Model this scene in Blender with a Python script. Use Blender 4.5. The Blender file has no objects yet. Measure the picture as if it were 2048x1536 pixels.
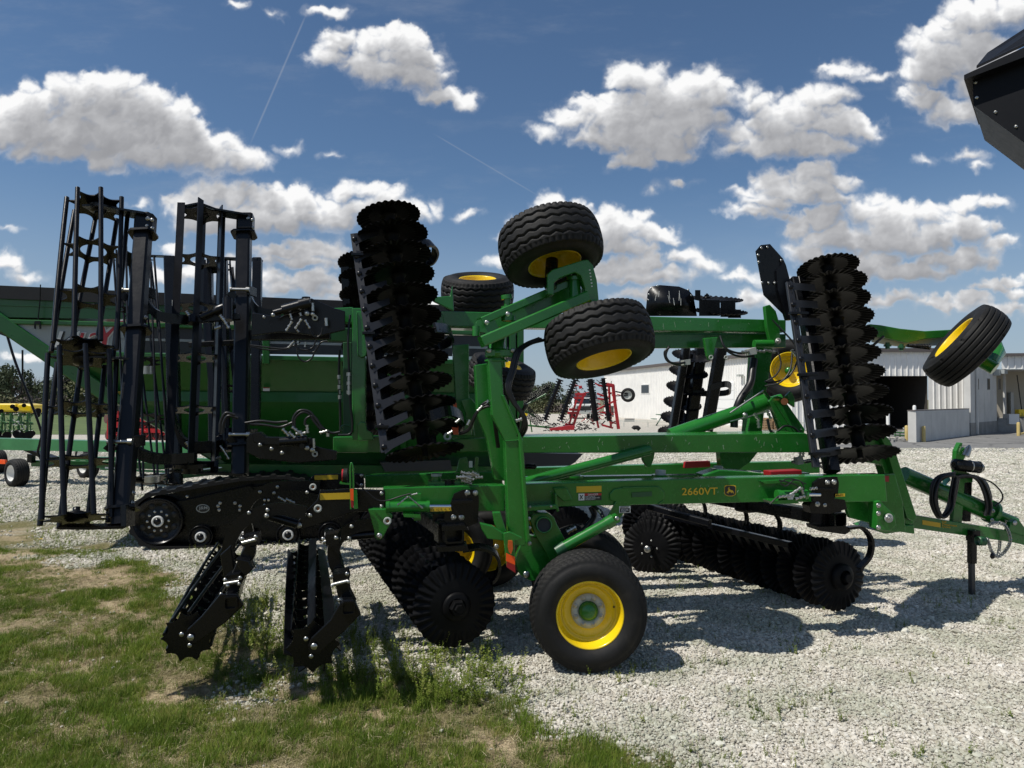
import bpy, bmesh, math, random
import numpy as np
from mathutils import Vector, Matrix, noise as mnoise

random.seed(7)
rng = np.random.default_rng(11)

SC = bpy.context.scene
COL = SC.collection
# ------------------------------------------------------------------ camera
FPX = 1420.0                       # focal length in pixels of a 2048 wide picture
HORIZON = 798.0
PITCH = math.atan((HORIZON - 768.0) / FPX)
CAM = Vector((0, 0, 1.8))
cd = bpy.data.cameras.new("camera")
cam = bpy.data.objects.new("camera", cd)
COL.objects.link(cam)
cam.location = CAM
cam.rotation_euler = (math.radians(90) + PITCH, 0, 0)
cd.sensor_width = 36.0
cd.lens = 36.0 * FPX / 2048.0
cd.clip_start = 0.05
cd.clip_end = 3000
SC.camera = cam
# ------------------------------------------------------------------ sun
SUN_EL = math.radians(58)
SUN_TRAVEL = math.radians(24)       # light travels towards +X, this much towards +Y
trav = Vector((math.cos(SUN_TRAVEL) * math.cos(SUN_EL), math.sin(SUN_TRAVEL) * math.cos(SUN_EL), -math.sin(SUN_EL)))
sd = bpy.data.lights.new("sun", 'SUN')
sd.energy = 4.6
sd.angle = math.radians(0.53)
sd.color = (1.0, 0.955, 0.875)
so = bpy.data.objects.new("sun", sd)
COL.objects.link(so)
so.location = (-20, -10, 40)
so.rotation_euler = trav.to_track_quat('-Z', 'Y').to_euler()
# ------------------------------------------------------------------ exposure
SC.view_settings.view_transform = 'Standard'
SC.view_settings.look = 'None'
SC.view_settings.exposure = 0.0
SC.view_settings.gamma = 1.0
SC.view_settings.use_curve_mapping = False
SC.cycles.max_bounces = 6
SC.cycles.transparent_max_bounces = 8
SC.cycles.caustics_reflective = False
SC.cycles.caustics_refractive = False
SC.cycles.sample_clamp_indirect = 4.0
# ------------------------------------------------------------------ sky
wd = bpy.data.worlds.new("World")
SC.world = wd
wd.use_nodes = True
NT = wd.node_tree
for n in list(NT.nodes):
    NT.nodes.remove(n)


class NG:
    """tiny helper to write node graphs"""
    def __init__(s, t):
        s.t = t

    def n(s, kind, **kw):
        nd = s.t.nodes.new(kind)
        ins = kw.pop('i', {})
        for k, v in kw.items():
            setattr(nd, k, v)
        for k, v in ins.items():
            if isinstance(v, bpy.types.NodeSocket):
                s.t.links.new(v, nd.inputs[k])
            else:
                nd.inputs[k].default_value = v
        return nd

    def m(s, op, a, b=0.0, c=0.0, clamp=False):
        nd = s.t.nodes.new('ShaderNodeMath')
        nd.operation = op
        nd.use_clamp = clamp
        for k, v in enumerate((a, b, c)):
            if isinstance(v, bpy.types.NodeSocket):
                s.t.links.new(v, nd.inputs[k])
            else:
                nd.inputs[k].default_value = v
        return nd.outputs[0]

    def vm(s, op, a, b=(0, 0, 0), c=(0, 0, 0), out=0):
        nd = s.t.nodes.new('ShaderNodeVectorMath')
        nd.operation = op
        for k, v in enumerate((a, b, c)):
            if isinstance(v, bpy.types.NodeSocket):
                s.t.links.new(v, nd.inputs[k])
            elif k < len(nd.inputs):
                nd.inputs[k].default_value = v
        return nd.outputs[out]

    def ramp(s, fac, stops, mode='LINEAR'):
        nd = s.t.nodes.new('ShaderNodeValToRGB')
        nd.color_ramp.interpolation = mode
        el = nd.color_ramp.elements
        while len(el) < len(stops):
            el.new(0.5)
        for e, (p, c) in zip(el, stops):
            e.position = p
            e.color = (c[0], c[1], c[2], 1) if not isinstance(c, (int, float)) else (c, c, c, 1)
        s.t.links.new(fac, nd.inputs[0])
        return nd.outputs[0]

    def mr(s, v, a, b, c=0.0, d=1.0, smooth=True):
        nd = s.t.nodes.new('ShaderNodeMapRange')
        nd.interpolation_type = 'SMOOTHSTEP' if smooth else 'LINEAR'
        s.t.links.new(v, nd.inputs[0])
        for k, x in zip((1, 2, 3, 4), (a, b, c, d)):
            nd.inputs[k].default_value = x
        return nd.outputs[0]

    def mix(s, f, a, b, mode='MIX'):
        nd = s.t.nodes.new('ShaderNodeMix')
        nd.data_type = 'RGBA'
        nd.blend_type = mode
        for k, v in ((0, f), (6, a), (7, b)):
            if isinstance(v, bpy.types.NodeSocket):
                s.t.links.new(v, nd.inputs[k])
            else:
                nd.inputs[k].default_value = v if not isinstance(v, tuple) else (v[0], v[1], v[2], 1)
        return nd.outputs[2]

    def link(s, a, b):
        s.t.links.new(a, b)


def vnoise(x, y, seed=0):
    xi, yi = np.floor(x).astype(np.int64), np.floor(y).astype(np.int64)
    xf, yf = x - xi, y - yi
    xf = xf * xf * xf * (xf * (xf * 6 - 15) + 10)
    yf = yf * yf * yf * (yf * (yf * 6 - 15) + 10)

    def hsh(a, b_):
        n = (a * 374761393 + b_ * 668265263 + seed * 974634777) & 0x7fffffff
        n = ((n ^ (n >> 13)) * 1274126177) & 0x7fffffff
        return ((n ^ (n >> 16)) & 0xffff) / 65535.0
    return (hsh(xi, yi) * (1 - xf) + hsh(xi + 1, yi) * xf) * (1 - yf) + (hsh(xi, yi + 1) * (1 - xf) + hsh(xi + 1, yi + 1) * xf) * yf


def fbm(x, y, f, o=4, seed=0, gain=0.55):
    s_, a, t = 0, 1.0, 0
    for i in range(o):
        r_ = 0.6 * (i + 1)
        c, s = math.cos(r_), math.sin(r_)
        s_ = s_ + a * vnoise((x * c - y * s) * f, (x * s + y * c) * f, seed + i * 17)
        t += a
        a *= gain
        f *= 2.1
    return s_ / t


def billow(x, y, f, o=5, seed=0, gain=0.5):
    s_, a, t = 0, 1.0, 0
    for i in range(o):
        r_ = 0.7 * (i + 1)
        c, s = math.cos(r_), math.sin(r_)
        s_ = s_ + a * np.abs(2 * vnoise((x * c - y * s) * f, (x * s + y * c) * f, seed + i * 13) - 1)
        t += a
        a *= gain
        f *= 2.05
    return 1 - s_ / t


def blur(a, r):
    """separable box blur"""
    k = 2 * r + 1
    for ax in (0, 1):
        p = np.pad(a, [(r + 1, r) if i == ax else (0, 0) for i in (0, 1)], mode='edge')
        c = np.cumsum(p, axis=ax)
        a = (c[k:] - c[:-k]) / k if ax == 0 else (c[:, k:] - c[:, :-k]) / k
    return a


def cloud_maps(lobes, x0, x1, y0, y1, st):
    """cloud cover and brightness over bearings, in lens pixels"""
    x = np.arange(x0, x1, st)
    y = np.arange(y0, y1, st)
    Xg, Yg = np.meshgrid(x, y)
    wx = Xg + (fbm(Xg, Yg, 1 / 60, 3, 1) - 0.5) * 40 + (fbm(Xg, Yg, 1 / 15, 4, 3) - 0.5) * 13
    wy = Yg + (fbm(Xg, Yg, 1 / 50, 3, 2) - 0.5) * 34 + (fbm(Xg, Yg, 1 / 15, 4, 4) - 0.5) * 12
    r_ = random.Random(23)
    puffs = []
    for (cx, cy, rx, ry) in lobes:
        big = math.sqrt(rx * ry)
        if big < 26:
            puffs.append((cx, cy, rx, ry, 1.0))
            continue
        puffs.append((cx, cy + ry * 0.06, rx * 1.0, ry * 0.86, 1.0))
        n = int(5 + big / 5)
        for k in range(n):              # rounded heads, mostly on the sunlit upper side
            a = -math.pi * r_.uniform(-0.12, 1.12)
            q = r_.uniform(0.50, 0.98)
            pr = big * r_.uniform(0.24, 0.48)
            puffs.append((cx + math.cos(a) * rx * q, cy + math.sin(a) * ry * q * 0.92 + ry * 0.10, pr * 1.15, pr * 0.92, 0.9))
    D = np.full(Xg.shape, -1.5)
    H = np.zeros(Xg.shape)              # height of the rounded heads, for shading
    for cx, cy, rx, ry, k in puffs:
        R = 1.9
        i0, i1 = np.searchsorted(y, [cy - ry * R - 30, cy + ry * R + 30])
        j0, j1 = np.searchsorted(x, [cx - rx * R - 30, cx + rx * R + 30])
        if i1 <= i0 or j1 <= j0:
            continue
        a = (wx[i0:i1, j0:j1] - cx) / rx
        b = (wy[i0:i1, j0:j1] - cy) / ry
        b = np.where(b > 0, b * 1.25, b)
        q = a * a + b * b
        d = (1 - np.sqrt(q)) * min(1.0, math.sqrt(rx * ry) / 30.0)
        cur = D[i0:i1, j0:j1]
        h_ = np.clip(0.5 + 0.5 * (d - cur) / 0.14, 0, 1)
        D[i0:i1, j0:j1] = cur * (1 - h_) + d * h_ + 0.14 * h_ * (1 - h_)
        bump = np.sqrt(np.clip(1 - q, 0, 1)) * math.sqrt(rx * ry)
        H[i0:i1, j0:j1] = np.maximum(H[i0:i1, j0:j1], bump)
    n = fbm(wx, wy, 1 / 36, 4, 9, 0.55) - 0.5
    nf = fbm(Xg, Yg, 1 / 10, 4, 77, 0.6) - 0.5
    F = D + n * 0.40 + nf * 0.24
    dy = np.gradient(D, axis=0)
    below = np.clip(-dy * 90, 0, 1)
    for _ in range(3):
        below = blur(below, 6)
    soft = np.clip((fbm(Xg, Yg, 1 / 90, 3, 5) - 0.35) * 2.2, 0, 1)
    w = 0.36 + 0.46 * below + 0.42 * soft
    c = np.clip((F + 0.12 + 0.20 * soft) / w, 0, 1)
    cover = c * c * (3 - 2 * c)
    wisp = np.clip((F + 0.42 + n * 0.5) / 0.55, 0, 1) ** 2.0 * 0.42 * (0.3 + soft)
    cover = np.maximum(cover, wisp)
    T = np.clip(D + n * 0.3 + 0.05, 0, 0.8)
    tau = np.zeros_like(T)
    for (dx, dy_), g_ in zip([(3, 8), (6, 18), (9, 30), (13, 44), (18, 60), (24, 80)], [0.5, 0.9, 1.2, 1.5, 1.6, 1.4]):
        sx, sy = int(round(dx / st)), int(round(dy_ / st))
        S = np.zeros_like(T)
        S[sy:, sx:] = T[:-sy, :-sx]
        tau += S * g_
    Hs = blur(H, 5) + (n * 15 + nf * 1.5)
    gy2, gx2 = np.gradient(Hs, st)
    rel = np.clip(gy2 * 0.55 + gx2 * 0.35, -0.7, 0.7)
    rel = blur(rel, 1)
    thin = 1 - np.clip(F / 0.30, 0, 1)
    ex = np.exp(-tau * 0.62)
    L = 0.24 + 0.84 * ex + rel * (0.05 + 0.24 * ex) + n * 0.22
    L = L * (1 - 0.5 * thin) + 0.72 * 0.5 * thin
    L = blur(L, 1)
    return cover.astype(np.float32), np.clip(L, 0, 1.1).astype(np.float32)


# cloud lobes: centre and radii, written as bearings (u = x/y, w = z/y) scaled by the lens for readability
CLOUDS = [
 (10,225,60,50),(60,215,60,52),(150,190,62,56),(215,190,68,56),(275,225,70,56),(340,255,75,52),(400,290,62,42),(200,270,120,62),(300,310,130,44),(120,300,90,36),(470,318,62,34),(510,330,28,18),(60,262,90,46),(345,212,40,30),
 (640,105,36,30),(672,72,38,28),(740,78,46,36),(785,72,48,34),(820,105,56,44),(840,150,52,38),(770,140,62,36),(880,185,44,22),(925,195,26,20),(715,120,44,34),
 (375,420,40,40),(420,390,48,32),(470,392,46,30),(540,400,48,34),(600,410,50,36),(690,380,32,28),(730,375,36,28),(775,400,46,34),(815,420,40,34),(480,440,110,36),(620,440,100,32),(420,455,70,24),(740,420,60,26),
 (340,495,34,16),(560,505,54,24),(600,500,48,22),(660,505,42,22),(600,525,80,20),(560,575,44,20),(620,565,52,26),(670,580,40,18),
 (1090,262,30,16),(1140,235,38,28),(1180,215,42,36),(1265,155,46,36),(1300,150,50,34),(1400,165,52,36),(1445,190,34,34),(1340,200,80,54),(1240,230,80,50),(1300,270,95,50),(1200,275,60,26),(1270,315,50,26),(1390,235,62,42),(1345,300,50,22),
 (1495,185,26,24),(1520,205,34,28),(1640,190,52,32),(1670,190,40,28),(1600,225,62,38),(1560,255,62,40),(1680,245,60,38),(1540,290,80,34),(1640,290,70,30),(1730,255,36,26),(1480,265,36,30),
 (1970,25,70,36),(2030,20,60,46),(1890,60,50,34),(1850,90,42,30),(1860,140,56,40),(1940,110,90,60),(2010,150,70,64),(1850,190,46,30),(1940,220,70,36),(1700,135,44,18),(1665,128,26,10),(1760,150,36,12),
 (1500,385,38,18),(1545,365,40,24),(1630,345,50,28),(1680,360,40,22),(1600,380,80,28),(1540,405,60,20),(1660,395,60,20),(1520,425,60,14),
 (1600,450,36,32),(1650,430,46,34),(1740,425,56,34),(1790,440,54,36),(1860,425,50,28),(1930,410,46,24),(1990,405,32,18),(1700,480,80,38),(1820,480,90,38),(1930,460,70,34),(1620,500,40,30),(1720,530,80,32),(1820,550,110,26),(1920,520,80,30),(2000,490,40,22),
 (1950,600,40,16),(1990,575,44,20),(2035,590,40,22),(2010,620,50,14),
 (1100,405,32,26),(1150,420,36,30),(1210,440,46,34),(1265,455,50,34),(1310,470,44,24),(1345,482,22,12),(1180,470,80,36),(1240,495,70,20),(1020,475,28,28),(1060,455,50,36),
 (1230,535,46,24),(1290,530,52,26),(1375,520,42,22),(1405,535,30,20),(1300,555,90,16),(1200,550,50,22),
 (940,428,26,14),(868,422,9,18),(576,294,20,9),(667,307,15,7),(1368,362,24,10),(1316,377,9,11),(1940,305,30,11),(1965,325,22,9),(1850,312,20,9),
 (0,530,40,20),(40,550,36,13),(650,10,48,12),(537,14,14,10),(1505,602,32,18),(1530,612,20,12),(470,0,20,8),
 (430,545,80,22),(500,560,70,20),(330,560,60,16),(700,600,60,18),(1010,520,40,16),(1480,560,50,14),(1560,560,60,18),(1900,610,70,14),(1780,600,70,14),(2030,560,40,16),(1600,580,60,12),(880,600,50,12),(1300,590,70,12),
 (10,458,16,5),(270,412,20,8),(1100,400,30,20),(60,715,60,10),
]


g = NG(NT)
tc = g.n('ShaderNodeTexCoord')
dirv = tc.outputs['Generated']
sep = g.n('ShaderNodeSeparateXYZ', i={0: dirv})
X, Y, Z = sep.outputs
ay = g.m('MAXIMUM', g.m('ABSOLUTE', Y), 0.08)
U = g.m('DIVIDE', X, ay)
Wz = g.m('DIVIDE', Z, ay)
comb = g.n('ShaderNodeCombineXYZ', i={0: U, 1: Wz, 2: 0.0})
CX0, CX1, CY0, CY1 = -176, 2224, -120, 830
cov, lum = cloud_maps(CLOUDS, CX0, CX1, CY0, CY1, 1.0)
ci_ = bpy.data.images.new('cloud_maps', cov.shape[1], cov.shape[0], float_buffer=True, is_data=True)
buf = np.ones((*cov.shape, 4), dtype=np.float32)
buf[..., 0] = cov[::-1]
buf[..., 1] = lum[::-1]
ci_.pixels.foreach_set(buf.reshape(-1))
ci_.update()
uv = g.vm('MULTIPLY_ADD', comb.outputs[0], (FPX / (CX1 - CX0), FPX / (CY1 - CY0), 0), ((1024 - CX0) / (CX1 - CX0), (CY1 - HORIZON) / (CY1 - CY0), 0))
im = g.n('ShaderNodeTexImage', image=ci_, interpolation='Cubic', extension='CLIP', i={'Vector': uv})
isep = g.n('ShaderNodeSeparateColor', i={0: im.outputs[0]})
# the rest of the sky, away from the view, carries the same kind of scattered cumulus
h = g.n('ShaderNodeTexNoise', i={'Vector': g.vm('MULTIPLY', dirv, (1.0, 1.0, 1.6)), 'Scale': 4.2, 'Detail': 8.0, 'Roughness': 0.6})
gen = g.m('MULTIPLY', g.m('SUBTRACT', h.outputs[0], 0.54), 5.0)
side = g.m('MAXIMUM', g.mr(g.m('ABSOLUTE', U), 0.78, 0.95), g.mr(Wz, 0.60, 0.75))
side = g.m('MAXIMUM', side, g.mr(Y, 0.05, -0.05))
inv = g.m('SUBTRACT', 1.0, side)
cover = g.m('ADD', g.m('MULTIPLY', isep.outputs[0], inv), g.m('MULTIPLY', g.mr(gen, 0.0, 0.5), side))
lit = g.m('ADD', g.m('MULTIPLY', isep.outputs[1], inv), g.m('MULTIPLY', g.mr(gen, 1.6, -0.2, 0.3, 0.8), side))
ccol = g.ramp(lit, [(0.0, (0.25, 0.255, 0.275)), (0.25, (0.36, 0.365, 0.385)), (0.58, (0.66, 0.665, 0.68)), (0.88, (0.97, 0.97, 0.97))])
sky = g.n('ShaderNodeTexSky', sky_type='NISHITA', sun_disc=False, sun_elevation=SUN_EL,
          sun_rotation=math.atan2(-trav.x, -trav.y), altitude=250.0, air_density=1.0, dust_density=0.25, ozone_density=2.2)
SKY_STRENGTH = 0.085
skyc = g.vm('MULTIPLY', sky.outputs[0], (SKY_STRENGTH * 0.80, SKY_STRENGTH * 0.93, SKY_STRENGTH * 1.02))
# thin high streaks and two vapour trails
ci = g.n('ShaderNodeTexNoise', i={'Vector': g.vm('MULTIPLY', comb.outputs[0], (1.2, 4.0, 1.0)), 'Scale': 3.0, 'Detail': 6.0, 'Roughness': 0.65})
cirrus = g.m('MULTIPLY', g.mr(ci.outputs[0], 0.50, 0.80), 0.16)


def trail(x0, y0, x1, y1, wd_, k):
    u0, w0, u1, w1 = (x0 - 1024) / FPX, (HORIZON - y0) / FPX, (x1 - 1024) / FPX, (HORIZON - y1) / FPX
    L = math.hypot(u1 - u0, w1 - w0)
    dx, dy = (u1 - u0) / L, (w1 - w0) / L
    a = g.vm('DOT_PRODUCT', g.vm('SUBTRACT', comb.outputs[0], (u0, w0, 0)), (-dy, dx, 0), out=1)
    s_ = g.vm('DOT_PRODUCT', g.vm('SUBTRACT', comb.outputs[0], (u0, w0, 0)), (dx, dy, 0), out=1)
    inside = g.m('MULTIPLY', g.mr(s_, 0.0, 0.03), g.mr(s_, L, L - 0.05))
    return g.m('MULTIPLY', g.m('MULTIPLY', inside, g.mr(g.m('ABSOLUTE', a), wd_, 0.0)), k)


tr = g.m('ADD', trail(612, 10, 490, 300, 0.0022, 0.22), trail(860, 260, 1095, 400, 0.0016, 0.16))
tr = g.m('MULTIPLY', tr, g.mr(Y, 0.0, 0.1))
skyc = g.mix(g.m('ADD', cirrus, tr), skyc, (0.50, 0.53, 0.58))
low = g.mr(Z, 0.30, 0.0)
skyc = g.mix(g.m('MULTIPLY', low, 0.75), skyc, (0.34, 0.415, 0.52))
clear = g.mr(Z, -0.01, 0.02)
out_c = g.mix(g.m('MULTIPLY', cover, clear), skyc, ccol)
bg = g.n('ShaderNodeBackground', i={'Color': out_c, 'Strength': 1.0})
wo = g.n('ShaderNodeOutputWorld')
g.link(bg.outputs[0], wo.inputs[0])
wd.cycles.sampling_method = 'MANUAL'
wd.cycles.sample_map_resolution = 512
# ================================================================== materials
def mat(name, col, rough=0.5, metal=0.0, bump=0.0, bscale=60.0, var=0.0, vscale=3.0, coat=0.0, emis=None, dirt=0.0, spec=0.5, col2=None):
    m_ = bpy.data.materials.new(name)
    m_.use_nodes = True
    t = m_.node_tree
    b = t.nodes['Principled BSDF']
    q = NG(t)
    geo = q.n('ShaderNodeTexCoord')
    pos = q.n('ShaderNodeNewGeometry').outputs['Position']
    base = None
    if var or col2:
        nz = q.n('ShaderNodeTexNoise', i={'Vector': pos, 'Scale': vscale, 'Detail': 6.0, 'Roughness': 0.6})
        c2 = col2 or tuple(max(0, c * (1 - var)) for c in col)
        c1_ = tuple(min(1, c * (1 + var * 0.6)) for c in col) if not col2 else col
        base = q.mix(q.mr(nz.outputs[0], 0.32, 0.68), c2, c1_)
    if dirt:
        nz2 = q.n('ShaderNodeTexNoise', i={'Vector': pos, 'Scale': 11.0, 'Detail': 8.0, 'Roughness': 0.7})
        f = q.m('MULTIPLY', q.mr(nz2.outputs[0], 0.48, 0.78), dirt)
        base = q.mix(f, base if base is not None else col, (0.16, 0.14, 0.11))
    if base is not None:
        q.link(base, b.inputs['Base Color'])
    else:
        b.inputs['Base Color'].default_value = (*col, 1)
    b.inputs['Metallic'].default_value = metal
    b.inputs['Specular IOR Level'].default_value = spec
    if coat:
        b.inputs['Coat Weight'].default_value = coat
        b.inputs['Coat Roughness'].default_value = 0.06
    rn = q.n('ShaderNodeTexNoise', i={'Vector': pos, 'Scale': 14.0, 'Detail': 5.0, 'Roughness': 0.65})
    q.link(q.m('ADD', rough - 0.08, q.m('MULTIPLY', rn.outputs[0], 0.16)), b.inputs['Roughness'])
    if bump:
        bn = q.n('ShaderNodeTexNoise', i={'Vector': pos, 'Scale': bscale, 'Detail': 5.0, 'Roughness': 0.6})
        bp = q.n('ShaderNodeBump', i={'Height': bn.outputs[0], 'Strength': bump, 'Distance': 0.004})
        q.link(bp.outputs[0], b.inputs['Normal'])
    if emis:
        b.inputs['Emission Color'].default_value = (*emis, 1)
        b.inputs['Emission Strength'].default_value = 1
    return m_


M = {}
M['green'] = mat('green_paint', (0.016, 0.158, 0.019), 0.26, coat=0.25, var=0.10, bump=0.04, bscale=30, dirt=0.05)
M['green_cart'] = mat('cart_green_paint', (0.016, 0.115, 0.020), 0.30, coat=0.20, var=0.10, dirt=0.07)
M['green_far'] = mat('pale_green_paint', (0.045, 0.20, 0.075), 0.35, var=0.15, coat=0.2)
M['black'] = mat('black_paint', (0.0036, 0.0038, 0.0045), 0.27, bump=0.10, bscale=40, coat=0.0, spec=0.30)
M['black_satin'] = mat('black_satin_paint', (0.0036, 0.0040, 0.0058), 0.30, bump=0.12, bscale=50, spec=0.30)
M['disc'] = mat('disc_black', (0.0075, 0.0075, 0.0082), 0.46, bump=0.10, bscale=80, var=0.3, vscale=8, spec=0.10)
M['ladder'] = mat('dark_grey_ladder_paint', (0.018, 0.0185, 0.021), 0.34, bump=0.1, bscale=50)
M['rubber'] = mat('tyre_rubber', (0.009, 0.009, 0.009), 0.66, bump=0.35, bscale=120, var=0.25, vscale=9, dirt=0.10, spec=0.3)
M['track_rubber'] = mat('track_rubber', (0.010, 0.010, 0.0105), 0.6, bump=0.3, bscale=80, var=0.3, dirt=0.06, spec=0.3)
M['hose'] = mat('hose_rubber', (0.011, 0.011, 0.012), 0.38, spec=0.4)
M['yellow'] = mat('yellow_paint', (0.80, 0.56, 0.008), 0.28, coat=0.3, var=0.08)
M['yellow_decal'] = mat('yellow_reflective_tape', (0.62, 0.40, 0.015), 0.45)
M['zinc'] = mat('zinc_plated_steel', (0.45, 0.45, 0.43), 0.36, metal=1.0, var=0.15, vscale=20)
M['chrome'] = mat('chromed_rod', (0.75, 0.76, 0.78), 0.12, metal=1.0)
M['hub_grey'] = mat('grey_hub', (0.42, 0.44, 0.41), 0.45, var=0.12)
M['white_rim'] = mat('white_rim_paint', (0.70, 0.70, 0.68), 0.4, dirt=0.15)
M['silver'] = mat('silver_stripe', (0.36, 0.39, 0.39), 0.35, var=0.08)
M['charcoal'] = mat('charcoal_stripe', (0.035, 0.037, 0.042), 0.4)
M['tarp'] = mat('black_tarp', (0.011, 0.011, 0.012), 0.62, bump=0.4, bscale=8)
M['red'] = mat('red_paint', (0.42, 0.010, 0.016), 0.35, coat=0.2, var=0.15)
M['dark_red'] = mat('dark_red_decal', (0.28, 0.008, 0.012), 0.4)
M['orange'] = mat('orange_reflector', (0.95, 0.10, 0.01), 0.30)
M['amber'] = mat('amber_lamp_lens', (0.55, 0.09, 0.01), 0.15, coat=0.5, bump=0.5, bscale=180)
M['white'] = mat('white_print', (0.72, 0.72, 0.70), 0.5)
M['black_print'] = mat('black_print', (0.012, 0.012, 0.012), 0.5)
M['copper'] = mat('bronze_bushing', (0.26, 0.10, 0.045), 0.4, metal=0.8)
M['rust'] = mat('rusty_patch', (0.16, 0.065, 0.035), 0.65, var=0.4, vscale=30)
M['brown_disc'] = mat('rusty_brown_disc', (0.10, 0.045, 0.035), 0.5, var=0.3)
M['teal'] = mat('teal_tag', (0.15, 0.55, 0.50), 0.5)
M['dull_green'] = mat('hydraulic_green', (0.015, 0.085, 0.03), 0.4, var=0.2)


# ================================================================== builder
ZV = Vector((0, 0, 1))
WM = {}


def W(px, py, d):
    """the world point seen at (px,py) of the photograph at depth d"""
    x, y = (px - 1024.0) / FPX, (768.0 - py) / FPX
    c, s = math.cos(PITCH), math.sin(PITCH)
    return CAM + d * Vector((x, c - y * s, s + y * c))


class Frame:
    """vertical planes at lateral distance v from an origin; psi turns the machine's length axis away from the picture plane"""
    def __init__(s, org, psi):
        s.o = org
        s.ex = Vector((math.cos(psi), math.sin(psi), 0))
        s.n = Vector((-math.sin(psi), math.cos(psi), 0))

    def P(s, px, py, v=0.0):
        r = W(px, py, 1.0) - CAM
        t = ((s.o - CAM).dot(s.n) + v) / r.dot(s.n)
        return CAM + t * r

    def k(s, px, py, v=0.0):
        """metres per pixel there"""
        return (s.P(px, py, v) - CAM).dot(Vector((0, 1, 0))) / FPX


def ground(px, py, z=0.0):
    r = W(px, py, 1.0) - CAM
    return CAM + r * ((z - CAM.z) / r.z)


def gd(x, y, z=0.0):
    return Vector((x, y, z))


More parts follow.
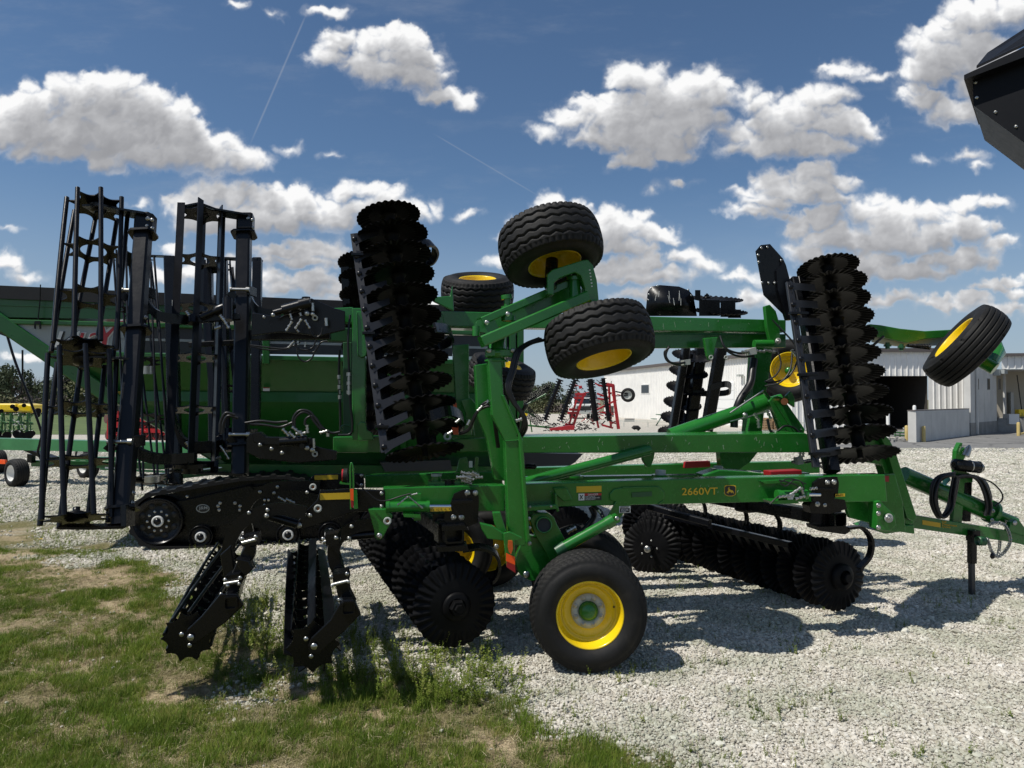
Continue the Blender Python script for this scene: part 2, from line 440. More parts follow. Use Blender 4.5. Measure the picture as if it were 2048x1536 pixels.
class B:
    def __init__(s):
        s.v = []
        s.f = []
        s.sm = []

    def add(s, vs, fs, smooth=False):
        o = len(s.v)
        s.v += [Vector(a) for a in vs]
        s.f += [tuple(i + o for i in f_) for f_ in fs]
        s.sm += [smooth] * len(fs)
        return s

    def box(s, c, size, R=None):
        R = R or Matrix.Identity(3)
        c = Vector(c)
        h_ = [a / 2 for a in size]
        vs = [c + R @ Vector((x * h_[0], y * h_[1], z * h_[2])) for x in (-1, 1) for y in (-1, 1) for z in (-1, 1)]
        return s.add(vs, [(0, 1, 3, 2), (4, 6, 7, 5), (0, 4, 5, 1), (2, 3, 7, 6), (0, 2, 6, 4), (1, 5, 7, 3)])

    def bar(s, p0, p1, w, h_, up=ZV, ch=None, hollow=0.0):
        """chamfered rectangular bar"""
        p0, p1 = Vector(p0), Vector(p1)
        a = (p1 - p0).normalized()
        side = a.cross(up)
        if side.length < 1e-4:
            side = a.cross(Vector((0, 1, 0)))
        side.normalize()
        u_ = side.cross(a).normalized()
        c = ch if ch is not None else min(w, h_) * 0.12
        x, y = w / 2, h_ / 2
        prof = [(x - c, y), (x, y - c), (x, -y + c), (x - c, -y), (-x + c, -y), (-x, -y + c), (-x, y - c), (-x + c, y)]
        vs = [p + side * q[0] + u_ * q[1] for p in (p0, p1) for q in prof]
        fs = [(i, (i + 1) % 8, 8 + (i + 1) % 8, 8 + i) for i in range(8)]
        if hollow:
            k = 1 - 2 * hollow / min(w, h_)
            for e, (pa, dd) in enumerate(((p0, a), (p1, -a))):
                o = len(vs)
                vs += [pa + side * q[0] * k + u_ * q[1] * k for q in prof]
                vs += [pa + dd * min(w, h_) * 1.5 + side * q[0] * k + u_ * q[1] * k for q in prof]
                fs += [(e * 8 + i, e * 8 + (i + 1) % 8, o + (i + 1) % 8, o + i) for i in range(8)]
                fs += [(o + i, o + (i + 1) % 8, o + 8 + (i + 1) % 8, o + 8 + i) for i in range(8)]
                fs.append(tuple(range(o + 8, o + 16)))
        else:
            fs += [tuple(range(7, -1, -1)), tuple(range(8, 16))]
        return s.add(vs, fs)

    def tube(s, pts, r, n=10, cap=True):
        pts = [Vector(p) for p in pts]
        m_ = len(pts)
        rs = r if isinstance(r, (list, tuple)) else [r] * m_
        t0 = (pts[1] - pts[0]).normalized()
        ref = ZV if abs(t0.z) < 0.9 else Vector((1, 0, 0))
        u_ = t0.cross(ref).normalized()
        vs = []
        for i, p in enumerate(pts):
            t_ = (pts[min(i + 1, m_ - 1)] - pts[max(i - 1, 0)])
            if t_.length < 1e-9:
                t_ = t0
            t_ = t_.normalized()
            u_ = (u_ - t_ * u_.dot(t_)).normalized()
            w_ = t_.cross(u_)
            for k in range(n):
                a = 2 * math.pi * k / n
                vs.append(p + (u_ * math.cos(a) + w_ * math.sin(a)) * rs[i])
        fs = [(i * n + k, i * n + (k + 1) % n, (i + 1) * n + (k + 1) % n, (i + 1) * n + k) for i in range(m_ - 1) for k in range(n)]
        s.add(vs, fs, True)
        if cap:
            s.add([vs[k] for k in range(n)], [tuple(range(n - 1, -1, -1))])
            s.add([vs[(m_ - 1) * n + k] for k in range(n)], [tuple(range(n))])
        return s

    def cyl(s, p0, p1, r, n=20):
        return s.tube([p0, p1], r, n)

    def ring(s, p0, p1, ro, ri, n=24):
        """a pipe with a bore"""
        p0, p1 = Vector(p0), Vector(p1)
        a = (p1 - p0).normalized()
        ref = ZV if abs(a.z) < 0.9 else Vector((1, 0, 0))
        u_ = a.cross(ref).normalized()
        w_ = a.cross(u_)
        vs = []
        for p in (p0, p1):
            for r in (ro, ri):
                for k in range(n):
                    t_ = 2 * math.pi * k / n
                    vs.append(p + (u_ * math.cos(t_) + w_ * math.sin(t_)) * r)
        fs = []
        for k in range(n):
            j = (k + 1) % n
            fs += [(k, j, 2 * n + j, 2 * n + k), (n + j, n + k, 3 * n + k, 3 * n + j), (j, k, n + k, n + j), (2 * n + k, 2 * n + j, 3 * n + j, 3 * n + k)]
        return s.add(vs, fs, True)

    def poly(s, pts, off):
        """polygon extruded by the vector off, with a small chamfer on its rim"""
        pts = [Vector(p) for p in pts]
        n = len(pts)
        off = Vector(off)
        vs = pts + [p + off for p in pts]
        fs = [tuple(range(n)), tuple(range(2 * n - 1, n - 1, -1))]
        fs += [(i, n + i, n + (i + 1) % n, (i + 1) % n) for i in range(n)]
        return s.add(vs, fs)

    def plate(s, F, pts, v, th):
        return s.poly([F.P(x, y, v) for x, y in pts], F.n * th)

    def ribbon(s, F, path, wpx, v, th):
        """flat bar of a given picture width following a path, extruded sideways"""
        n = len(path)
        ws = wpx if isinstance(wpx, (list, tuple)) else [wpx] * n
        L, R_ = [], []
        for i, (x, y) in enumerate(path):
            a = path[max(0, i - 1)]
            b = path[min(n - 1, i + 1)]
            dx, dy = b[0] - a[0], b[1] - a[1]
            l = math.hypot(dx, dy) or 1
            nx, ny = -dy / l, dx / l
            L.append(F.P(x + nx * ws[i] / 2, y + ny * ws[i] / 2, v))
            R_.append(F.P(x - nx * ws[i] / 2, y - ny * ws[i] / 2, v))
        off = F.n * th
        vs = []
        for a, b in zip(L, R_):
            vs += [a, b, b + off, a + off]
        fs = []
        for i in range(n - 1):
            o = i * 4
            for k in range(4):
                fs.append((o + k, o + (k + 1) % 4, o + 4 + (k + 1) % 4, o + 4 + k))
        fs += [(3, 2, 1, 0), tuple((n - 1) * 4 + k for k in range(4))]
        return s.add(vs, fs)

    def lathe(s, prof, M4, n=48, smooth=True):
        """profile of (radius, height) turned about local Z"""
        vs = []
        for r, z in prof:
            for k in range(n):
                a = 2 * math.pi * k / n
                vs.append(M4 @ Vector((r * math.cos(a), r * math.sin(a), z)))
        fs = [(i * n + k, i * n + (k + 1) % n, (i + 1) * n + (k + 1) % n, (i + 1) * n + k) for i in range(len(prof) - 1) for k in range(n)]
        return s.add(vs, fs, smooth)

    def mesh(s, name, m_):
        me = bpy.data.meshes.new(name)
        me.from_pydata([tuple(a) for a in s.v], [], s.f)
        if m_ is not None:
            me.materials.append(m_)
        me.polygons.foreach_set('use_smooth', s.sm)
        me.update()
        return me

    def build(s, name, m_, parent=None, fix=True, **tags):
        vs = s.v
        lo = Vector((min(a.x for a in vs), min(a.y for a in vs), min(a.z for a in vs)))
        hi = Vector((max(a.x for a in vs), max(a.y for a in vs), max(a.z for a in vs)))
        org = Vector(((lo.x + hi.x) / 2, (lo.y + hi.y) / 2, lo.z))
        s.v = [a - org for a in vs]
        me = s.mesh(name, m_)
        if fix:
            bm = bmesh.new()
            bm.from_mesh(me)
            bmesh.ops.recalc_face_normals(bm, faces=bm.faces)
            bm.to_mesh(me)
            bm.free()
        return put(name, me, Matrix.Translation(org), parent, **tags)


def put(name, data, Mw, parent=None, **tags):
    o = bpy.data.objects.new(name, data)
    COL.objects.link(o)
    WM[o] = Mw
    if parent is not None:
        o.parent = parent
        o.matrix_basis = WM[parent].inverted() @ Mw
    else:
        o.matrix_basis = Mw
    for k, v in tags.items():
        o[k] = v
    return o


def empty(name, loc, parent=None, **tags):
    o = put(name, None, Matrix.Translation(Vector(loc)), parent, **tags)
    o.empty_display_size = 0.2
    return o


def copy_tree(src, Mw, label=None):
    """copy of a thing with its parts and sub-parts"""
    r = src.copy()
    COL.objects.link(r)
    r.matrix_basis = Mw
    WM[r] = Mw
    if label:
        r['label'] = label
    for ch in list(src.children):
        c = ch.copy()
        COL.objects.link(c)
        c.parent = r
        for g2 in list(ch.children):
            d = g2.copy()
            COL.objects.link(d)
            d.parent = c
    return r


def align(pos, z_axis, x_hint=None, scale=1.0):
    z = Vector(z_axis).normalized()
    xh = Vector(x_hint) if x_hint is not None else (Vector((1, 0, 0)) if abs(z.x) < 0.9 else Vector((0, 1, 0)))
    x = (xh - z * xh.dot(z)).normalized()
    y = z.cross(x)
    m_ = Matrix((x, y, z)).transposed().to_4x4()
    return Matrix.Translation(Vector(pos)) @ m_ @ Matrix.Scale(scale, 4)


def smooth_path(pts, k=6):
    """Catmull-Rom through 3D points"""
    pts = [Vector(p) for p in pts]
    P_ = [pts[0] * 2 - pts[1]] + pts + [pts[-1] * 2 - pts[-2]]
    out = []
    for i in range(1, len(P_) - 2):
        p0, p1, p2, p3 = P_[i - 1:i + 3]
        for j in range(k):
            t = j / k
            out.append(0.5 * ((2 * p1) + (p2 - p0) * t + (2 * p0 - 5 * p1 + 4 * p2 - p3) * t * t + (3 * p1 - p0 - 3 * p2 + p3) * t ** 3))
    out.append(pts[-1])
    return out


# ------------------------------------------------------------------ shared small meshes
def bolt_mesh(name, m_, n=6):
    b = B()
    b.lathe([(0.0, 0.30), (0.62, 0.30), (1.0, 0.12), (1.0, 0.0)], Matrix.Identity(4), 18)
    b.lathe([(0.0, 0.78), (0.50, 0.78), (0.60, 0.68), (0.60, 0.28)], Matrix.Identity(4), n, False)
    b.lathe([(0.0, 1.05), (0.22, 1.05), (0.27, 0.98), (0.27, 0.75)], Matrix.Identity(4), 10)
    return b.mesh(name, m_)


BOLT = bolt_mesh('bolt', M['zinc'])
BOLT_B = bolt_mesh('black_bolt', M['black'])
rb = B()
rb.lathe([(0.0, 0.42), (0.35, 0.38), (0.7, 0.26), (0.93, 0.1), (1.0, 0.0)], Matrix.Identity(4), 16)
RIVET = rb.mesh('round_bolt', M['black_satin'])
RIVET_Z = rb.mesh('round_bolt_zinc', M['zinc'])
wb = B()
wb.lathe([(0.45, 0.0), (0.45, 0.25), (0.98, 0.25), (1.0, 0.2), (1.0, 0.0)], Matrix.Identity(4), 24)
WASHER = wb.mesh('washer', M['hub_grey'])
pb = B()
pb.lathe([(0.0, 0.12), (0.40, 0.12), (0.44, 0.0)], Matrix.Identity(4), 16)
PIN = pb.mesh('pin', M['copper'])


def bolts(F, lst, v, parent, mesh=None, name='bolt'):
    """(px, py, radius px) facing the camera side"""
    for x, y, r in lst:
        p = F.P(x, y, v)
        put(name, mesh or BOLT, align(p, -F.n, scale=F.k(x, y, v) * r), parent)


def text_obj(name, txt, F, x0, y0, hpx, v, m_, parent, slope=0.0, wpx=None, bold=0.0, shear=0.0, ext=0.0006, **tags):
    """lettering as a thin mesh; x0,y0 is the lower left corner, hpx the capital height in the picture"""
    cu = bpy.data.curves.new(name, 'FONT')
    cu.body = txt
    cu.shear = shear
    cu.offset = bold
    cu.extrude = 0.02
    cu.space_line = 0.9
    tmp = bpy.data.objects.new(name, cu)
    me = bpy.data.meshes.new_from_object(tmp)
    bpy.data.objects.remove(tmp)
    co = np.array([v_.co[:] for v_ in me.vertices])
    lo, hi = co.min(0), co.max(0)
    nl = txt.count('\n') + 1
    k = F.k(x0, y0, v)
    p = F.P(x0, y0, v)
    sy = hpx * k / (hi[1] - lo[1])
    sx = (wpx * k / (hi[0] - lo[0])) if wpx else sy
    for vv in me.vertices:
        a = (vv.co.x - lo[0]) * sx
        bz = (vv.co.y - lo[1]) * sy + a * slope
        q = p + F.ex * a + ZV * bz - F.n * (0.0 if vv.co.z < 0 else 2 * ext + 0.001)
        vv.co = q
    me.materials.append(m_)
    org = Vector(p)
    for vv in me.vertices:
        vv.co = vv.co - org
    return put(name, me, Matrix.Translation(org), parent, **tags)


# ------------------------------------------------------------------ tyres and wheels
def tyre_mesh(name, R, Wd, rr, kind, m_, N=200):
    prof = []
    hw = Wd / 2
    sh = R * 0.93 if kind != 'flot' else R * 0.90
    side_pts = 9
    for i in range(side_pts):
        t = i / (side_pts - 1)
        r = rr + (sh - rr) * t
        z = hw * (0.74 + 0.30 * math.sin(math.pi * min(1, t * 0.95 + 0.05)) ** 0.8 if t < 1 else 0.9)
        prof.append((r, z, 0))
    nt = 60
    for i in range(1, nt):
        t = i / nt
        z = hw * 0.90 * (1 - 2 * t)
        r = R - (R - sh) * abs(1 - 2 * t) ** (2.6 if kind != 'round' else 2.0)
        prof.append((r, z, 1))
    for i in range(side_pts - 1, -1, -1):
        r, z, _ = prof[i]
        prof.append((r, -z, 0))
    vs, fs = [], []
    K = len(prof)
    nz = 26
    for j in range(N):
        a = 2 * math.pi * j / N
        for r, z, tr_ in prof:
            d = 0
            if kind in ('zigzag', 'round'):
                if tr_ or r > sh - 0.02:
                    saw = abs(((a * nz / (2 * math.pi)) % 1) * 2 - 1) * 2 - 1
                    for zc in (-0.54, -0.2, 0.2, 0.54):
                        q = abs(z / hw - zc - saw * 0.055)
                        d = max(d, max(0, 1 - q / 0.050))
                    if abs(z / hw) > 0.70:
                        q = abs(saw)
                        d = max(d, max(0, 1 - q / 0.30) * min(1, (abs(z / hw) - 0.66) / 0.08))
                d = min(1, d * 2.4) * 0.015
            elif kind == 'road':
                if tr_:
                    for zc in (-0.55, -0.28, 0.0, 0.28, 0.55):
                        d = max(d, max(0, 1 - abs(z / hw - zc) / 0.05))
                    q = abs((((a * 60 / (2 * math.pi)) + abs(z / hw) * 2.2) % 1) - 0.5)
                    d = max(d, max(0, 1 - q / 0.14) * 0.8)
                d = min(1, d * 1.5) * 0.013
                if not tr_:
                    q = abs(((a * 6 / (2 * math.pi)) % 1) - 0.5)
                    rm = rr + (sh - rr) * (0.62 + (0.12 if q < 0.2 else -0.02))
                    if abs(r - rm) < 0.012:
                        d = -0.005
            else:   # straight ribs
                if tr_:
                    for zc in (-0.62, -0.32, 0.0, 0.32, 0.62):
                        d = max(d, max(0, 1 - abs(z / hw - zc) / 0.05))
                    if abs(z / hw) > 0.70:
                        q = abs(((a * 30 / (2 * math.pi)) % 1) - 0.5)
                        d = max(d, max(0, 1 - q / 0.06) * 0.6)
                d = min(1, d * 1.6) * 0.012
            rad = r - d
            vs.append(Vector((rad * math.cos(a), rad * math.sin(a), z)))
    for j in range(N):
        j2 = (j + 1) % N
        for i in range(K - 1):
            fs.append((j * K + i, j2 * K + i, j2 * K + i + 1, j * K + i + 1))
    b = B()
    b.add(vs, fs, True)
    me = b.mesh(name, m_)
    bm = bmesh.new()
    bm.from_mesh(me)
    bmesh.ops.recalc_face_normals(bm, faces=bm.faces)
    bm.to_mesh(me)
    bm.free()
    return me


def rim_mesh(name, rr, Wd, m_, dish):
    hw = Wd / 2 * 0.78
    b = B()
    p = [(rr * 1.045, hw + 0.004), (rr * 1.05, hw + 0.012), (rr * 1.02, hw + 0.016), (rr * 0.985, hw + 0.008), (rr * 0.97, hw - 0.012), (rr * 0.93, hw - 0.03),
         (rr * 0.90, hw - 0.05), (rr * 0.84, hw - 0.075), (rr * 0.83, dish + 0.03), (rr * 0.79, dish + 0.008), (rr * 0.70, dish - 0.006), (rr * 0.45, dish), (rr * 0.20, dish), (0.0, dish)]
    b.lathe(p, Matrix.Identity(4), 56)
    q = [(0.0, dish - 0.012), (rr * 0.70, dish - 0.02), (rr * 0.82, dish - 0.02), (rr * 0.83, -hw + 0.07), (rr * 0.90, -hw + 0.05), (rr * 0.97, -hw + 0.012), (rr * 1.02, -hw - 0.016), (rr * 1.045, -hw - 0.004)]
    b.lathe(q, Matrix.Identity(4), 56)
    return b.mesh(name, m_)


def fluted_disc(name, R, m_, n=30, dep=0.034, amp=0.0066):
    """vertical-tillage blade: shallow bowl whose outer half is pressed into flutes"""
    b = B()
    per = 8
    N = n * per
    rings = [0.10, 0.30, 0.50, 0.56, 0.60, 0.635, 0.68, 0.75, 0.86, 0.95, 1.0]
    for sgn, th in ((1, 0.0), (-1, -0.006)):
        vs, fs = [], []
        for q in rings:
            for k in range(N):
                a = 2 * math.pi * k / N
                wv = math.sin(a * n)
                wv = (abs(wv) ** 0.8) * (1 if wv > 0 else -1)
                f = max(0.0, min(1.0, (q - 0.60) / 0.10))
                f = f * f * (3 - 2 * f)
                rad = R * q * (1 + (0.014 * math.cos(a * n) if q == 1.0 else 0))
                z = dep * (q ** 2.0) + amp * f * wv * (0.55 + 0.5 * q) + th * (1 if q < 1 else 0.3)
                vs.append(Vector((rad * math.cos(a), rad * math.sin(a), z)))
        for i in range(len(rings) - 1):
            for k in range(N):
                k2 = (k + 1) % N
                fs.append((i * N + k, i * N + k2, (i + 1) * N + k2, (i + 1) * N + k) if sgn > 0 else (i * N + k, (i + 1) * N + k, (i + 1) * N + k2, i * N + k2))
        b.add(vs, fs, True)
    return b.mesh(name, m_)


DISC = fluted_disc('fluted_disc', 0.29, M['disc'])
DISC_S = fluted_disc('fluted_disc_small', 0.25, M['disc'])
# ================================================================== ground cover masks
def to_px(x, y):
    yy = np.maximum(y, 2.2)
    return 1024 + FPX * x / yy, HORIZON + FPX * 1.8 / yy


# far edge of the turf on the ground, metres: x -> y
EDGE_PX = [(-400, 1010), (0, 1052), (130, 1085), (250, 1125), (330, 1165), (430, 1210), (560, 1262), (700, 1300), (800, 1330), (900, 1372), (1000, 1412), (1110, 1490), (1230, 1560), (1500, 1700), (2200, 2000)]


def grass_mask(x, y):
    px, py = to_px(x, y)
    e = np.interp(px, [a for a, _ in EDGE_PX], [b_ for _, b_ in EDGE_PX])
    ye = FPX * 1.8 / (e - HORIZON)              # distance of the edge along the same bearing
    yy = np.maximum(y, 0.5)
    d = (ye - yy) / np.maximum(ye, 1) * 3.2
    n = fbm(x, y, 1.3, 4, 3) - 0.5
    return np.clip(0.5 + d * 1.0 + n * 3.0, 0, 1)


def seg_d(x, y, pts):
    d = np.full(np.shape(x), 99.0)
    for (a, b_) in zip(pts[:-1], pts[1:]):
        ax, ay_, bx, by = a[0], a[1], b_[0], b_[1]
        L2 = (bx - ax) ** 2 + (by - ay_) ** 2
        t = np.clip(((x - ax) * (bx - ax) + (y - ay_) * (by - ay_)) / L2, 0, 1)
        d = np.minimum(d, np.hypot(x - ax - t * (bx - ax), y - ay_ - t * (by - ay_)))
    return d


def gpts(lst):
    return [tuple(ground(a, b_)[:2]) for a, b_ in lst]


DIRT_LINES = [(gpts([(-300, 1075), (0, 1115), (120, 1135), (230, 1165)]), 0.36), (gpts([(175, 1195), (250, 1220), (290, 1235)]), 0.10),
              (gpts([(300, 1400), (420, 1375), (560, 1385), (700, 1380), (800, 1372)]), 0.11), (gpts([(430, 1300), (520, 1330), (600, 1345)]), 0.14),
              (gpts([(960, 1475), (1010, 1490)]), 0.10), (gpts([(640, 1440), (760, 1425)]), 0.06)]


def dirt_mask(x, y):
    m_ = np.zeros(np.shape(x))
    n = fbm(x, y, 3.0, 4, 31)
    for pts, wd_ in DIRT_LINES:
        m_ = np.maximum(m_, np.clip(1.3 - seg_d(x, y, pts) / wd_ + (n - 0.5) * 2.2, 0, 1))
    gen_ = np.clip((fbm(x, y, 1.7, 4, 77) - 0.60) * 6, 0, 0.75)
    return np.maximum(m_, gen_)


def sparse_mask(x, y):
    """thin weeds coming up through the gravel"""
    px, py = to_px(x, y)
    n = fbm(x, y, 0.55, 4, 91)
    left = np.clip((820 - px) / 500, 0, 1) * np.clip((y - 3) / 1.0, 0, 1) * np.clip((24 - y) / 6, 0, 1)
    g1 = np.clip((n - 0.44) * 6, 0, 1) * left
    e = np.interp(px, [a for a, _ in EDGE_PX], [b_ for _, b_ in EDGE_PX])
    near = np.exp(-np.abs(py - e) / 115.0) * np.clip((fbm(x, y, 2.2, 3, 12) - 0.35) * 4, 0, 1)
    right = np.clip((fbm(x, y, 2.6, 4, 55) - 0.54) * 6, 0, 1) * 0.45 * (y < 7)
    mid = np.clip((fbm(x * 0.35, y, 0.8, 3, 65) - 0.46) * 7, 0, 1) * np.clip(1 - np.abs(y - 19) / 7, 0, 1) * (px < 1700)
    return np.clip(np.maximum(np.maximum(g1 * 0.8, near), np.maximum(right, mid * 0.6)), 0, 1)


def grid_lines(lo, hi, step, far_lo, far_hi, n):
    core = np.arange(lo, hi + 1e-6, step)
    a = lo - np.geomspace(step, lo - far_lo, n)[::-1]
    b_ = hi + np.geomspace(step, far_hi - hi, n)
    return np.concatenate([a, core, b_])


gx = grid_lines(-5.5, 5.5, 0.035, -1200, 1200, 70)
gy = grid_lines(2.4, 10.0, 0.035, -300, 1800, 70)
GX, GY = np.meshgrid(gx, gy)
gm, dm, sm_ = grass_mask(GX, GY), dirt_mask(GX, GY), sparse_mask(GX, GY)
relief = (fbm(GX, GY, 2.5, 4, 5) - 0.5) * 0.035 * gm + (fbm(GX, GY, 9, 3, 6) - 0.5) * 0.012
fade = np.clip((30 - np.abs(GY)) / 20, 0, 1) * np.clip((30 - np.abs(GX)) / 20, 0, 1)
GZ = relief * fade - 0.006
nx, ny = len(gx), len(gy)
gme = bpy.data.meshes.new('ground')
idx = np.arange(nx * ny).reshape(ny, nx)
quads = np.stack([idx[:-1, :-1], idx[:-1, 1:], idx[1:, 1:], idx[1:, :-1]], -1).reshape(-1, 4)
gme.vertices.add(nx * ny)
gme.vertices.foreach_set('co', np.stack([GX, GY, GZ], -1).reshape(-1).astype(np.float32))
gme.loops.add(len(quads) * 4)
gme.loops.foreach_set('vertex_index', quads.reshape(-1).astype(np.int32))
gme.polygons.add(len(quads))
gme.polygons.foreach_set('loop_start', np.arange(0, len(quads) * 4, 4, dtype=np.int32))
gme.polygons.foreach_set('loop_total', np.full(len(quads), 4, dtype=np.int32))
gme.polygons.foreach_set('use_smooth', np.ones(len(quads), dtype=bool))
for nm, arr in (('turf', gm), ('soil', dm), ('weeds', sm_)):
    at = gme.attributes.new(nm, 'FLOAT', 'POINT')
    at.data.foreach_set('value', arr.reshape(-1).astype(np.float32))
gme.update()
gme.validate()

gmat = bpy.data.materials.new('ground_cover')
gmat.use_nodes = True
q = NG(gmat.node_tree)
bs = gmat.node_tree.nodes['Principled BSDF']
pos = q.n('ShaderNodeNewGeometry').outputs['Position']
turf = q.n('ShaderNodeAttribute', attribute_name='turf').outputs['Fac']
soil = q.n('ShaderNodeAttribute', attribute_name='soil').outputs['Fac']
weed = q.n('ShaderNodeAttribute', attribute_name='weeds').outputs['Fac']
v1 = q.n('ShaderNodeTexVoronoi', i={'Vector': pos, 'Scale': 42.0, 'Randomness': 1.0})
v2 = q.n('ShaderNodeTexVoronoi', feature='DISTANCE_TO_EDGE', i={'Vector': pos, 'Scale': 42.0, 'Randomness': 1.0})
v3 = q.n('ShaderNodeTexVoronoi', i={'Vector': pos, 'Scale': 17.0, 'Randomness': 1.0})
rc = q.n('ShaderNodeSeparateColor', i={0: v1.outputs['Color']})
stone = q.ramp(rc.outputs[0], [(0.0, (0.42, 0.385, 0.33)), (0.30, (0.54, 0.505, 0.44)), (0.7, (0.63, 0.595, 0.525)), (1.0, (0.74, 0.71, 0.65))])
gap = q.mr(v2.outputs['Distance'], 0.0, 0.10)
stone = q.mix(gap, (0.46, 0.425, 0.365), stone)
big = q.n('ShaderNodeTexNoise', i={'Vector': pos, 'Scale': 0.35, 'Detail': 5.0, 'Roughness': 0.6})
stone = q.mix(q.m('MULTIPLY', q.mr(big.outputs[0], 0.38, 0.68), 0.30), stone, (0.44, 0.41, 0.35))
sp = q.n('ShaderNodeTexNoise', i={'Vector': pos, 'Scale': 30.0, 'Detail': 4.0, 'Roughness': 0.8})
mot = q.n('ShaderNodeTexNoise', i={'Vector': pos, 'Scale': 5.0, 'Detail': 8.0, 'Roughness': 0.8})
stone = q.mix(q.m('MULTIPLY', q.mr(mot.outputs[0], 0.42, 0.62), 0.28), stone, (0.33, 0.30, 0.25))
wmask = q.mr(q.m('ADD', q.m('MULTIPLY', weed, 1.0), q.m('MULTIPLY', q.m('SUBTRACT', sp.outputs[0], 0.5), 2.2)), 0.35, 0.9)
stone = q.mix(q.m('MULTIPLY', wmask, 0.75), stone, (0.12, 0.135, 0.035))
th = q.n('ShaderNodeTexNoise', i={'Vector': q.vm('MULTIPLY', pos, (1.0, 0.4, 1.0)), 'Scale': 55.0, 'Detail': 6.0, 'Roughness': 0.75})
thc = q.ramp(th.outputs[0], [(0.30, (0.06, 0.062, 0.022)), (0.5, (0.17, 0.155, 0.065)), (0.72, (0.36, 0.295, 0.17))])
dn = q.n('ShaderNodeTexNoise', i={'Vector': pos, 'Scale': 24.0, 'Detail': 8.0, 'Roughness': 0.7})
dc = q.ramp(dn.outputs[0], [(0.28, (0.15, 0.11, 0.07)), (0.5, (0.42, 0.33, 0.21)), (0.75, (0.60, 0.50, 0.34))])
lawn = q.mix(soil, thc, dc)
base = q.mix(turf, stone, lawn)
q.link(base, bs.inputs['Base Color'])
bs.inputs['Roughness'].default_value = 0.9
bs.inputs['Specular IOR Level'].default_value = 0.15
hgt = q.m('ADD', q.m('MULTIPLY', gap, 0.7), q.m('MULTIPLY', rc.outputs[1], 0.6))
hgt = q.m('ADD', hgt, q.m('MULTIPLY', v3.outputs['Distance'], 0.4))
hgt = q.m('ADD', hgt, q.m('MULTIPLY', th.outputs[0], 0.8))
bp = q.n('ShaderNodeBump', i={'Height': hgt, 'Strength': 0.7, 'Distance': 0.015})
q.link(bp.outputs[0], bs.inputs['Normal'])
gme.materials.append(gmat)
put('ground', gme, Matrix.Identity(4), None, kind='structure')


# ------------------------------------------------------------------ scatter by geometry nodes
def scatter(name, pts, scl, protos, mats_label, tilt=None, seed=0, **tags):
    me = bpy.data.meshes.new(name)
    n = len(pts)
    me.vertices.add(n)
    me.vertices.foreach_set('co', np.asarray(pts, dtype=np.float32).reshape(-1))
    a = me.attributes.new('size', 'FLOAT', 'POINT')
    a.data.foreach_set('value', np.asarray(scl, dtype=np.float32))
    r = np.random.default_rng(seed)
    rot = np.zeros((n, 3), dtype=np.float32)
    rot[:, 2] = r.uniform(0, 6.283, n)
    if tilt == 'free':
        rot[:, 0] = r.uniform(-0.6, 0.6, n)
        rot[:, 1] = r.uniform(-0.6, 0.6, n)
    elif tilt:
        rot[:, 0] = r.normal(0, tilt, n)
        rot[:, 1] = r.normal(0, tilt, n)
    a = me.attributes.new('turn', 'FLOAT_VECTOR', 'POINT')
    a.data.foreach_set('vector', rot.reshape(-1))
    a = me.attributes.new('pick', 'INT', 'POINT')
    a.data.foreach_set('value', r.integers(0, len(protos), n).astype(np.int32))
    t = bpy.data.node_groups.new(name, 'GeometryNodeTree')
    t.interface.new_socket('Geometry', in_out='INPUT', socket_type='NodeSocketGeometry')
    t.interface.new_socket('Geometry', in_out='OUTPUT', socket_type='NodeSocketGeometry')
    gi, go = t.nodes.new('NodeGroupInput'), t.nodes.new('NodeGroupOutput')
    gti = t.nodes.new('GeometryNodeGeometryToInstance')
    for pr in protos[::-1]:
        oi = t.nodes.new('GeometryNodeObjectInfo')
        oi.inputs['Object'].default_value = pr
        oi.inputs['As Instance'].default_value = False
        t.links.new(oi.outputs['Geometry'], gti.inputs[0])
    iop = t.nodes.new('GeometryNodeInstanceOnPoints')
    iop.inputs['Pick Instance'].default_value = True

    def attr(nm, typ):
        nd = t.nodes.new('GeometryNodeInputNamedAttribute')
        nd.data_type = typ
        nd.inputs['Name'].default_value = nm
        return nd.outputs['Attribute']
    t.links.new(gi.outputs[0], iop.inputs['Points'])
    t.links.new(gti.outputs[0], iop.inputs['Instance'])
    t.links.new(attr('pick', 'INT'), iop.inputs['Instance Index'])
    er = t.nodes.new('FunctionNodeEulerToRotation')
    t.links.new(attr('turn', 'FLOAT_VECTOR'), er.inputs[0])
    t.links.new(er.outputs[0], iop.inputs['Rotation'])
    t.links.new(attr('size', 'FLOAT'), iop.inputs['Scale'])
    t.links.new(iop.outputs[0], go.inputs[0])
    o = put(name, me, Matrix.Identity(4), None, kind='stuff', **tags)
    md = o.modifiers.new('scatter', 'NODES')
    md.node_group = t
    return o


def proto(name, b, m_):
    me = b.mesh(name, m_)
    return bpy.data.objects.new(name, me)


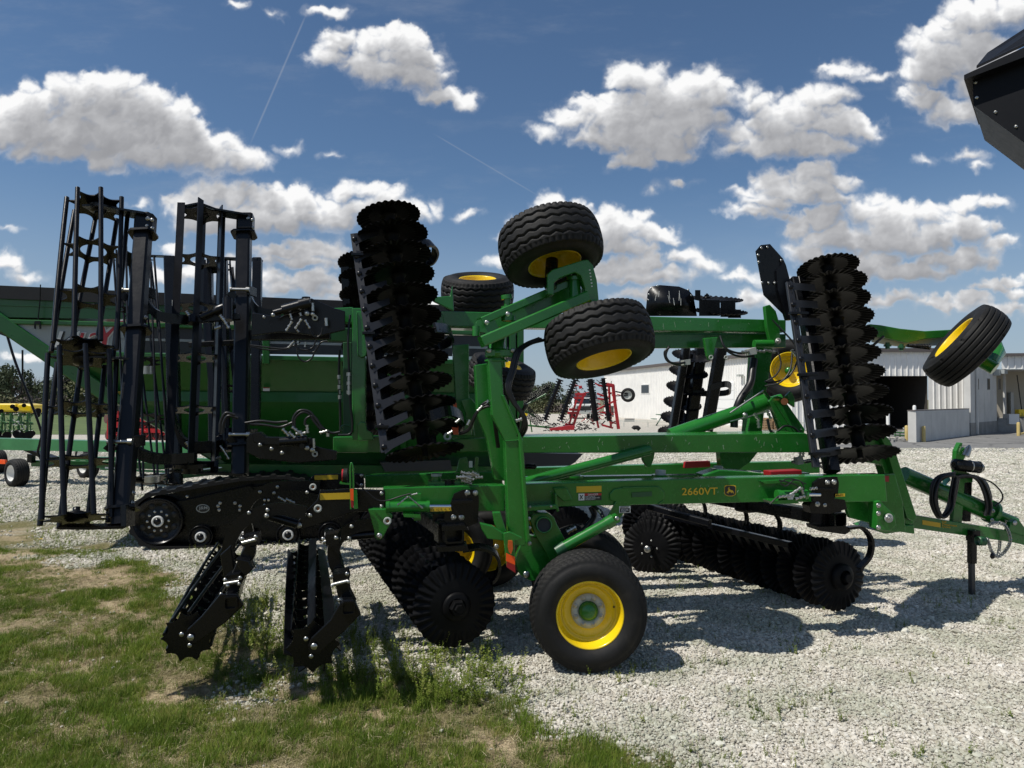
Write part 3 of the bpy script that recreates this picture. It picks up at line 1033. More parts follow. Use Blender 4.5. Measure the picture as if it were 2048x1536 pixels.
def rand_mat(name, stops, rough=0.85, trans=0.0):
    m_ = bpy.data.materials.new(name)
    m_.use_nodes = True
    q = NG(m_.node_tree)
    b = m_.node_tree.nodes['Principled BSDF']
    oi = q.n('ShaderNodeObjectInfo')
    pos = q.n('ShaderNodeNewGeometry').outputs['Position']
    wn = q.n('ShaderNodeTexWhiteNoise', noise_dimensions='3D', i={0: oi.outputs['Location']})
    f = wn.outputs[0]
    c = q.ramp(f, stops)
    nz = q.n('ShaderNodeTexNoise', i={'Vector': pos, 'Scale': 2.0, 'Detail': 3.0})
    c = q.mix(q.mr(nz.outputs[0], 0.35, 0.65), q.mix(1.0, c, (0.72, 0.76, 0.70), 'MULTIPLY'), c)
    q.link(c, b.inputs['Base Color'])
    b.inputs['Roughness'].default_value = rough
    b.inputs['Specular IOR Level'].default_value = 0.2
    if trans:
        tb = q.n('ShaderNodeBsdfTranslucent', i={'Color': c})
        mx = q.n('ShaderNodeMixShader', i={0: trans, 1: b.outputs[0], 2: tb.outputs[0]})
        q.link(mx.outputs[0], m_.node_tree.nodes['Material Output'].inputs[0])
    return m_


stone_mat = rand_mat('limestone_chip', [(0.0, (0.38, 0.34, 0.28)), (0.12, (0.50, 0.465, 0.40)), (0.5, (0.56, 0.525, 0.46)), (0.85, (0.62, 0.585, 0.52)), (1.0, (0.72, 0.69, 0.63))])
stones = []
for k in range(6):
    bm = bmesh.new()
    bmesh.ops.create_icosphere(bm, subdivisions=1, radius=1.0)
    r_ = random.Random(k)
    sx, sy, sz = r_.uniform(0.8, 1.25), r_.uniform(0.7, 1.0), r_.uniform(0.5, 0.75)
    for v_ in bm.verts:
        j = 1 + r_.uniform(-0.22, 0.18)
        v_.co = Vector((v_.co.x * sx * j, v_.co.y * sy * j, v_.co.z * sz * j))
    me = bpy.data.meshes.new('chip')
    bm.to_mesh(me)
    bm.free()
    me.materials.append(stone_mat)
    stones.append(bpy.data.objects.new('chip', me))

# stones: density falls with distance
pts = []
for (y0, y1, dens, rad) in ((2.9, 5.0, 5200, 0.0082), (5.0, 7.0, 4200, 0.0088), (7.0, 9.5, 2600, 0.0105), (9.5, 15.0, 900, 0.015), (15.0, 26.0, 260, 0.022)):
    xm = y1 * 0.76 + 0.2
    n = int((y1 - y0) * 2 * xm * dens)
    x = rng.uniform(-xm, xm, n)
    y = rng.uniform(y0, y1, n)
    ok = (np.abs(x) < y * 0.745 + 0.15) & (rng.uniform(0, 1, n) > np.clip(grass_mask(x, y) * 1.35 - 0.12, 0, 0.996))
    x, y = x[ok], y[ok]
    s_ = rad * rng.lognormal(0, 0.36, len(x))
    z = (fbm(x, y, 9, 3, 6) - 0.5) * 0.012 + s_ * 0.12 - 0.004 + rng.uniform(0, 0.004, len(x))
    pts.append(np.stack([x, y, z, s_], -1))
pts = np.concatenate(pts)
scatter('gravel_stones', pts[:, :3], pts[:, 3], stones, '', 'free', 3)


def blade(b, x, y, h_, w_, lean, az, seg=3):
    ca, sa = math.cos(az), math.sin(az)
    vs = []
    for i in range(seg + 1):
        t = i / seg
        off = lean * t * t
        cx, cy, cz = x + ca * off, y + sa * off, h_ * t * (1 - 0.25 * lean / max(h_, 0.01) * t)
        ww = w_ * (1 - t ** 1.5) * 0.5
        vs += [(cx - sa * ww, cy + ca * ww, cz), (cx + sa * ww, cy - ca * ww, cz)]
    b.add(vs, [(2 * i, 2 * i + 1, 2 * i + 3, 2 * i + 2) for i in range(seg)])


grass_mat = rand_mat('grass_blade', [(0.0, (0.10, 0.175, 0.020)), (0.45, (0.165, 0.25, 0.030)), (0.85, (0.26, 0.32, 0.05)), (1.0, (0.40, 0.35, 0.13))], 0.6, 0.35)
dry_mat = rand_mat('dry_blade', [(0.0, (0.20, 0.16, 0.09)), (0.5, (0.42, 0.34, 0.20)), (1.0, (0.62, 0.53, 0.34))], 0.8, 0.2)
weed_mat = rand_mat('weed_leaf', [(0.0, (0.16, 0.23, 0.035)), (0.6, (0.26, 0.33, 0.055)), (1.0, (0.40, 0.42, 0.13))], 0.6, 0.4)
R_ = random.Random(5)
tufts, drys, weeds_ = [], [], []
for k in range(5):
    b = B()
    for i in range(34):
        blade(b, R_.gauss(0, 0.024), R_.gauss(0, 0.024), R_.uniform(0.028, 0.075), R_.uniform(0.0022, 0.0042), R_.uniform(0.005, 0.045), R_.uniform(0, 6.28))
    tufts.append(proto('grass_tuft', b, grass_mat))
for k in range(3):
    b = B()
    for i in range(20):
        blade(b, R_.gauss(0, 0.03), R_.gauss(0, 0.03), R_.uniform(0.006, 0.025), R_.uniform(0.002, 0.004), R_.uniform(0.02, 0.07), R_.uniform(0, 6.28))
    drys.append(proto('dry_tuft', b, dry_mat))
for k in range(5):
    b = B()
    for st in range(R_.randint(3, 5)):
        h_ = R_.uniform(0.10, 0.20)
        az = R_.uniform(0, 6.28)
        ln = R_.uniform(0.0, 0.05)
        x0, y0 = R_.gauss(0, 0.02), R_.gauss(0, 0.02)
        blade(b, x0, y0, h_, 0.0035, ln, az, 4)
        for i in range(26):
            t = R_.uniform(0.12, 1.0)
            cx, cy, cz = x0 + math.cos(az) * ln * t * t, y0 + math.sin(az) * ln * t * t, h_ * t
            a2 = R_.uniform(0, 6.28)
            L = R_.uniform(0.008, 0.020) * (1.25 - 0.6 * t)
            dx, dy = math.cos(a2), math.sin(a2)
            ww = L * 0.26
            b.add([(cx, cy, cz), (cx + dx * L * 0.6 - dy * ww, cy + dy * L * 0.6 + dx * ww, cz + L * 0.35), (cx + dx * L, cy + dy * L, cz + L * 0.5), (cx + dx * L * 0.6 + dy * ww, cy + dy * L * 0.6 - dx * ww, cz + L * 0.35)], [(0, 1, 2, 3)])
    weeds_.append(proto('weed', b, weed_mat))


def field(n, y0, y1, fn):
    xm = y1 * 0.76
    x = rng.uniform(-xm, xm, n)
    y = rng.uniform(y0, y1, n)
    ok = (np.abs(x) < y * 0.745 + 0.1)
    x, y = x[ok], y[ok]
    p = fn(x, y)
    ok = rng.uniform(0, 1, len(x)) < p
    return x[ok], y[ok]


def gz(x, y):
    return (fbm(x, y, 2.5, 4, 5) - 0.5) * 0.035 * grass_mask(x, y) + (fbm(x, y, 9, 3, 6) - 0.5) * 0.012 - 0.008


x, y = field(90000, 3.0, 8.5, lambda x, y: np.clip(grass_mask(x, y) * 1.3 - 0.25, 0, 1) * (1 - 0.93 * dirt_mask(x, y)) * np.clip(fbm(x, y, 3.1, 3, 8) * 2.6 - 0.65, 0.10, 1))
lush = np.clip(fbm(x, y, 1.5, 3, 40) * 1.6 - 0.1, 0.45, 1.25)
scatter('grass', np.stack([x, y, gz(x, y)], -1), lush * rng.uniform(0.7, 1.25, len(x)), tufts, '', 0.15, 5)
x, y = field(75000, 3.0, 8.0, lambda x, y: np.clip(grass_mask(x, y) * 1.3 - 0.1, 0, 1) * (1 - 0.55 * dirt_mask(x, y)) * 0.8)
scatter('dry_grass', np.stack([x, y, gz(x, y)], -1), rng.uniform(0.6, 1.3, len(x)), drys, '', 0.2, 6)
CL = gpts([(470, 1250), (520, 1290), (500, 1215), (740, 1300), (770, 1340), (800, 1370), (860, 1330), (965, 1350), (985, 1372), (690, 1290), (560, 1260), (610, 1330), (710, 1360), (640, 1310), (540, 1340), (900, 1400)])


def wf(x, y):
    d = np.full(x.shape, 9.0)
    for a, b_ in CL:
        d = np.minimum(d, np.hypot(x - a, y - b_))
    px, py = to_px(x, y)
    near = np.clip(1.1 - d / 0.22, 0, 1)
    return np.maximum(near * 0.9, sparse_mask(x, y) * 0.14 * (y < 8.5) + np.exp(-np.abs(grass_mask(x, y) - 0.5) * 4) * 0.16 * (fbm(x, y, 2.0, 3, 19) > 0.45))


x, y = field(26000, 3.2, 9.5, wf)
d = np.full(x.shape, 9.0)
for a, b_ in CL:
    d = np.minimum(d, np.hypot(x - a, y - b_))
s_ = np.where(d < 0.32, rng.uniform(0.7, 1.25, len(x)), rng.uniform(0.25, 0.55, len(x)))
scatter('weeds', np.stack([x, y, gz(x, y)], -1), s_, weeds_, '', 0.12, 8)
# low seedlings over the gravel
x, y = field(120000, 3.2, 13.0, lambda x, y: sparse_mask(x, y) * 0.62 * (grass_mask(x, y) < 0.75))
scatter('seedlings', np.stack([x, y, gz(x, y)], -1), rng.uniform(0.25, 0.6, len(x)), tufts[:2] + drys[:1] + weeds_[:2], '', 0.2, 9)
# ================================================================== the tillage implement
PSI = math.radians(8)
O0 = W(1190, 1240, 4.63)
F = Frame(O0, PSI)
T = empty('tillage_implement', (O0.x, O0.y + 1.5, 0.0), None,
          label='green folded tillage implement with upright black disc gangs and yellow wheels on the gravel', category='farm implement')

TY_Z = tyre_mesh('zigzag_tyre', 0.375, 0.33, 0.185, 'zigzag', M['rubber'])
TY_ROAD = tyre_mesh('road_tyre', 0.395, 0.34, 0.215, 'road', M['rubber'], 240)
TY_RIB = tyre_mesh('ribbed_tyre', 0.375, 0.26, 0.20, 'rib', M['rubber'])
RIM_Z = rim_mesh('yellow_rim', 0.185, 0.33, M['yellow'], 0.02)
RIM_ROAD = rim_mesh('yellow_rim_large', 0.215, 0.34, M['yellow'], 0.035)
RIM_RIB = rim_mesh('yellow_rim_ribbed', 0.20, 0.26, M['yellow'], 0.0)
hb = B()
hb.lathe([(0.115, 0.035), (0.115, 0.050), (0.068, 0.052), (0.066, 0.038)], Matrix.Identity(4), 40)
HUBFACE = hb.mesh('hub_face', M['hub_grey'])
hb = B()
hb.lathe([(0.066, 0.02), (0.064, 0.055), (0.056, 0.075), (0.035, 0.088), (0.0, 0.092)], Matrix.Identity(4), 32)
HUBCAP = hb.mesh('hub_cap', M['green'])
hb = B()
hb.lathe([(0.0, 0.07), (0.03, 0.07), (0.04, 0.05), (0.045, -0.02)], Matrix.Identity(4), 24)
HUBCAP_S = hb.mesh('hub_cap_small', M['green'])


def wheel(center, axis, tyre, rim, big=False, parent=None, name='wheel', small_hub=False, xh=None):
    c = Vector(center)
    e = empty(name, c, parent or T)
    Mx = align(c, axis, xh)
    put('tyre', tyre, Mx, e)
    put('rim', rim, Mx, e)
    if big:
        put('hub_face', HUBFACE, Mx, e)
        put('hub_cap', HUBCAP, Mx, e)
        for k in range(8):
            a = 2 * math.pi * (k + 0.5) / 8
            put('wheel_nut', BOLT, Mx @ Matrix.Translation((0.092 * math.cos(a), 0.092 * math.sin(a), 0.050)) @ Matrix.Scale(0.0165, 4), e)
        put('valve', RIVET, Mx @ Matrix.Translation((0.17, 0.03, 0.06)) @ Matrix.Scale(0.008, 4), e)
    if small_hub:
        put('hub_cap', HUBCAP_S, Mx, e)
    return e


ax_near = (F.ex * -0.13 - F.n).normalized()
cW1 = F.P(1187, 1226, 0.0) + F.n * 0.16
cW1.z = 0.385
wheel(cW1, ax_near, TY_ROAD, RIM_ROAD, True)
cW2 = cW1 + F.n * 0.75 + F.ex * 0.14
cW2.z = 0.42
wheel(cW2, ax_near, TY_ROAD, RIM_ROAD)
cW3 = W(975, 1120, 6.9)
cW3.z = 0.385
wheel(cW3, ax_near, TY_ROAD, RIM_ROAD)
cW4 = cW1 + F.n * 2.05 - F.ex * 0.80
cW4.z = 0.39
wheel(cW4, ax_near, TY_ROAD, RIM_ROAD)
# folded wing gauge wheels
lean = (F.ex * -0.16 + F.n * 0.31 + ZV * 0.94).normalized()
wheel(W(1198, 681, 4.88), -lean, TY_Z, RIM_Z)
wheel(W(1101, 494, 5.10), -lean, TY_Z, RIM_Z)
lean2 = (F.ex * -0.03 - F.n * 0.33 + ZV * 0.94).normalized()
wheel(W(955, 585, 7.30), lean2, TY_Z, RIM_Z)
lean3 = (F.ex * 0.25 - F.n * 0.30 + ZV * 0.92).normalized()
wheel(W(1002, 752, 7.75), lean3, TY_Z, RIM_Z)
axc = Vector((-0.74, 0.23, 0.63)).normalized()
wheel(W(1931, 692, 6.0), axc, TY_RIB, RIM_RIB, small_hub=True, name='caster_wheel')
wheel(W(1577, 742, 8.4), Vector((-0.28, -0.90, 0.10)), TY_RIB, RIM_RIB, small_hub=True, name='caster_wheel')

# ------------------------------------------------------------------ centre frame
G, K = M['green'], M['black']


def part(name, m_, fn, parent=None, **tags):
    b = B()
    fn(b)
    return b.build(name, m_, parent or T, **tags)


def beam_px(name, m_, poly, v, th, bev=True, parent=None, **tags):
    b = B()
    b.plate(F, poly, v, th)
    o = b.build(name, m_, parent or T, **tags)
    if bev:
        md = o.modifiers.new('edge', 'BEVEL')
        md.width = 0.006
        md.segments = 2
        md.limit_method = 'ANGLE'
    return o


rail = beam_px('frame_rail', G, [(1045, 968), (1400, 957), (1770, 949), (1775, 1004), (1530, 1004), (1045, 1015)], 0.45, 0.13)
beam_px('frame_rail', G, [(766, 976), (1010, 970), (1010, 1023), (766, 1020)], 0.47, 0.12)
beam_px('frame_rail', G, [(730, 951), (1005, 943), (1005, 975), (730, 976)], 1.35, 0.12)
beam_px('frame_rail', G, [(1045, 936), (1400, 927), (1640, 922), (1640, 946), (1045, 965)], 2.1, 0.12)
beam_px('cross_tube', G, [(1048, 955), (1620, 946), (1620, 953), (1048, 963)], 1.25, 0.10)
# raised plates on the near rail
b = beam_px('side_plate', G, [(1228, 978), (1245, 975), (1318, 974), (1330, 984), (1328, 1000), (1315, 1009), (1262, 1010), (1232, 1047), (1214, 1035), (1232, 1004), (1220, 1000), (1219, 988)], 0.436, 0.014)
part('slot', M['dull_green'], lambda b: b.ribbon(F, [(1264, 990), (1304, 988)], 9, 0.428, 0.008), b)
beam_px('gusset', G, [(1107, 977), (1134, 976), (1146, 1000), (1128, 1003), (1112, 990)], 0.42, 0.03)
beam_px('gusset', G, [(1110, 988), (1113, 987), (1116, 1008), (1119, 1022), (1114, 1025), (1110, 1010)], 0.36, 0.07)
beam_px('bearing_shelf', G, [(1052, 1013), (1113, 1009), (1118, 1018), (1052, 1023)], 0.34, 0.12)
beam_px('front_web', G, [(1560, 950), (1790, 948), (1806, 1004), (1812, 1064), (1756, 1062), (1738, 1046), (1700, 1036), (1688, 1004), (1566, 1004)], 0.60, 0.04)
beam_px('front_bracket', G, [(1752, 1003), (1760, 1001), (1790, 1031), (1793, 1050), (1780, 1063), (1754, 1059)], 0.42, 0.10)
bolts(F, [(1757, 1011, 5), (1757, 1027, 5), (1757, 1055, 5)], 0.41, T)
bolts(F, [(1777, 1036, 9)], 0.41, T, WASHER, 'washer')
bolts(F, [(1777, 1036, 6)], 0.40, T)

# decals on the rail
def decal(name, m_, x0, y0, x1, y1, v, sl=-0.028, parent=None, th=0.002):
    b = B()
    dy = (x1 - x0) * sl
    b.plate(F, [(x0, y0), (x1, y0 + dy), (x1, y1 + dy), (x0, y1)], v, th)
    return b.build(name, m_, parent or T)


decal('yellow_marker', M['yellow_decal'], 1153, 973, 1203, 985, 0.4475)
d = decal('warning_label', M['black_print'], 1157, 987, 1203, 1001.5, 0.4475)
decal('label_panel', M['white'], 1157, 987.5, 1169, 1001, 0.4455, parent=d)
decal('label_header', M['red'], 1169, 987, 1203, 991.5, 0.4455, parent=d)
text_obj('label_lettering', 'DANGER', F, 1176, 991.2, 3.6, 0.4445, M['white'], d, 0.028, wpx=21)
text_obj('label_print', 'KEEP CLEAR OF\nFOLDING WINGS AND\nMOVING PARTS', F, 1171, 1000.2, 7.5, 0.4445, M['white'], d, 0.028, wpx=29)
part('label_figure', M['black_print'], lambda b: (b.ribbon(F, [(1160, 990), (1165, 998)], 2, 0.4445, 0.0008), b.ribbon(F, [(1166, 990), (1161, 996), (1160, 999)], 1.6, 0.4440, 0.0008)), d)
text_obj('model_number', '2660VT', F, 1363.5, 990.5, 14.5, 0.4475, M['yellow_decal'], T, 0.0, wpx=75, bold=0.010)
lg = B()
cx, cy, hw_, hh = 1460.5, 981.5, 11.5, 11
lg.plate(F, [(cx - hw_, cy - hh + 2.5), (cx - hw_ + 1, cy - hh + .6), (cx - 7, cy - hh), (cx + 7, cy - hh), (cx + hw_ - 1, cy - hh + .6), (cx + hw_, cy - hh + 2.5), (cx + hw_, cy + 6), (cx + hw_ - 1.6, cy + 8.6), (cx + 4, cy + hh), (cx - 4, cy + hh), (cx - hw_ + 1.6, cy + 8.6), (cx - hw_, cy + 6)], 0.4475, 0.002)
lg = lg.build('emblem', M['yellow_decal'], T)
lb = B()
k_ = 0.90
lb.plate(F, [(cx + (x - cx) * k_, cy + (y - cy) * k_) for x, y in [(cx - hw_, cy - hh + 2.5), (cx - 7, cy - hh), (cx + 7, cy - hh), (cx + hw_, cy - hh + 2.5), (cx + hw_, cy + 6), (cx + hw_ - 1.6, cy + 8.6), (cx + 4, cy + hh), (cx - 4, cy + hh), (cx - hw_ + 1.6, cy + 8.6), (cx - hw_, cy + 6)]], 0.446, 0.001)
lb.build('emblem_field', M['black_print'], lg)
# leaping stag
st_ = [(-7.5, 5.5), (-7.0, 2.6), (-4.6, 0.6), (-3.6, -1.4), (-3.9, -3.4), (-5.2, -3.6), (-5.0, -4.6), (-3.6, -4.9), (-4.4, -7.6), (-3.6, -7.4), (-2.8, -5.2), (-1.6, -7.4), (-0.9, -7.0), (-2.0, -4.6),
       (-1.2, -3.0), (2.6, -1.2), (5.2, -0.4), (7.8, 3.6), (8.2, 6.4), (7.4, 6.2), (5.8, 3.6), (3.4, 2.8), (4.6, 5.4), (2.6, 4.6), (0.8, 2.6), (-2.4, 3.0), (-4.6, 4.4), (-3.2, 6.6), (-4.4, 6.6), (-5.8, 4.2), (-6.6, 4.6)]
part('emblem_stag', M['yellow_decal'], lambda b: b.plate(F, [(cx + x * .95, cy + y * .95) for x, y in st_], 0.4450, 0.001), lg)
d = decal('small_label', M['white'], 1238.5, 1012.5, 1261, 1026, 0.4345, -0.02)
decal('label_print', M['black_print'], 1240, 1016.5, 1259.5, 1025, 0.4330, -0.02, d, 0.001)
text_obj('label_lettering', 'IMPORTANT', F, 1241, 1015.8, 2.6, 0.4325, M['black_print'], d, 0.02, wpx=17)
text_obj('label_lettering', 'RAISE THE FRAME\nBEFORE FOLDING\nTHE WINGS', F, 1242, 1024.0, 6.0, 0.4315, M['white'], d, 0.02, wpx=15)
decal('small_label', M['white'], 1744, 951.5, 1755, 963.5, 0.594, 0.0)
decal('warning_label', M['dark_red'], 1756, 952, 1778, 963.5, 0.594, 0.0)

# main posts and struts
post = beam_px('fold_post', G, [(976, 716), (1003, 716), (1008, 800), (1036, 866), (1040, 880), (1054, 1078), (1050, 1092), (1018, 1090), (1010, 882), (984, 830)], 0.26, 0.13)
beam_px('post_edge', G, [(1003, 790), (1009, 790), (1040, 866), (1046, 880), (1060, 1078), (1053, 1086), (1038, 880), (1036, 868)], 0.22, 0.22)
beam_px('post_back', G, [(950, 730), (978, 726), (990, 832), (1012, 884), (1018, 960), (990, 960), (975, 880), (955, 830)], 0.55, 0.14)
beam_px('rear_stand', G, [(905, 690), (938, 688), (938, 790), (950, 872), (915, 872)], 1.25, 0.12)
part('swivel_tube', G, lambda b: (b.ring(F.P(993, 735, 0.33), F.P(993, 676, 0.33), 0.062, 0.05), b.cyl(F.P(993, 676, 0.33), F.P(994, 664, 0.33), 0.05)))
part('swivel_collar', G, lambda b: (b.ring(F.P(993, 715, 0.33), F.P(993, 698, 0.33), 0.078, 0.06), b.ring(F.P(993, 724, 0.33), F.P(993, 720, 0.33), 0.082, 0.055), b.bar(F.P(972, 706, 0.28), F.P(1027, 706, 0.28), 0.05, 0.05)))
bolts(F, [(978, 701, 5), (1026, 701, 5), (974, 645, 5), (1016, 628, 5)], 0.24, T)
part('hinge_head', G, lambda b: (b.plate(F, [(955, 640), (975, 636), (990, 640), (1000, 660), (985, 668), (962, 664), (950, 668), (950, 655)], 0.36, 0.10), b.cyl(F.P(952, 672, 0.30), F.P(952, 652, 0.30), 0.025)))
part('hinge_pin', G, lambda b: (b.cyl(F.P(1013, 590, 0.42), F.P(1014, 598, 0.42), 0.040), b.cyl(F.P(1014, 598, 0.42), F.P(1015, 618, 0.42), 0.022), b.cyl(F.P(1015, 612, 0.42), F.P(1016, 622, 0.42), 0.046), b.cyl(F.P(1016, 622, 0.42), F.P(1017, 640, 0.42), 0.03), b.cyl(F.P(1017, 632, 0.42), F.P(1017, 642, 0.42), 0.052)))
# parallel arms of the folded gauge wheel


def ch_bar(name, x0, y0, x1, y1, v, th, h_, m_=G, v1=None):
    b = B()
    v1 = v if v1 is None else v1
    b.bar(F.P(x0, y0, v), F.P(x1, y1, v1), th, h_)
    return b.build(name, m_, T)


ch_bar('wheel_arm', 960, 644, 1150, 562, 0.42, 0.16, 0.055, v1=0.50)
ch_bar('wheel_arm', 962, 684, 1172, 594, 0.20, 0.14, 0.075, v1=0.26)
ch_bar('wheel_arm_back', 1018, 640, 1160, 575, 0.62, 0.03, 0.12, v1=0.66)
part('arm_pivot', G, lambda b: (b.cyl(F.P(1149, 556, 0.40), F.P(1151, 606, 0.38), 0.042), b.cyl(F.P(1149, 561, 0.40), F.P(1149, 554, 0.40), 0.06), b.cyl(F.P(1142, 612, 0.30), F.P(1142, 604, 0.30), 0.075)))
beam_px('wheel_fork', G, [(1095, 588), (1095, 548), (1105, 539), (1165, 520), (1176, 519), (1186, 530), (1194, 560), (1199, 612), (1172, 612), (1170, 578), (1162, 552), (1150, 545), (1120, 556), (1108, 566), (1108, 590)], 0.30, 0.09)
part('wheel_axle', K, lambda b: b.cyl(F.P(1101, 575, 0.35), F.P(1104, 520, 0.42), 0.045))
part('wheel_axle', G, lambda b: b.cyl(F.P(1186, 605, 0.30), F.P(1196, 660, 0.22), 0.045))
part('arm_scale', M['white'], lambda b: [b.ribbon(F, [(1178 + i * 0.9, 540 + i * 6.5), (1181 + i * 0.9, 540 + i * 6.5)], 2.4, 0.2985, 0.002) for i in range(6)])

# wheel suspension
leg = beam_px('suspension_leg', G, [(1060, 1040), (1066, 1030), (1078, 1025), (1096, 1026), (1108, 1034), (1114, 1048), (1146, 1110), (1160, 1150), (1120, 1160), (1095, 1110), (1070, 1070)], 0.40, 0.14)
beam_px('axle_leg', G, [(1052, 1068), (1076, 1076), (1100, 1110), (1126, 1128), (1108, 1155), (1062, 1163), (1040, 1150), (1030, 1122), (1042, 1085)], 0.46, 0.10)
part('pivot_ring', G, lambda b: b.ring(F.P(1088, 1050, 0.36), F.P(1088, 1050, 0.53), 0.058, 0.047, 32), leg)
part('pivot_bore', M['black_print'], lambda b: b.cyl(F.P(1088, 1050, 0.385), F.P(1088, 1050, 0.398), 0.047, 28), leg)
part('axle_tube', G, lambda b: b.bar(cW1 + F.n * 0.15, cW2 + F.n * 0.3, 0.1, 0.1))
part('axle_tube', G, lambda b: b.bar(cW3 + F.n * 0.1, cW4 + F.n * 0.3, 0.1, 0.1))
part('lift_cylinder', G, lambda b: (b.cyl(F.P(1128, 1094, 0.30), F.P(1222, 1042, 0.30), 0.038, 28), b.cyl(F.P(1212, 1048, 0.30), F.P(1226, 1040, 0.30), 0.044, 28)))
part('cylinder_clevis', G, lambda b: (b.ribbon(F, [(1219, 1046), (1238, 1036)], 15, 0.27, 0.07)))
part('cylinder_foot', M['dull_green'], lambda b: b.cyl(F.P(1112, 1104, 0.30), F.P(1130, 1093, 0.30), 0.043, 24))
bolts(F, [(1234, 1037, 4.5)], 0.26, T, RIVET_Z, 'pin')
bolts(F, [(1058, 1037, 4), (1059, 1056, 4), (1059, 1087, 4.5), (1045, 1084, 4), (1053, 1149, 7), (991, 1040, 4.5), (993, 1093, 5), (1160, 1140, 4)], 0.33, T)
bolts(F, [(1060, 1014, 2.6), (1102, 1013, 2.6)], 0.33, T)
# lamp bracket with reflectors
lb = beam_px('lamp_bracket', G, [(1007, 1066), (1020, 1063), (1045, 1075), (1045, 1080), (1030, 1081), (1031, 1146), (1013, 1132), (1008, 1085)], 0.10, 0.02, parent=T)
part('amber_lamp', M['amber'], lambda b: b.plate(F, [(1017, 1082), (1025, 1082), (1026, 1098), (1022, 1109), (1018, 1104), (1016, 1094)], 0.075, 0.03), lb)
part('orange_reflector', M['orange'], lambda b: b.plate(F, [(1012, 1106), (1030, 1114), (1030, 1130), (1012, 1122)], 0.094, 0.004), lb)
part('red_reflector', M['dark_red'], lambda b: b.plate(F, [(1013, 1123), (1030, 1131), (1031, 1146), (1013, 1134)], 0.093, 0.004), lb)
beam_px('bracket_arm', G, [(960, 1046), (985, 1052), (1010, 1068), (1010, 1082), (975, 1078), (964, 1060)], 0.16, 0.05)
beam_px('hinge_plate', G, [(985, 1025), (1001, 1024), (1013, 1062), (1000, 1072), (990, 1050)], 0.20, 0.05)
beam_px('tail_reflector', M['orange'], [(903, 852), (916, 850), (917, 869), (907, 869)], 0.9, 0.006, False)
beam_px('tail_reflector', M['orange'], [(906, 806), (913, 806), (914, 822), (908, 822)], 0.9, 0.006, False)

# centre tower and diagonal braces
beam_px('wing_beam', G, [(905, 878), (978, 876), (978, 903), (905, 905)], 1.02, 0.16)
beam_px('wing_beam', G, [(1040, 874), (1610, 866), (1622, 872), (1622, 905), (1040, 906)], 1.02, 0.42)
beam_px('wing_beam_upper', G, [(882, 622), (1300, 633), (1572, 640), (1572, 664), (1300, 661), (882, 652)], 1.52, 0.16)
beam_px('wing_beam_flange', G, [(1180, 668), (1572, 668), (1572, 695), (1180, 697)], 1.66, 0.05)
beam_px('wing_beam_inner', M['dull_green'], [(1180, 661), (1560, 664), (1560, 670), (1180, 670)], 1.75, 0.05)
part('wing_strut', G, lambda b: b.cyl(F.P(1048, 966, 0.85), F.P(1300, 900, 0.98), 0.042, 24))
part('fold_cylinder', G, lambda b: (b.cyl(F.P(1340, 872, 1.5), F.P(1485, 822, 1.5), 0.066, 28), b.cyl(F.P(1480, 824, 1.5), F.P(1536, 803, 1.5), 0.078, 28), b.cyl(F.P(1530, 806, 1.5), F.P(1562, 796, 1.5), 0.04, 20)))
bolts(F, [(1490, 830, 5), (1598, 858, 7), (1757, 1000, 3)], 1.33, T)
beam_px('fold_link', G, [(1538, 803), (1544, 795), (1556, 792), (1566, 795), (1610, 858), (1609, 866), (1594, 870), (1575, 862), (1556, 838)], 1.30, 0.04)
beam_px('fold_link', G, [(1536, 800), (1550, 793), (1565, 800), (1590, 866), (1560, 866)], 1.62, 0.04)
beam_px('fold_ear', G, [(1572, 792), (1582, 782), (1590, 797), (1590, 815), (1580, 808)], 1.5, 0.04)
part('link_pin', M['copper'], lambda b: b.cyl(F.P(1569, 803, 1.22), F.P(1569, 803, 1.30), 0.03, 18))
beam_px('wing_riser', G, [(1511, 696), (1546, 696), (1534, 780), (1524, 866), (1496, 866), (1504, 790)], 1.62, 0.14)
beam_px('wing_riser', G, [(1448, 1000), (1440, 905), (1480, 905), (1516, 905), (1500, 925), (1478, 940)], 1.75, 0.10)
beam_px('fold_tab', G, [(1530, 612), (1540, 609), (1552, 622), (1559, 645), (1561, 676), (1551, 686), (1540, 680), (1534, 655)], 1.45, 0.05)
bolts(F, [(1556, 682, 6)], 1.42, T, WASHER, 'washer')
bolts(F, [(1556, 682, 4)], 1.41, T)
part('wing_cylinder', G, lambda b: b.cyl(F.P(1508, 688, 1.45), F.P(1545, 688, 1.45), 0.038, 20))
beam_px('hinge_bracket', G, [(1408, 676), (1436, 674), (1427, 712), (1424, 720), (1418, 720), (1414, 712)], 1.45, 0.04)
bolts(F, [(1422, 715, 5), (1452, 715, 4.5)], 1.43, T, WASHER, 'washer')
part('steel_rod', M['zinc'], lambda b: b.cyl(F.P(1460, 826, 1.35), F.P(1527, 781, 1.35), 0.008, 8))
part('steel_rod', M['zinc'], lambda b: b.cyl(F.P(1460, 843, 1.33), F.P(1540, 822, 1.33), 0.005, 8))
beam_px('rod_lever', G, [(1524, 781), (1529, 779), (1543, 796), (1538, 800)], 1.36, 0.02)
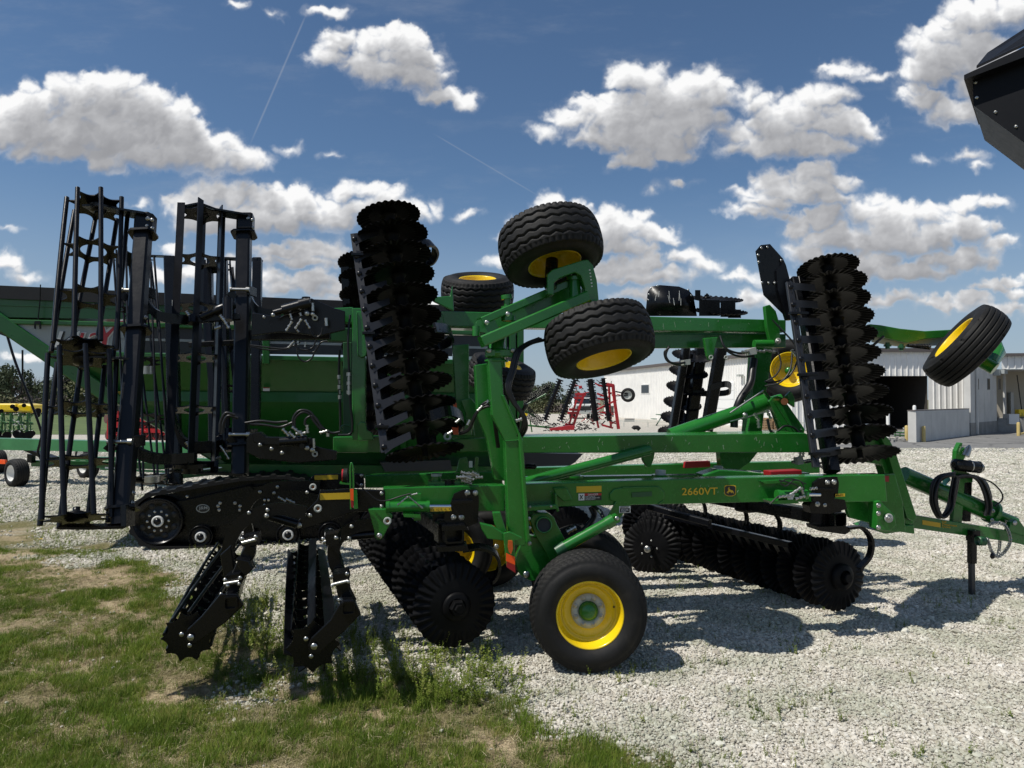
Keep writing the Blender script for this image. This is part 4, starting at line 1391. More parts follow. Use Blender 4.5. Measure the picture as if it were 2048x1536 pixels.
# front tower and tongue
TV = 1.55
beam_px('front_tower', G, [(1700, 852), (1752, 848), (1778, 880), (1790, 905), (1832, 1036), (1826, 1048), (1800, 1052), (1786, 1000), (1764, 930), (1735, 925)], 0.92, 0.10)
beam_px('tower_face', M['green'], [(1752, 850), (1780, 880), (1792, 905), (1834, 1034), (1828, 1044), (1814, 1036), (1775, 905)], 0.86, 0.06)
beam_px('tower_foot', G, [(1748, 1060), (1770, 1052), (1828, 1050), (1830, 1068), (1800, 1064), (1772, 1068)], 0.80, 0.3)
part('level_tube', G, lambda b: (b.cyl(F.P(1806, 950, TV), F.P(1990, 1030, TV), 0.082, 36), b.cyl(F.P(1976, 1018, TV), F.P(1984, 1034, TV), 0.02, 12)))
part('level_tube_flange', G, lambda b: (b.cyl(F.P(1979, 1022, TV), F.P(1985, 1025, TV), 0.11, 32), b.cyl(F.P(1990, 1028, TV), F.P(2030, 1044, TV), 0.05, 20)))
bolts(F, [(1979, 1012, 4), (1984, 1040, 4), (1986, 1022, 4)], TV - 0.10, T)
tong = beam_px('tongue', G, [(1828, 1030), (2020, 1062), (2120, 1081), (2120, 1106), (2022, 1084), (1824, 1056)], TV - 0.13, 0.16)
decal('yellow_marker', M['yellow_decal'], 1845, 1040, 1881, 1049, TV - 0.133, 0.17, tong)
text_obj('lettering', 'Soil\nManagement\nSystem', F, 1884, 1055.5, 14.5, TV - 0.133, M['yellow_decal'], tong, -0.15, wpx=33, bold=0.006)
beam_px('hitch_ear', G, [(2016, 1062), (2022, 1045), (2032, 1038), (2040, 1042), (2058, 1066), (2060, 1076)], TV - 0.15, 0.05)
bolts(F, [(2030, 1046, 5)], TV - 0.16, T, RIVET_Z, 'pin')
part('clevis_block', M['zinc'], lambda b: b.bar(F.P(2003, 1034, TV), F.P(2012, 1042, TV), 0.09, 0.05))
jk = part('parking_jack', K, lambda b: (b.bar(F.P(1944, 1075, TV - 0.15), F.P(1944, 1126, TV - 0.15), 0.062, 0.062, up=F.n), b.bar(F.P(1946, 1060, TV - 0.15), F.P(1946, 1082, TV - 0.15), 0.08, 0.10, up=F.n)))
p_ = F.P(1943, 1126, TV - 0.15)
part('jack_foot', M['charcoal'], lambda b: b.bar(p_, Vector((p_.x, p_.y, 0.0)), 0.045, 0.045, up=F.n), jk)
part('jack_sleeve', M['dull_green'], lambda b: b.ring(F.P(1955, 1082, TV - 0.25), F.P(1968, 1082, TV - 0.25), 0.042, 0.034, 20), jk)
# hose carrier on the tongue
hc = beam_px('hose_carrier', G, [(1910, 940), (1912, 902), (1920, 885), (1926, 886), (1923, 898), (1930, 894), (1934, 908), (1928, 920), (1926, 940), (1946, 950), (1946, 965), (1930, 965), (1924, 1050), (1905, 1050), (1912, 965)], TV - 0.06, 0.05)
part('carrier_post', K, lambda b: b.bar(F.P(1934, 955, TV), F.P(1931, 1042, TV), 0.07, 0.06, up=F.n), hc)
part('canister', K, lambda b: (b.tube([F.P(1907, 929, TV - .1), F.P(1909, 929, TV - .1), F.P(1958, 935, TV - .1), F.P(1964, 936, TV - .1)], [0.03, 0.055, 0.055, 0.035], 24)), hc)
part('canister_band', M['zinc'], lambda b: (b.cyl(F.P(1938, 932.4, TV - .1), F.P(1940, 932.6, TV - .1), 0.058, 24), b.cyl(F.P(1956, 934.4, TV - .1), F.P(1957.5, 934.6, TV - .1), 0.058, 24)), hc)
part('plug', M['zinc'], lambda b: b.tube([F.P(1931, 912, TV - .1), F.P(1937, 897, TV - .1), F.P(1939, 890, TV - .1)], [0.035, 0.028, 0.008], 16), hc)
part('tag', M['teal'], lambda b: b.plate(F, [(1886, 955), (1896, 949), (1902, 960), (1890, 972), (1885, 968)], TV - .2, 0.003), hc)
hs = B()
for k in range(18):
    o_ = R_.uniform(-6, 6)
    v_ = TV - 0.25 + R_.uniform(-.08, .08)
    hs.tube(smooth_path([F.P(x + o_ + R_.uniform(-2, 2), y + R_.uniform(-3, 3), v_) for x, y in [(1912, 955), (1906, 990), (1900, 1015), (1888, 1032), (1876, 1028), (1868, 1000), (1870, 972), (1882, 955), (1905, 948)]], 5), 0.011, 6)
for k in range(12):
    v_ = TV - 0.1 + R_.uniform(-.06, .06)
    o_ = R_.uniform(-5, 5)
    hs.tube(smooth_path([F.P(x + o_, y + R_.uniform(-2, 2), v_) for x, y in [(1912, 956), (1935, 952), (1958, 958), (1972, 985), (1978, 1012), (1974, 1030)]], 5), 0.012, 6)
for k in range(5):
    v_ = TV + 0.1 + R_.uniform(-.06, .06)
    hs.tube(smooth_path([F.P(x + R_.uniform(-3, 3), y + R_.uniform(-2, 2), v_) for x, y in [(1965, 962), (1972, 975), (1978, 1000), (1976, 1020)]], 5), 0.022, 6)
hs.tube(smooth_path([F.P(x, y, TV - .1) for x, y in [(1960, 955), (1985, 966), (2003, 985), (2004, 1000), (1990, 1012)]], 6), 0.007, 6)
hs.build('hose_bundle', M['hose'], T)
# safety chain
ch = B()
cpath = smooth_path([F.P(x, y, TV - 0.2) for x, y in [(2010, 1050), (2018, 1066), (2020, 1085), (2008, 1105), (1994, 1113), (1984, 1104), (1978, 1088), (1974, 1078)]], 6)
cpath2 = smooth_path([F.P(x, y, TV - 0.1) for x, y in [(2000, 1078), (1999, 1094), (1996, 1110)]], 5)
cpath3 = smooth_path([F.P(x, y, TV - 0.2) for x, y in [(1974, 1052), (1986, 1046), (1998, 1046), (2010, 1050)]], 4)
for cp in (cpath, cpath2, cpath3):
    for i in range(len(cp) - 1):
        a, c = cp[i], cp[i + 1]
        d_ = (c - a)
        L_ = max(d_.length, 0.02) * 0.75
        d_ = d_.normalized()
        s_ = d_.cross(F.n).normalized() if i % 2 else F.n
        mid = (a + c) / 2
        loop = [mid + d_ * L_ * math.cos(t_) + s_ * 0.014 * math.sin(t_) for t_ in [2 * math.pi * q_ / 10 for q_ in range(11)]]
        ch.tube(loop, 0.0046, 6, False)
ch.build('safety_chain', M['zinc'], T)
bolts(F, [(1985, 1112, 6)], TV - 0.22, T, RIVET, 'chain_hook')

# ------------------------------------------------------------------ disc gangs
def gang(P0, P1, n, small_first=False, mesh=DISC, face=1, bar_off=None, bar_r=0.028, rung=None, shaft=0.05, name='disc_gang', yaw_shaft=True, rungw=0.05, flip=False, barmat=None, extra=0.12):
    P0, P1 = Vector(P0), Vector(P1)
    e = empty(name, P0, T)
    a = (P1 - P0).normalized()
    for i in range(n):
        p = P0 + (P1 - P0) * (i / (n - 1))
        s_ = 0.88 if (small_first and i == 0) else 1.0
        put('disc', mesh, align(p, -a * face if not flip else a * face, scale=s_) @ Matrix.Rotation(R_.uniform(0, 6.28), 4, 'Z'), e)
    sp = B()
    sp.cyl(P0 - a * 0.06, P1 + a * 0.06, shaft * 0.45, 14)
    for i in range(n - 1):
        p = P0 + (P1 - P0) * ((i + 0.12) / (n - 1))
        q_ = P0 + (P1 - P0) * ((i + 0.88) / (n - 1))
        sp.tube([p, p + (q_ - p) * .12, q_ - (q_ - p) * .12, q_], [shaft * 1.3, shaft, shaft, shaft * 1.3], 18)
    sp.build('gang_shaft', M['disc'], e)
    if bar_off is not None:
        s = Vector(bar_off)
        bb = B()
        bb.bar(P0 + s - a * extra, P1 + s + a * extra, bar_r * 2, bar_r * 2, up=s)
        bb.build('scraper_bar', barmat or M['black_satin'], e)
        if rung is not None:
            for i in range(n):
                p = P0 + (P1 - P0) * ((i + 0.5 if i < n - 1 else i) / (n - 1)) + s
                t_ = p + Vector(rung)
                rgm = B()
                sd_ = a
                nn = Vector(rung).cross(a).normalized()
                wd_ = rungw
                th_ = 0.008
                o1 = nn * th_
                r_n = Vector(rung).normalized()
                rgm.poly([p - sd_ * wd_ * 1.3, p + sd_ * wd_ * 1.3, p + sd_ * wd_ * 0.5 + r_n * 0.06, t_ + sd_ * wd_ * 0.35, t_ - sd_ * wd_ * 0.35, p - sd_ * wd_ * 0.5 + r_n * 0.06], o1)
                rgm.build('scraper', barmat or M['black_satin'], e)
                put('bolt', RIVET, align(p - F.n * (bar_r + 0.002), -F.n, scale=0.016), e)
    return e


# near wing, rear and front gangs, folded upright
A0, A1 = W(777, 428, 5.74), W(849, 897, 5.24)
gang(A0, A1, 12, True, DISC, face=-1, bar_off=None)
# flat ladder of that gang: teeth reaching in between the blades
lad = empty('scraper_ladder', W(735, 680, 5.15), T)
l0, l1 = Vector(W(708, 468, 5.55)), Vector(W(770, 905, 4.92))
la = (l1 - l0).normalized()
bb = B()
bb.bar(l0, l1, 0.055, 0.02, up=F.n)
bb.build('ladder_bar', M['ladder'], lad)
inw = (A0 - l0)
inw = (inw - la * inw.dot(la)).normalized()
for i in range(12):
    tpos = (i + 0.35) / 11.6
    p = l0 + (l1 - l0) * tpos - F.n * 0.012
    tt = B()
    w_ = 0.026
    e_ = p + inw * 0.20 + la * (-0.075)
    tt.poly([p - la * 0.055, p + la * 0.05, p + la * 0.012 + inw * 0.06, e_ + la * w_, e_ - la * w_, p - la * 0.045 + inw * 0.04], -F.n * 0.008)
    tt.build('scraper', M['ladder'], lad)
    put('bolt', RIVET, align(p - F.n * 0.008 + la * 0.0, -F.n, scale=0.021), lad)
for (x, y) in ((713, 515), (733, 680), (757, 858)):
    cl = B()
    p = l0 + (l1 - l0) * ((y - 468) / (905 - 468))
    cl.bar(p - F.ex * 0.04 - F.n * 0.02, p + F.ex * 0.05 - F.n * 0.02, 0.05, 0.02)
    cl.build('clamp', M['black_satin'], lad)
bb = B()
bb.bar(W(722, 470, 5.75), W(785, 880, 5.3), 0.07, 0.07, up=F.n)
bb.bar(W(828, 560, 6.2), W(862, 900, 5.7), 0.10, 0.10, up=F.n)
bb.build('gang_toolbar', K, T)

C0, C1 = W(1655, 530, 6.22), W(1719, 902, 5.66)
gang(C0, C1, 11, True, DISC, face=-1)
lad = empty('scraper_ladder', W(1620, 760, 5.5), T)
l0, l1 = Vector(W(1578, 565, 5.82)), Vector(W(1632, 935, 5.36))
la = (l1 - l0).normalized()
bb = B()
bb.bar(l0, l1, 0.055, 0.03, up=F.n)
bb.build('ladder_bar', M['ladder'], lad)
inw = (C0 - l0)
inw = (inw - la * inw.dot(la)).normalized()
for i in range(10):
    tpos = (i + 0.30) / 9.9
    p = l0 + (l1 - l0) * tpos - F.n * 0.015
    tt = B()
    e_ = p + inw * 0.33 + la * (-0.075)
    tt.poly([p - la * 0.06, p + la * 0.05, p + la * 0.012 + inw * 0.05, e_ + la * 0.032, e_ - la * 0.032, p - la * 0.05 + inw * 0.04], -F.n * 0.008)
    tt.build('scraper', M['ladder'], lad)
    put('bolt', RIVET, align(p - F.n * 0.008, -F.n, scale=0.021), lad)
for t_ in (0.18, 0.52, 0.93):
    p = l0 + (l1 - l0) * t_
    bb = B()
    bb.bar(p - F.ex * 0.05 - F.n * 0.03, p + F.ex * 0.10 - F.n * 0.03, 0.05, 0.022)
    bb.build('clamp', M['black_satin'], lad)
bb = B()
bb.bar(W(1600, 560, 6.3), W(1664, 944, 5.5), 0.10, 0.10, up=F.n)
bb.build('gang_toolbar', K, T)
bb = B()
bb.bar(W(1588, 556, 6.15), W(1606, 640, 6.0), 0.06, 0.06, up=F.n)
bb.build('shield_arm', K, T)
# shields at the gang ends
bb = B()
bb.poly([W(x, y, 6.25) for x, y in [(1512, 502), (1522, 490), (1540, 488), (1566, 517), (1563, 531), (1552, 541), (1556, 580), (1590, 640), (1575, 636), (1528, 590)]], F.n * 0.012)
sh = bb.build('disc_shield', K, T)
bb = B()
bb.poly([W(x, y, 6.22) for x, y in [(1566, 517), (1572, 530), (1580, 560), (1583, 640), (1575, 640), (1556, 580), (1553, 541), (1563, 531)]], F.n * 0.05)
bb.build('shield_stay', M['black_satin'], sh)
for x, y in ((1517, 510), (1523, 496), (1535, 494), (1563, 521), (1518, 524), (1525, 565), (1538, 566), (1550, 566), (1565, 549), (1568, 566)):
    put('bolt', RIVET_Z, align(W(x, y, 6.235), -F.n, scale=0.012), sh)
bb = B()
top = [(1296, 584), (1303, 573), (1320, 570), (1358, 573), (1378, 581), (1387, 592)]
bot = [(1291, 632), (1300, 632), (1318, 632), (1350, 632), (1374, 632), (1394, 632)]
vs_ = []
for j in range(9):
    t_ = j / 8
    for (xa, ya), (xb, yb) in zip(top, bot):
        x, y = xa + (xb - xa) * t_, ya + (yb - ya) * t_
        vs_.append(W(x, y, 7.42 - 0.16 * math.sin(math.pi * min(1, t_ * 0.8 + 0.05)) * math.sin(math.pi * min(1, max(0, (x - 1296) / 92)) * 0.9 + 0.1)))
nn_ = len(vs_)
fs_ = [(j * 6 + i, j * 6 + i + 1, j * 6 + 7 + i, j * 6 + 6 + i) for j in range(8) for i in range(5)]
bb.add(vs_ + [v_ + F.n * 0.012 for v_ in vs_], fs_ + [tuple(nn_ + k for k in f_[::-1]) for f_ in fs_], True)
sh = bb.build('disc_shield', K, T)
for x, y in ((1302, 577), (1315, 572), (1298, 589), (1297, 600), (1377, 580), (1383, 591), (1380, 604), (1375, 621), (1348, 624), (1320, 628)):
    put('bolt', RIVET_Z, align(W(x, y, 7.36), -F.n, scale=0.011), sh)
sc = B()
for k in range(9):
    x = 1312 + R_.uniform(0, 50)
    y = 580 + R_.uniform(0, 18)
    sc.tube([W(x, y, 7.235), W(x + R_.uniform(-4, 5), y + R_.uniform(8, 20), 7.235)], 0.0020, 4)
sc.build('scratches', M['white'], sh)
bb = B()
for x0, y0, x1, y1 in ((1390, 580, 1401, 600), (1441, 601, 1471, 634), (1456, 619, 1482, 636), (1398, 600, 1440, 632)):
    bb.add([W(x, y, dd) for dd in (7.3, 7.5) for x, y in ((x0, y0), (x1, y0), (x1, y1), (x0, y1))], [(0, 1, 2, 3), (7, 6, 5, 4), (0, 4, 5, 1), (1, 5, 6, 2), (2, 6, 7, 3), (3, 7, 4, 0)])
bb.build('bearing_stand', K, T)
e = empty('disc_gang', W(1418, 605, 7.6), T)
put('disc', DISC, align(W(1432, 603, 7.6), (F.n * -0.25 + ZV).normalized(), scale=0.95), e)
put('disc', DISC, align(W(1440, 628, 7.5), (F.n * -0.25 + ZV).normalized(), scale=0.95), e)
put('bolt', BOLT_B, align(W(1414, 596, 7.45), ZV, scale=0.045), e)

# far wing gangs, seen between the frames
gang(W(1382, 716, 9.15), W(1352, 872, 9.55), 6, False, DISC_S, face=1)
for nm, x0, y0, x1, y1, w_, d in (('gang_toolbar', 1372, 695, 1345, 862, 14, 9.0), ('gang_toolbar', 1442, 695, 1413, 862, 22, 8.6), ('gang_toolbar', 1402, 695, 1380, 862, 22, 9.3)):
    b = B()
    b.bar(W(x0, y0, d), W(x1, y1, d), w_ / FPX * d, 0.10, up=F.n)
    b.build(nm, K, T)
gang(W(722, 530, 7.9), W(742, 880, 7.2), 11, False, DISC_S, face=1)
for x0, y0, x1, y1, w_, d in ((690, 535, 694, 612, 16, 7.8),):
    b = B()
    b.bar(W(x0, y0, d), W(x1, y1, d), w_ / FPX * d, 0.09, up=F.n)
    b.bar(W(684, 545, d), W(712, 538, d), 0.05, 0.05)
    b.bar(W(690, 583, d), W(716, 575, d), 0.04, 0.04)
    b.build('gang_bracket', K, T)


def cshank(pts3, wd_, th_, parent=None, name='spring_shank'):
    """curved flat spring steel along 3D points, wide across the plane of the curve"""
    p = smooth_path(pts3, 6)
    b = B()
    nrm = (p[len(p) // 2] - p[0]).cross(p[-1] - p[0]).normalized()
    vs = []
    for i, q_ in enumerate(p):
        t_ = (p[min(i + 1, len(p) - 1)] - p[max(i - 1, 0)]).normalized()
        r_ = t_.cross(nrm).normalized()
        for (aa, bb_) in ((-1, -1), (1, -1), (1, 1), (-1, 1)):
            vs.append(q_ + nrm * aa * wd_ / 2 + r_ * bb_ * th_ / 2)
    fs = []
    for i in range(len(p) - 1):
        for k in range(4):
            fs.append((i * 4 + k, i * 4 + (k + 1) % 4, i * 4 + 4 + (k + 1) % 4, i * 4 + 4 + k))
    fs += [(3, 2, 1, 0), tuple(len(vs) - 4 + k for k in range(4))]
    b.add(vs, fs)
    return b.build(name, K, parent or T)


for pts_ in ([(835, 490, 5.6), (862, 487, 5.75), (871, 503, 5.9), (862, 522, 5.95), (842, 528, 5.9)],
             [(870, 655, 5.3), (898, 660, 5.6), (902, 680, 5.9), (880, 692, 6.0), (850, 695, 5.9)],
             [(860, 832, 5.0), (900, 822, 5.1), (925, 838, 5.4), (915, 858, 5.7), (885, 862, 5.8)],
             [(1420, 775, 8.5), (1452, 768, 8.6), (1461, 776, 8.9), (1450, 786, 9.1), (1392, 786, 9.2), (1368, 776, 9.2)]):
    cshank([W(*a_) for a_ in pts_], 0.075, 0.022)
bolts(F, [(895, 873, 8)], 0.62, T, WASHER, 'washer')

# lower gangs on the ground
D0, D1 = W(1682, 1153, 5.92), W(1288, 1047, 8.72)
g1 = gang(D0, D1, 16, False, DISC, face=-1, shaft=0.05)
hx = align(D0, (D0 - D1))
b = B()
b.lathe([(0.11, 0.0), (0.11, 0.03), (0.085, 0.04), (0.06, 0.05)], hx, 28)
b.lathe([(0.0, 0.085), (0.036, 0.085), (0.042, 0.078), (0.042, 0.05)], hx, 6, False)
b.build('end_hub', M['disc'], g1)
dirD = (D1 - D0).normalized()
leftD = Vector((dirD.y, -dirD.x, 0))
b = B()
b.bar(D0 - leftD * 0.30 + ZV * 0.24 + dirD * 0.25, D0 - leftD * 0.30 + ZV * 0.24 + dirD * 2.1, 0.055, 0.055, hollow=0.008)
b.build('scraper_bar', M['black_satin'], g1)
for i in range(15):
    p = D0 - leftD * 0.30 + ZV * 0.22 + dirD * (0.32 + i * 0.125)
    b = B()
    b.poly([p - dirD * 0.03, p + dirD * 0.03, p + dirD * 0.02 - ZV * 0.13 + leftD * 0.08, p - dirD * 0.02 - ZV * 0.13 + leftD * 0.08], leftD * 0.006)
    b.build('scraper', M['black_satin'], g1)
E0 = W(1302, 1096, 7.35)
g2 = gang(E0, E0 + Vector((0.55, 1.75, 0)), 9, False, DISC, face=-1)
put('hub_bolt', RIVET_Z, align(E0 + Vector((-.05, -0.06, 0)), Vector((-0.3, -0.95, 0)), scale=0.035), g2)
for k in range(5):
    a = 2 * math.pi * k / 5
    put('hub_bolt', RIVET_Z, align(E0 + Vector((-.03 + 0.085 * math.cos(a), -0.035, 0.085 * math.sin(a))), Vector((-0.3, -0.95, 0)), scale=0.010), g2)
b = B()
b.bar(W(1300, 1014, 7.0), W(1420, 1046, 6.5), 0.06, 0.06)
b.build('scraper_bar', M['black_satin'], g2)
H0, H1 = W(912, 1212, 4.85), W(772, 1068, 7.4)
g3 = gang(H0, H1, 15, False, DISC, face=-1)
hx = align(H0 + (H0 - H1).normalized() * 0.0, (H0 - H1))
b = B()
b.lathe([(0.085, 0.0), (0.10, 0.022), (0.08, 0.03), (0.06, 0.035)], hx, 28)
b.lathe([(0.0, 0.075), (0.048, 0.075), (0.055, 0.068), (0.058, 0.03)], hx, 6, False)
b.lathe([(0.0, 0.095), (0.028, 0.095), (0.032, 0.088), (0.032, 0.07)], hx, 6, False)
b.build('end_hub', M['disc'], g3)
b = B()
b.bar(W(872, 1140, 4.95), W(778, 1045, 6.9), 0.055, 0.055, hollow=0.008)
b.build('scraper_bar', M['black_satin'], g3)
for i in range(12):
    p = Vector(W(868, 1136, 5.0)).lerp(Vector(W(782, 1050, 6.7)), i / 11)
    b = B()
    b.bar(p + ZV * 0.02, p + ZV * -0.05 + Vector((0.14, 0.02, -0.02)), 0.05, 0.012)
    b.build('scraper', M['black_satin'], g3)
I0 = W(1140, 1068, 7.6)
gang(I0, I0 + Vector((-0.6, 1.7, 0)), 8, False, DISC, face=-1)

# gang toolbars, shanks and clamps near the ground
dirG = (H1 - H0).normalized()
p = Vector(F.P(909, 1070, 0.30))
b = B()
b.bar(p, p + dirG * 2.3, 0.135, 0.115, hollow=0.012)
b.build('toolbar_tube', K, T)
b = B()
b.bar(p + dirG * 0.08 - ZV * 0.0, p + dirG * 0.20, 0.185, 0.165)
b.build('toolbar_clamp', K, T)
part('clamp_plate', K, lambda b: (b.plate(F, [(873, 1095), (935, 1091), (938, 1102), (876, 1104)], 0.28, 0.16), b.plate(F, [(884, 1053), (930, 1050), (938, 1060), (884, 1062)], 0.28, 0.18)))
cshank([F.P(925, 1098, 0.36), F.P(960, 1094, 0.36), F.P(988, 1104, 0.38), F.P(999, 1128, 0.42), F.P(990, 1156, 0.46), F.P(965, 1172, 0.50)], 0.06, 0.022)
part('gang_bracket', K, lambda b: b.plate(F, [(899, 1012), (908, 988), (926, 980), (955, 980), (958, 1000), (956, 1045), (934, 1054), (900, 1054), (888, 1040), (890, 1020)], 0.36, 0.03))
bolts(F, [(935, 986, 6), (951, 986, 6), (907, 1035, 6), (923, 1035, 6)], 0.355, T)
part('bracket_rib', K, lambda b: (b.plate(F, [(904, 1003), (946, 1001), (946, 1006), (904, 1008)], 0.30, 0.06), b.plate(F, [(865, 1028), (898, 1026), (900, 1060), (868, 1056)], 0.50, 0.20)))
dirG = (D1 - D0).normalized()
p = Vector(F.P(1681, 1040, 0.62))
b = B()
b.bar(p, p + dirG * 2.3, 0.125, 0.11, hollow=0.012)
b.build('toolbar_tube', K, T)
b = B()
b.bar(p + dirG * 0.07, p + dirG * 0.24, 0.17, 0.15)
b.bar(p + dirG * 1.0, p + dirG * 1.15, 0.17, 0.15)
b.bar(p + dirG * 1.9, p + dirG * 2.05, 0.17, 0.15)
b.build('toolbar_clamp', K, T)
part('clamp_plate', K, lambda b: (b.plate(F, [(1637, 1054), (1690, 1052), (1702, 1062), (1690, 1069), (1640, 1062)], 0.60, 0.18)))
for (x, y, dd) in ((1694, 1054, 0.0), (1530, 1040, 1.0), (1478, 1036, 1.45), (1385, 1022, 2.1)):
    q_ = Vector(F.P(1694, 1056, 0.64)) + dirG * dd * 1.0
    k_ = F.ex
    cshank([q_, q_ + k_ * 0.12 + ZV * 0.0, q_ + k_ * 0.20 - ZV * 0.09, q_ + k_ * 0.19 - ZV * 0.22, q_ + k_ * 0.10 - ZV * 0.32], 0.06, 0.02)
part('gang_bracket', K, lambda b: b.plate(F, [(1628, 966), (1640, 957), (1675, 954), (1678, 966), (1676, 990), (1660, 1004), (1640, 1010), (1626, 1002)], 0.37, 0.03))
part('gang_bracket', K, lambda b: b.plate(F, [(1618, 1012), (1628, 998), (1650, 994), (1690, 1000), (1694, 1018), (1660, 1028), (1622, 1026)], 0.44, 0.10))
bolts(F, [(1655, 965, 5.5), (1668, 964, 5.5), (1635, 1008, 5.5), (1650, 1010, 4)], 0.365, T)
part('lock_bar', K, lambda b: b.plate(F, [(1635, 977), (1676, 978), (1676, 981), (1635, 981)], 0.33, 0.05))
d = part('depth_scale', M['yellow_decal'], lambda b: b.plate(F, [(1671, 988), (1690, 987), (1690, 993), (1671, 994)], 0.36, 0.003))
text_obj('scale_figures', '6 8 10 12', F, 1672.5, 992.6, 3.6, 0.358, M['black_print'], d, 0.02, wpx=15)
part('light_patch', M['hub_grey'], lambda b: b.plate(F, [(1684, 973), (1690, 972), (1691, 984), (1685, 985)], 0.585, 0.006))


# ------------------------------------------------------------------ hydraulics
def hose(pts_, r=0.010, v=None, n=7, m_=None, name='hose', parent=None, k=6):
    b = B()
    b.tube(smooth_path([F.P(p_[0], p_[1], p_[2] if len(p_) > 2 else v) for p_ in pts_], k), r, n)
    return b.build(name, m_ or M['hose'], parent or T)


def fitting(x0, y0, x1, y1, v, r=0.011, name='fitting'):
    a, c = F.P(x0, y0, v), F.P(x1, y1, v)
    b = B()
    n_ = 5
    for i in range(n_):
        p0_, p1_ = a.lerp(c, i / n_), a.lerp(c, (i + 0.8) / n_)
        b.tube([p0_, p1_], r * (1.25 if i % 2 == 0 else 0.85), 6)
    b.tube([a, c], r * 0.6, 6)
    return b.build(name, M['zinc'], T)


def cylinder_h(x0, x1, y, v, r, rod_to=None, parent=None):
    e_ = part('hydraulic_cylinder', G, lambda b: (b.cyl(F.P(x0, y, v), F.P(x1, y - 1, v), r, 24), b.cyl(F.P(x0 - 2, y, v), F.P(x0 + 5, y, v), r * 1.15, 24), b.cyl(F.P(x1 - 5, y - 1, v), F.P(x1 + 1, y - 1, v), r * 1.12, 24)))
    if rod_to:
        part('piston_rod', M['chrome'], lambda b: b.cyl(F.P(x1, y - 1, v), F.P(rod_to, y - 1, v), r * 0.42, 18), e_)
    return e_


cylinder_h(774, 858, 1014, 0.36, 0.036, 902)
part('cylinder_lug', G, lambda b: (b.plate(F, [(826, 990), (842, 988), (842, 1040), (828, 1042)], 0.40, 0.06), b.plate(F, [(806, 1028), (840, 1030), (842, 1036), (808, 1034)], 0.30, 0.10)))
d = part('depth_scale', M['yellow_decal'], lambda b: b.plate(F, [(861, 1017), (902, 1016), (903, 1022), (861, 1023)], 0.34, 0.003))
text_obj('scale_figures', '12 10 8  6  4', F, 862.5, 1021.8, 4.0, 0.338, M['black_print'], d, 0.02, wpx=38)
cylinder_h(1555, 1612, 990, 0.34, 0.034, 1640)
part('cylinder_lug', G, lambda b: (b.plate(F, [(1540, 1002), (1590, 999), (1600, 1007), (1545, 1008)], 0.30, 0.12), b.plate(F, [(1524, 963), (1600, 958), (1604, 964), (1530, 968)], 0.40, 0.05)))
for pts_ in ([(712, 965), (735, 985), (755, 1000), (775, 1001), (800, 993), (822, 987)], [(1560, 965), (1575, 958), (1600, 962), (1608, 978), (1600, 990)], [(1558, 960), (1580, 966), (1595, 972), (1596, 985)], [(1540, 1008), (1548, 1000), (1556, 993)], [(1562, 968), (1572, 972), (1590, 960), (1612, 968)]):
    hose(pts_, 0.005, 0.30)
for a_ in ((795, 1010, 816, 993), (817, 993, 846, 1017), (822, 990, 835, 987)):
    fitting(*a_, 0.31, 0.006)
for a_ in ((1556, 994, 1580, 992), (1580, 990, 1602, 975), (1590, 998, 1610, 992), (1602, 975, 1606, 988), (1620, 978, 1634, 976)):
    fitting(*a_, 0.29, 0.010)
part('tag', M['hub_grey'], lambda b: b.plate(F, [(1572, 990), (1590, 988), (1586, 999), (1576, 999)], 0.285, 0.004))
# couplings heap behind the post
for k in range(16):
    x, y = 902 + R_.uniform(0, 50), 944 + R_.uniform(0, 22)
    fitting(x, y, x + R_.uniform(9, 18), y + R_.uniform(-1, 7), 0.40 + R_.uniform(-.08, .1), 0.011)
part('spring_cap', M['hub_grey'], lambda b: (b.cyl(F.P(873, 952, 0.7), F.P(873, 947, 0.7), 0.04, 20)))
part('spring_seat', G, lambda b: (b.cyl(F.P(873, 964, 0.7), F.P(873, 951, 0.7), 0.036, 20), b.plate(F, [(857, 964), (920, 962), (920, 972), (857, 974)], 0.6, 0.15)))
part('spring_seat', K, lambda b: (b.cyl(F.P(899, 968, 0.62), F.P(899, 960, 0.62), 0.04, 20)))
for x, y, v in ((1150, 951, 1.1), (1321, 949, 0.9), (1436, 941, 1.3), (1512, 950, 1.2)):
    part('pivot_cap', M['hub_grey'], lambda b: b.cyl(F.P(x, y, v), F.P(x, y - 9, v), 0.042, 20))
    part('pivot_base', G, lambda b: b.cyl(F.P(x, y + 4, v), F.P(x, y, v), 0.07, 20))
beam_px('corner_plate', G, [(1410, 950), (1440, 940), (1500, 944), (1560, 950), (1560, 956), (1410, 957)], 1.0, 0.2)
beam_px('manual_box', M['dark_red'], [(1541, 943), (1604, 940), (1605, 951), (1541, 953)], 0.75, 0.12)
beam_px('manual_tube', M['red'], [(1372, 924), (1421, 922), (1421, 926), (1421, 934), (1370, 937)], 1.9, 0.06)
part('coil_spring', M['dull_green'], lambda b: b.tube([F.P(1246 + 40 * (i / 120), 930 + 5 * math.sin(i * 0.9), 0) + F.n * (1.5 + 0.02 * math.cos(i * 0.9)) for i in range(121)], 0.004, 5))
beam_px('spring_bracket', G, [(1285, 905), (1310, 905), (1308, 918), (1302, 934), (1294, 934), (1286, 920)], 1.2, 0.05)
part('handle', K, lambda b: b.tube([F.P(1048, 934, 1.3), F.P(1052, 933, 1.3), F.P(1070, 933, 1.3), F.P(1073, 933, 1.3)], [0.012, 0.022, 0.022, 0.01], 12))
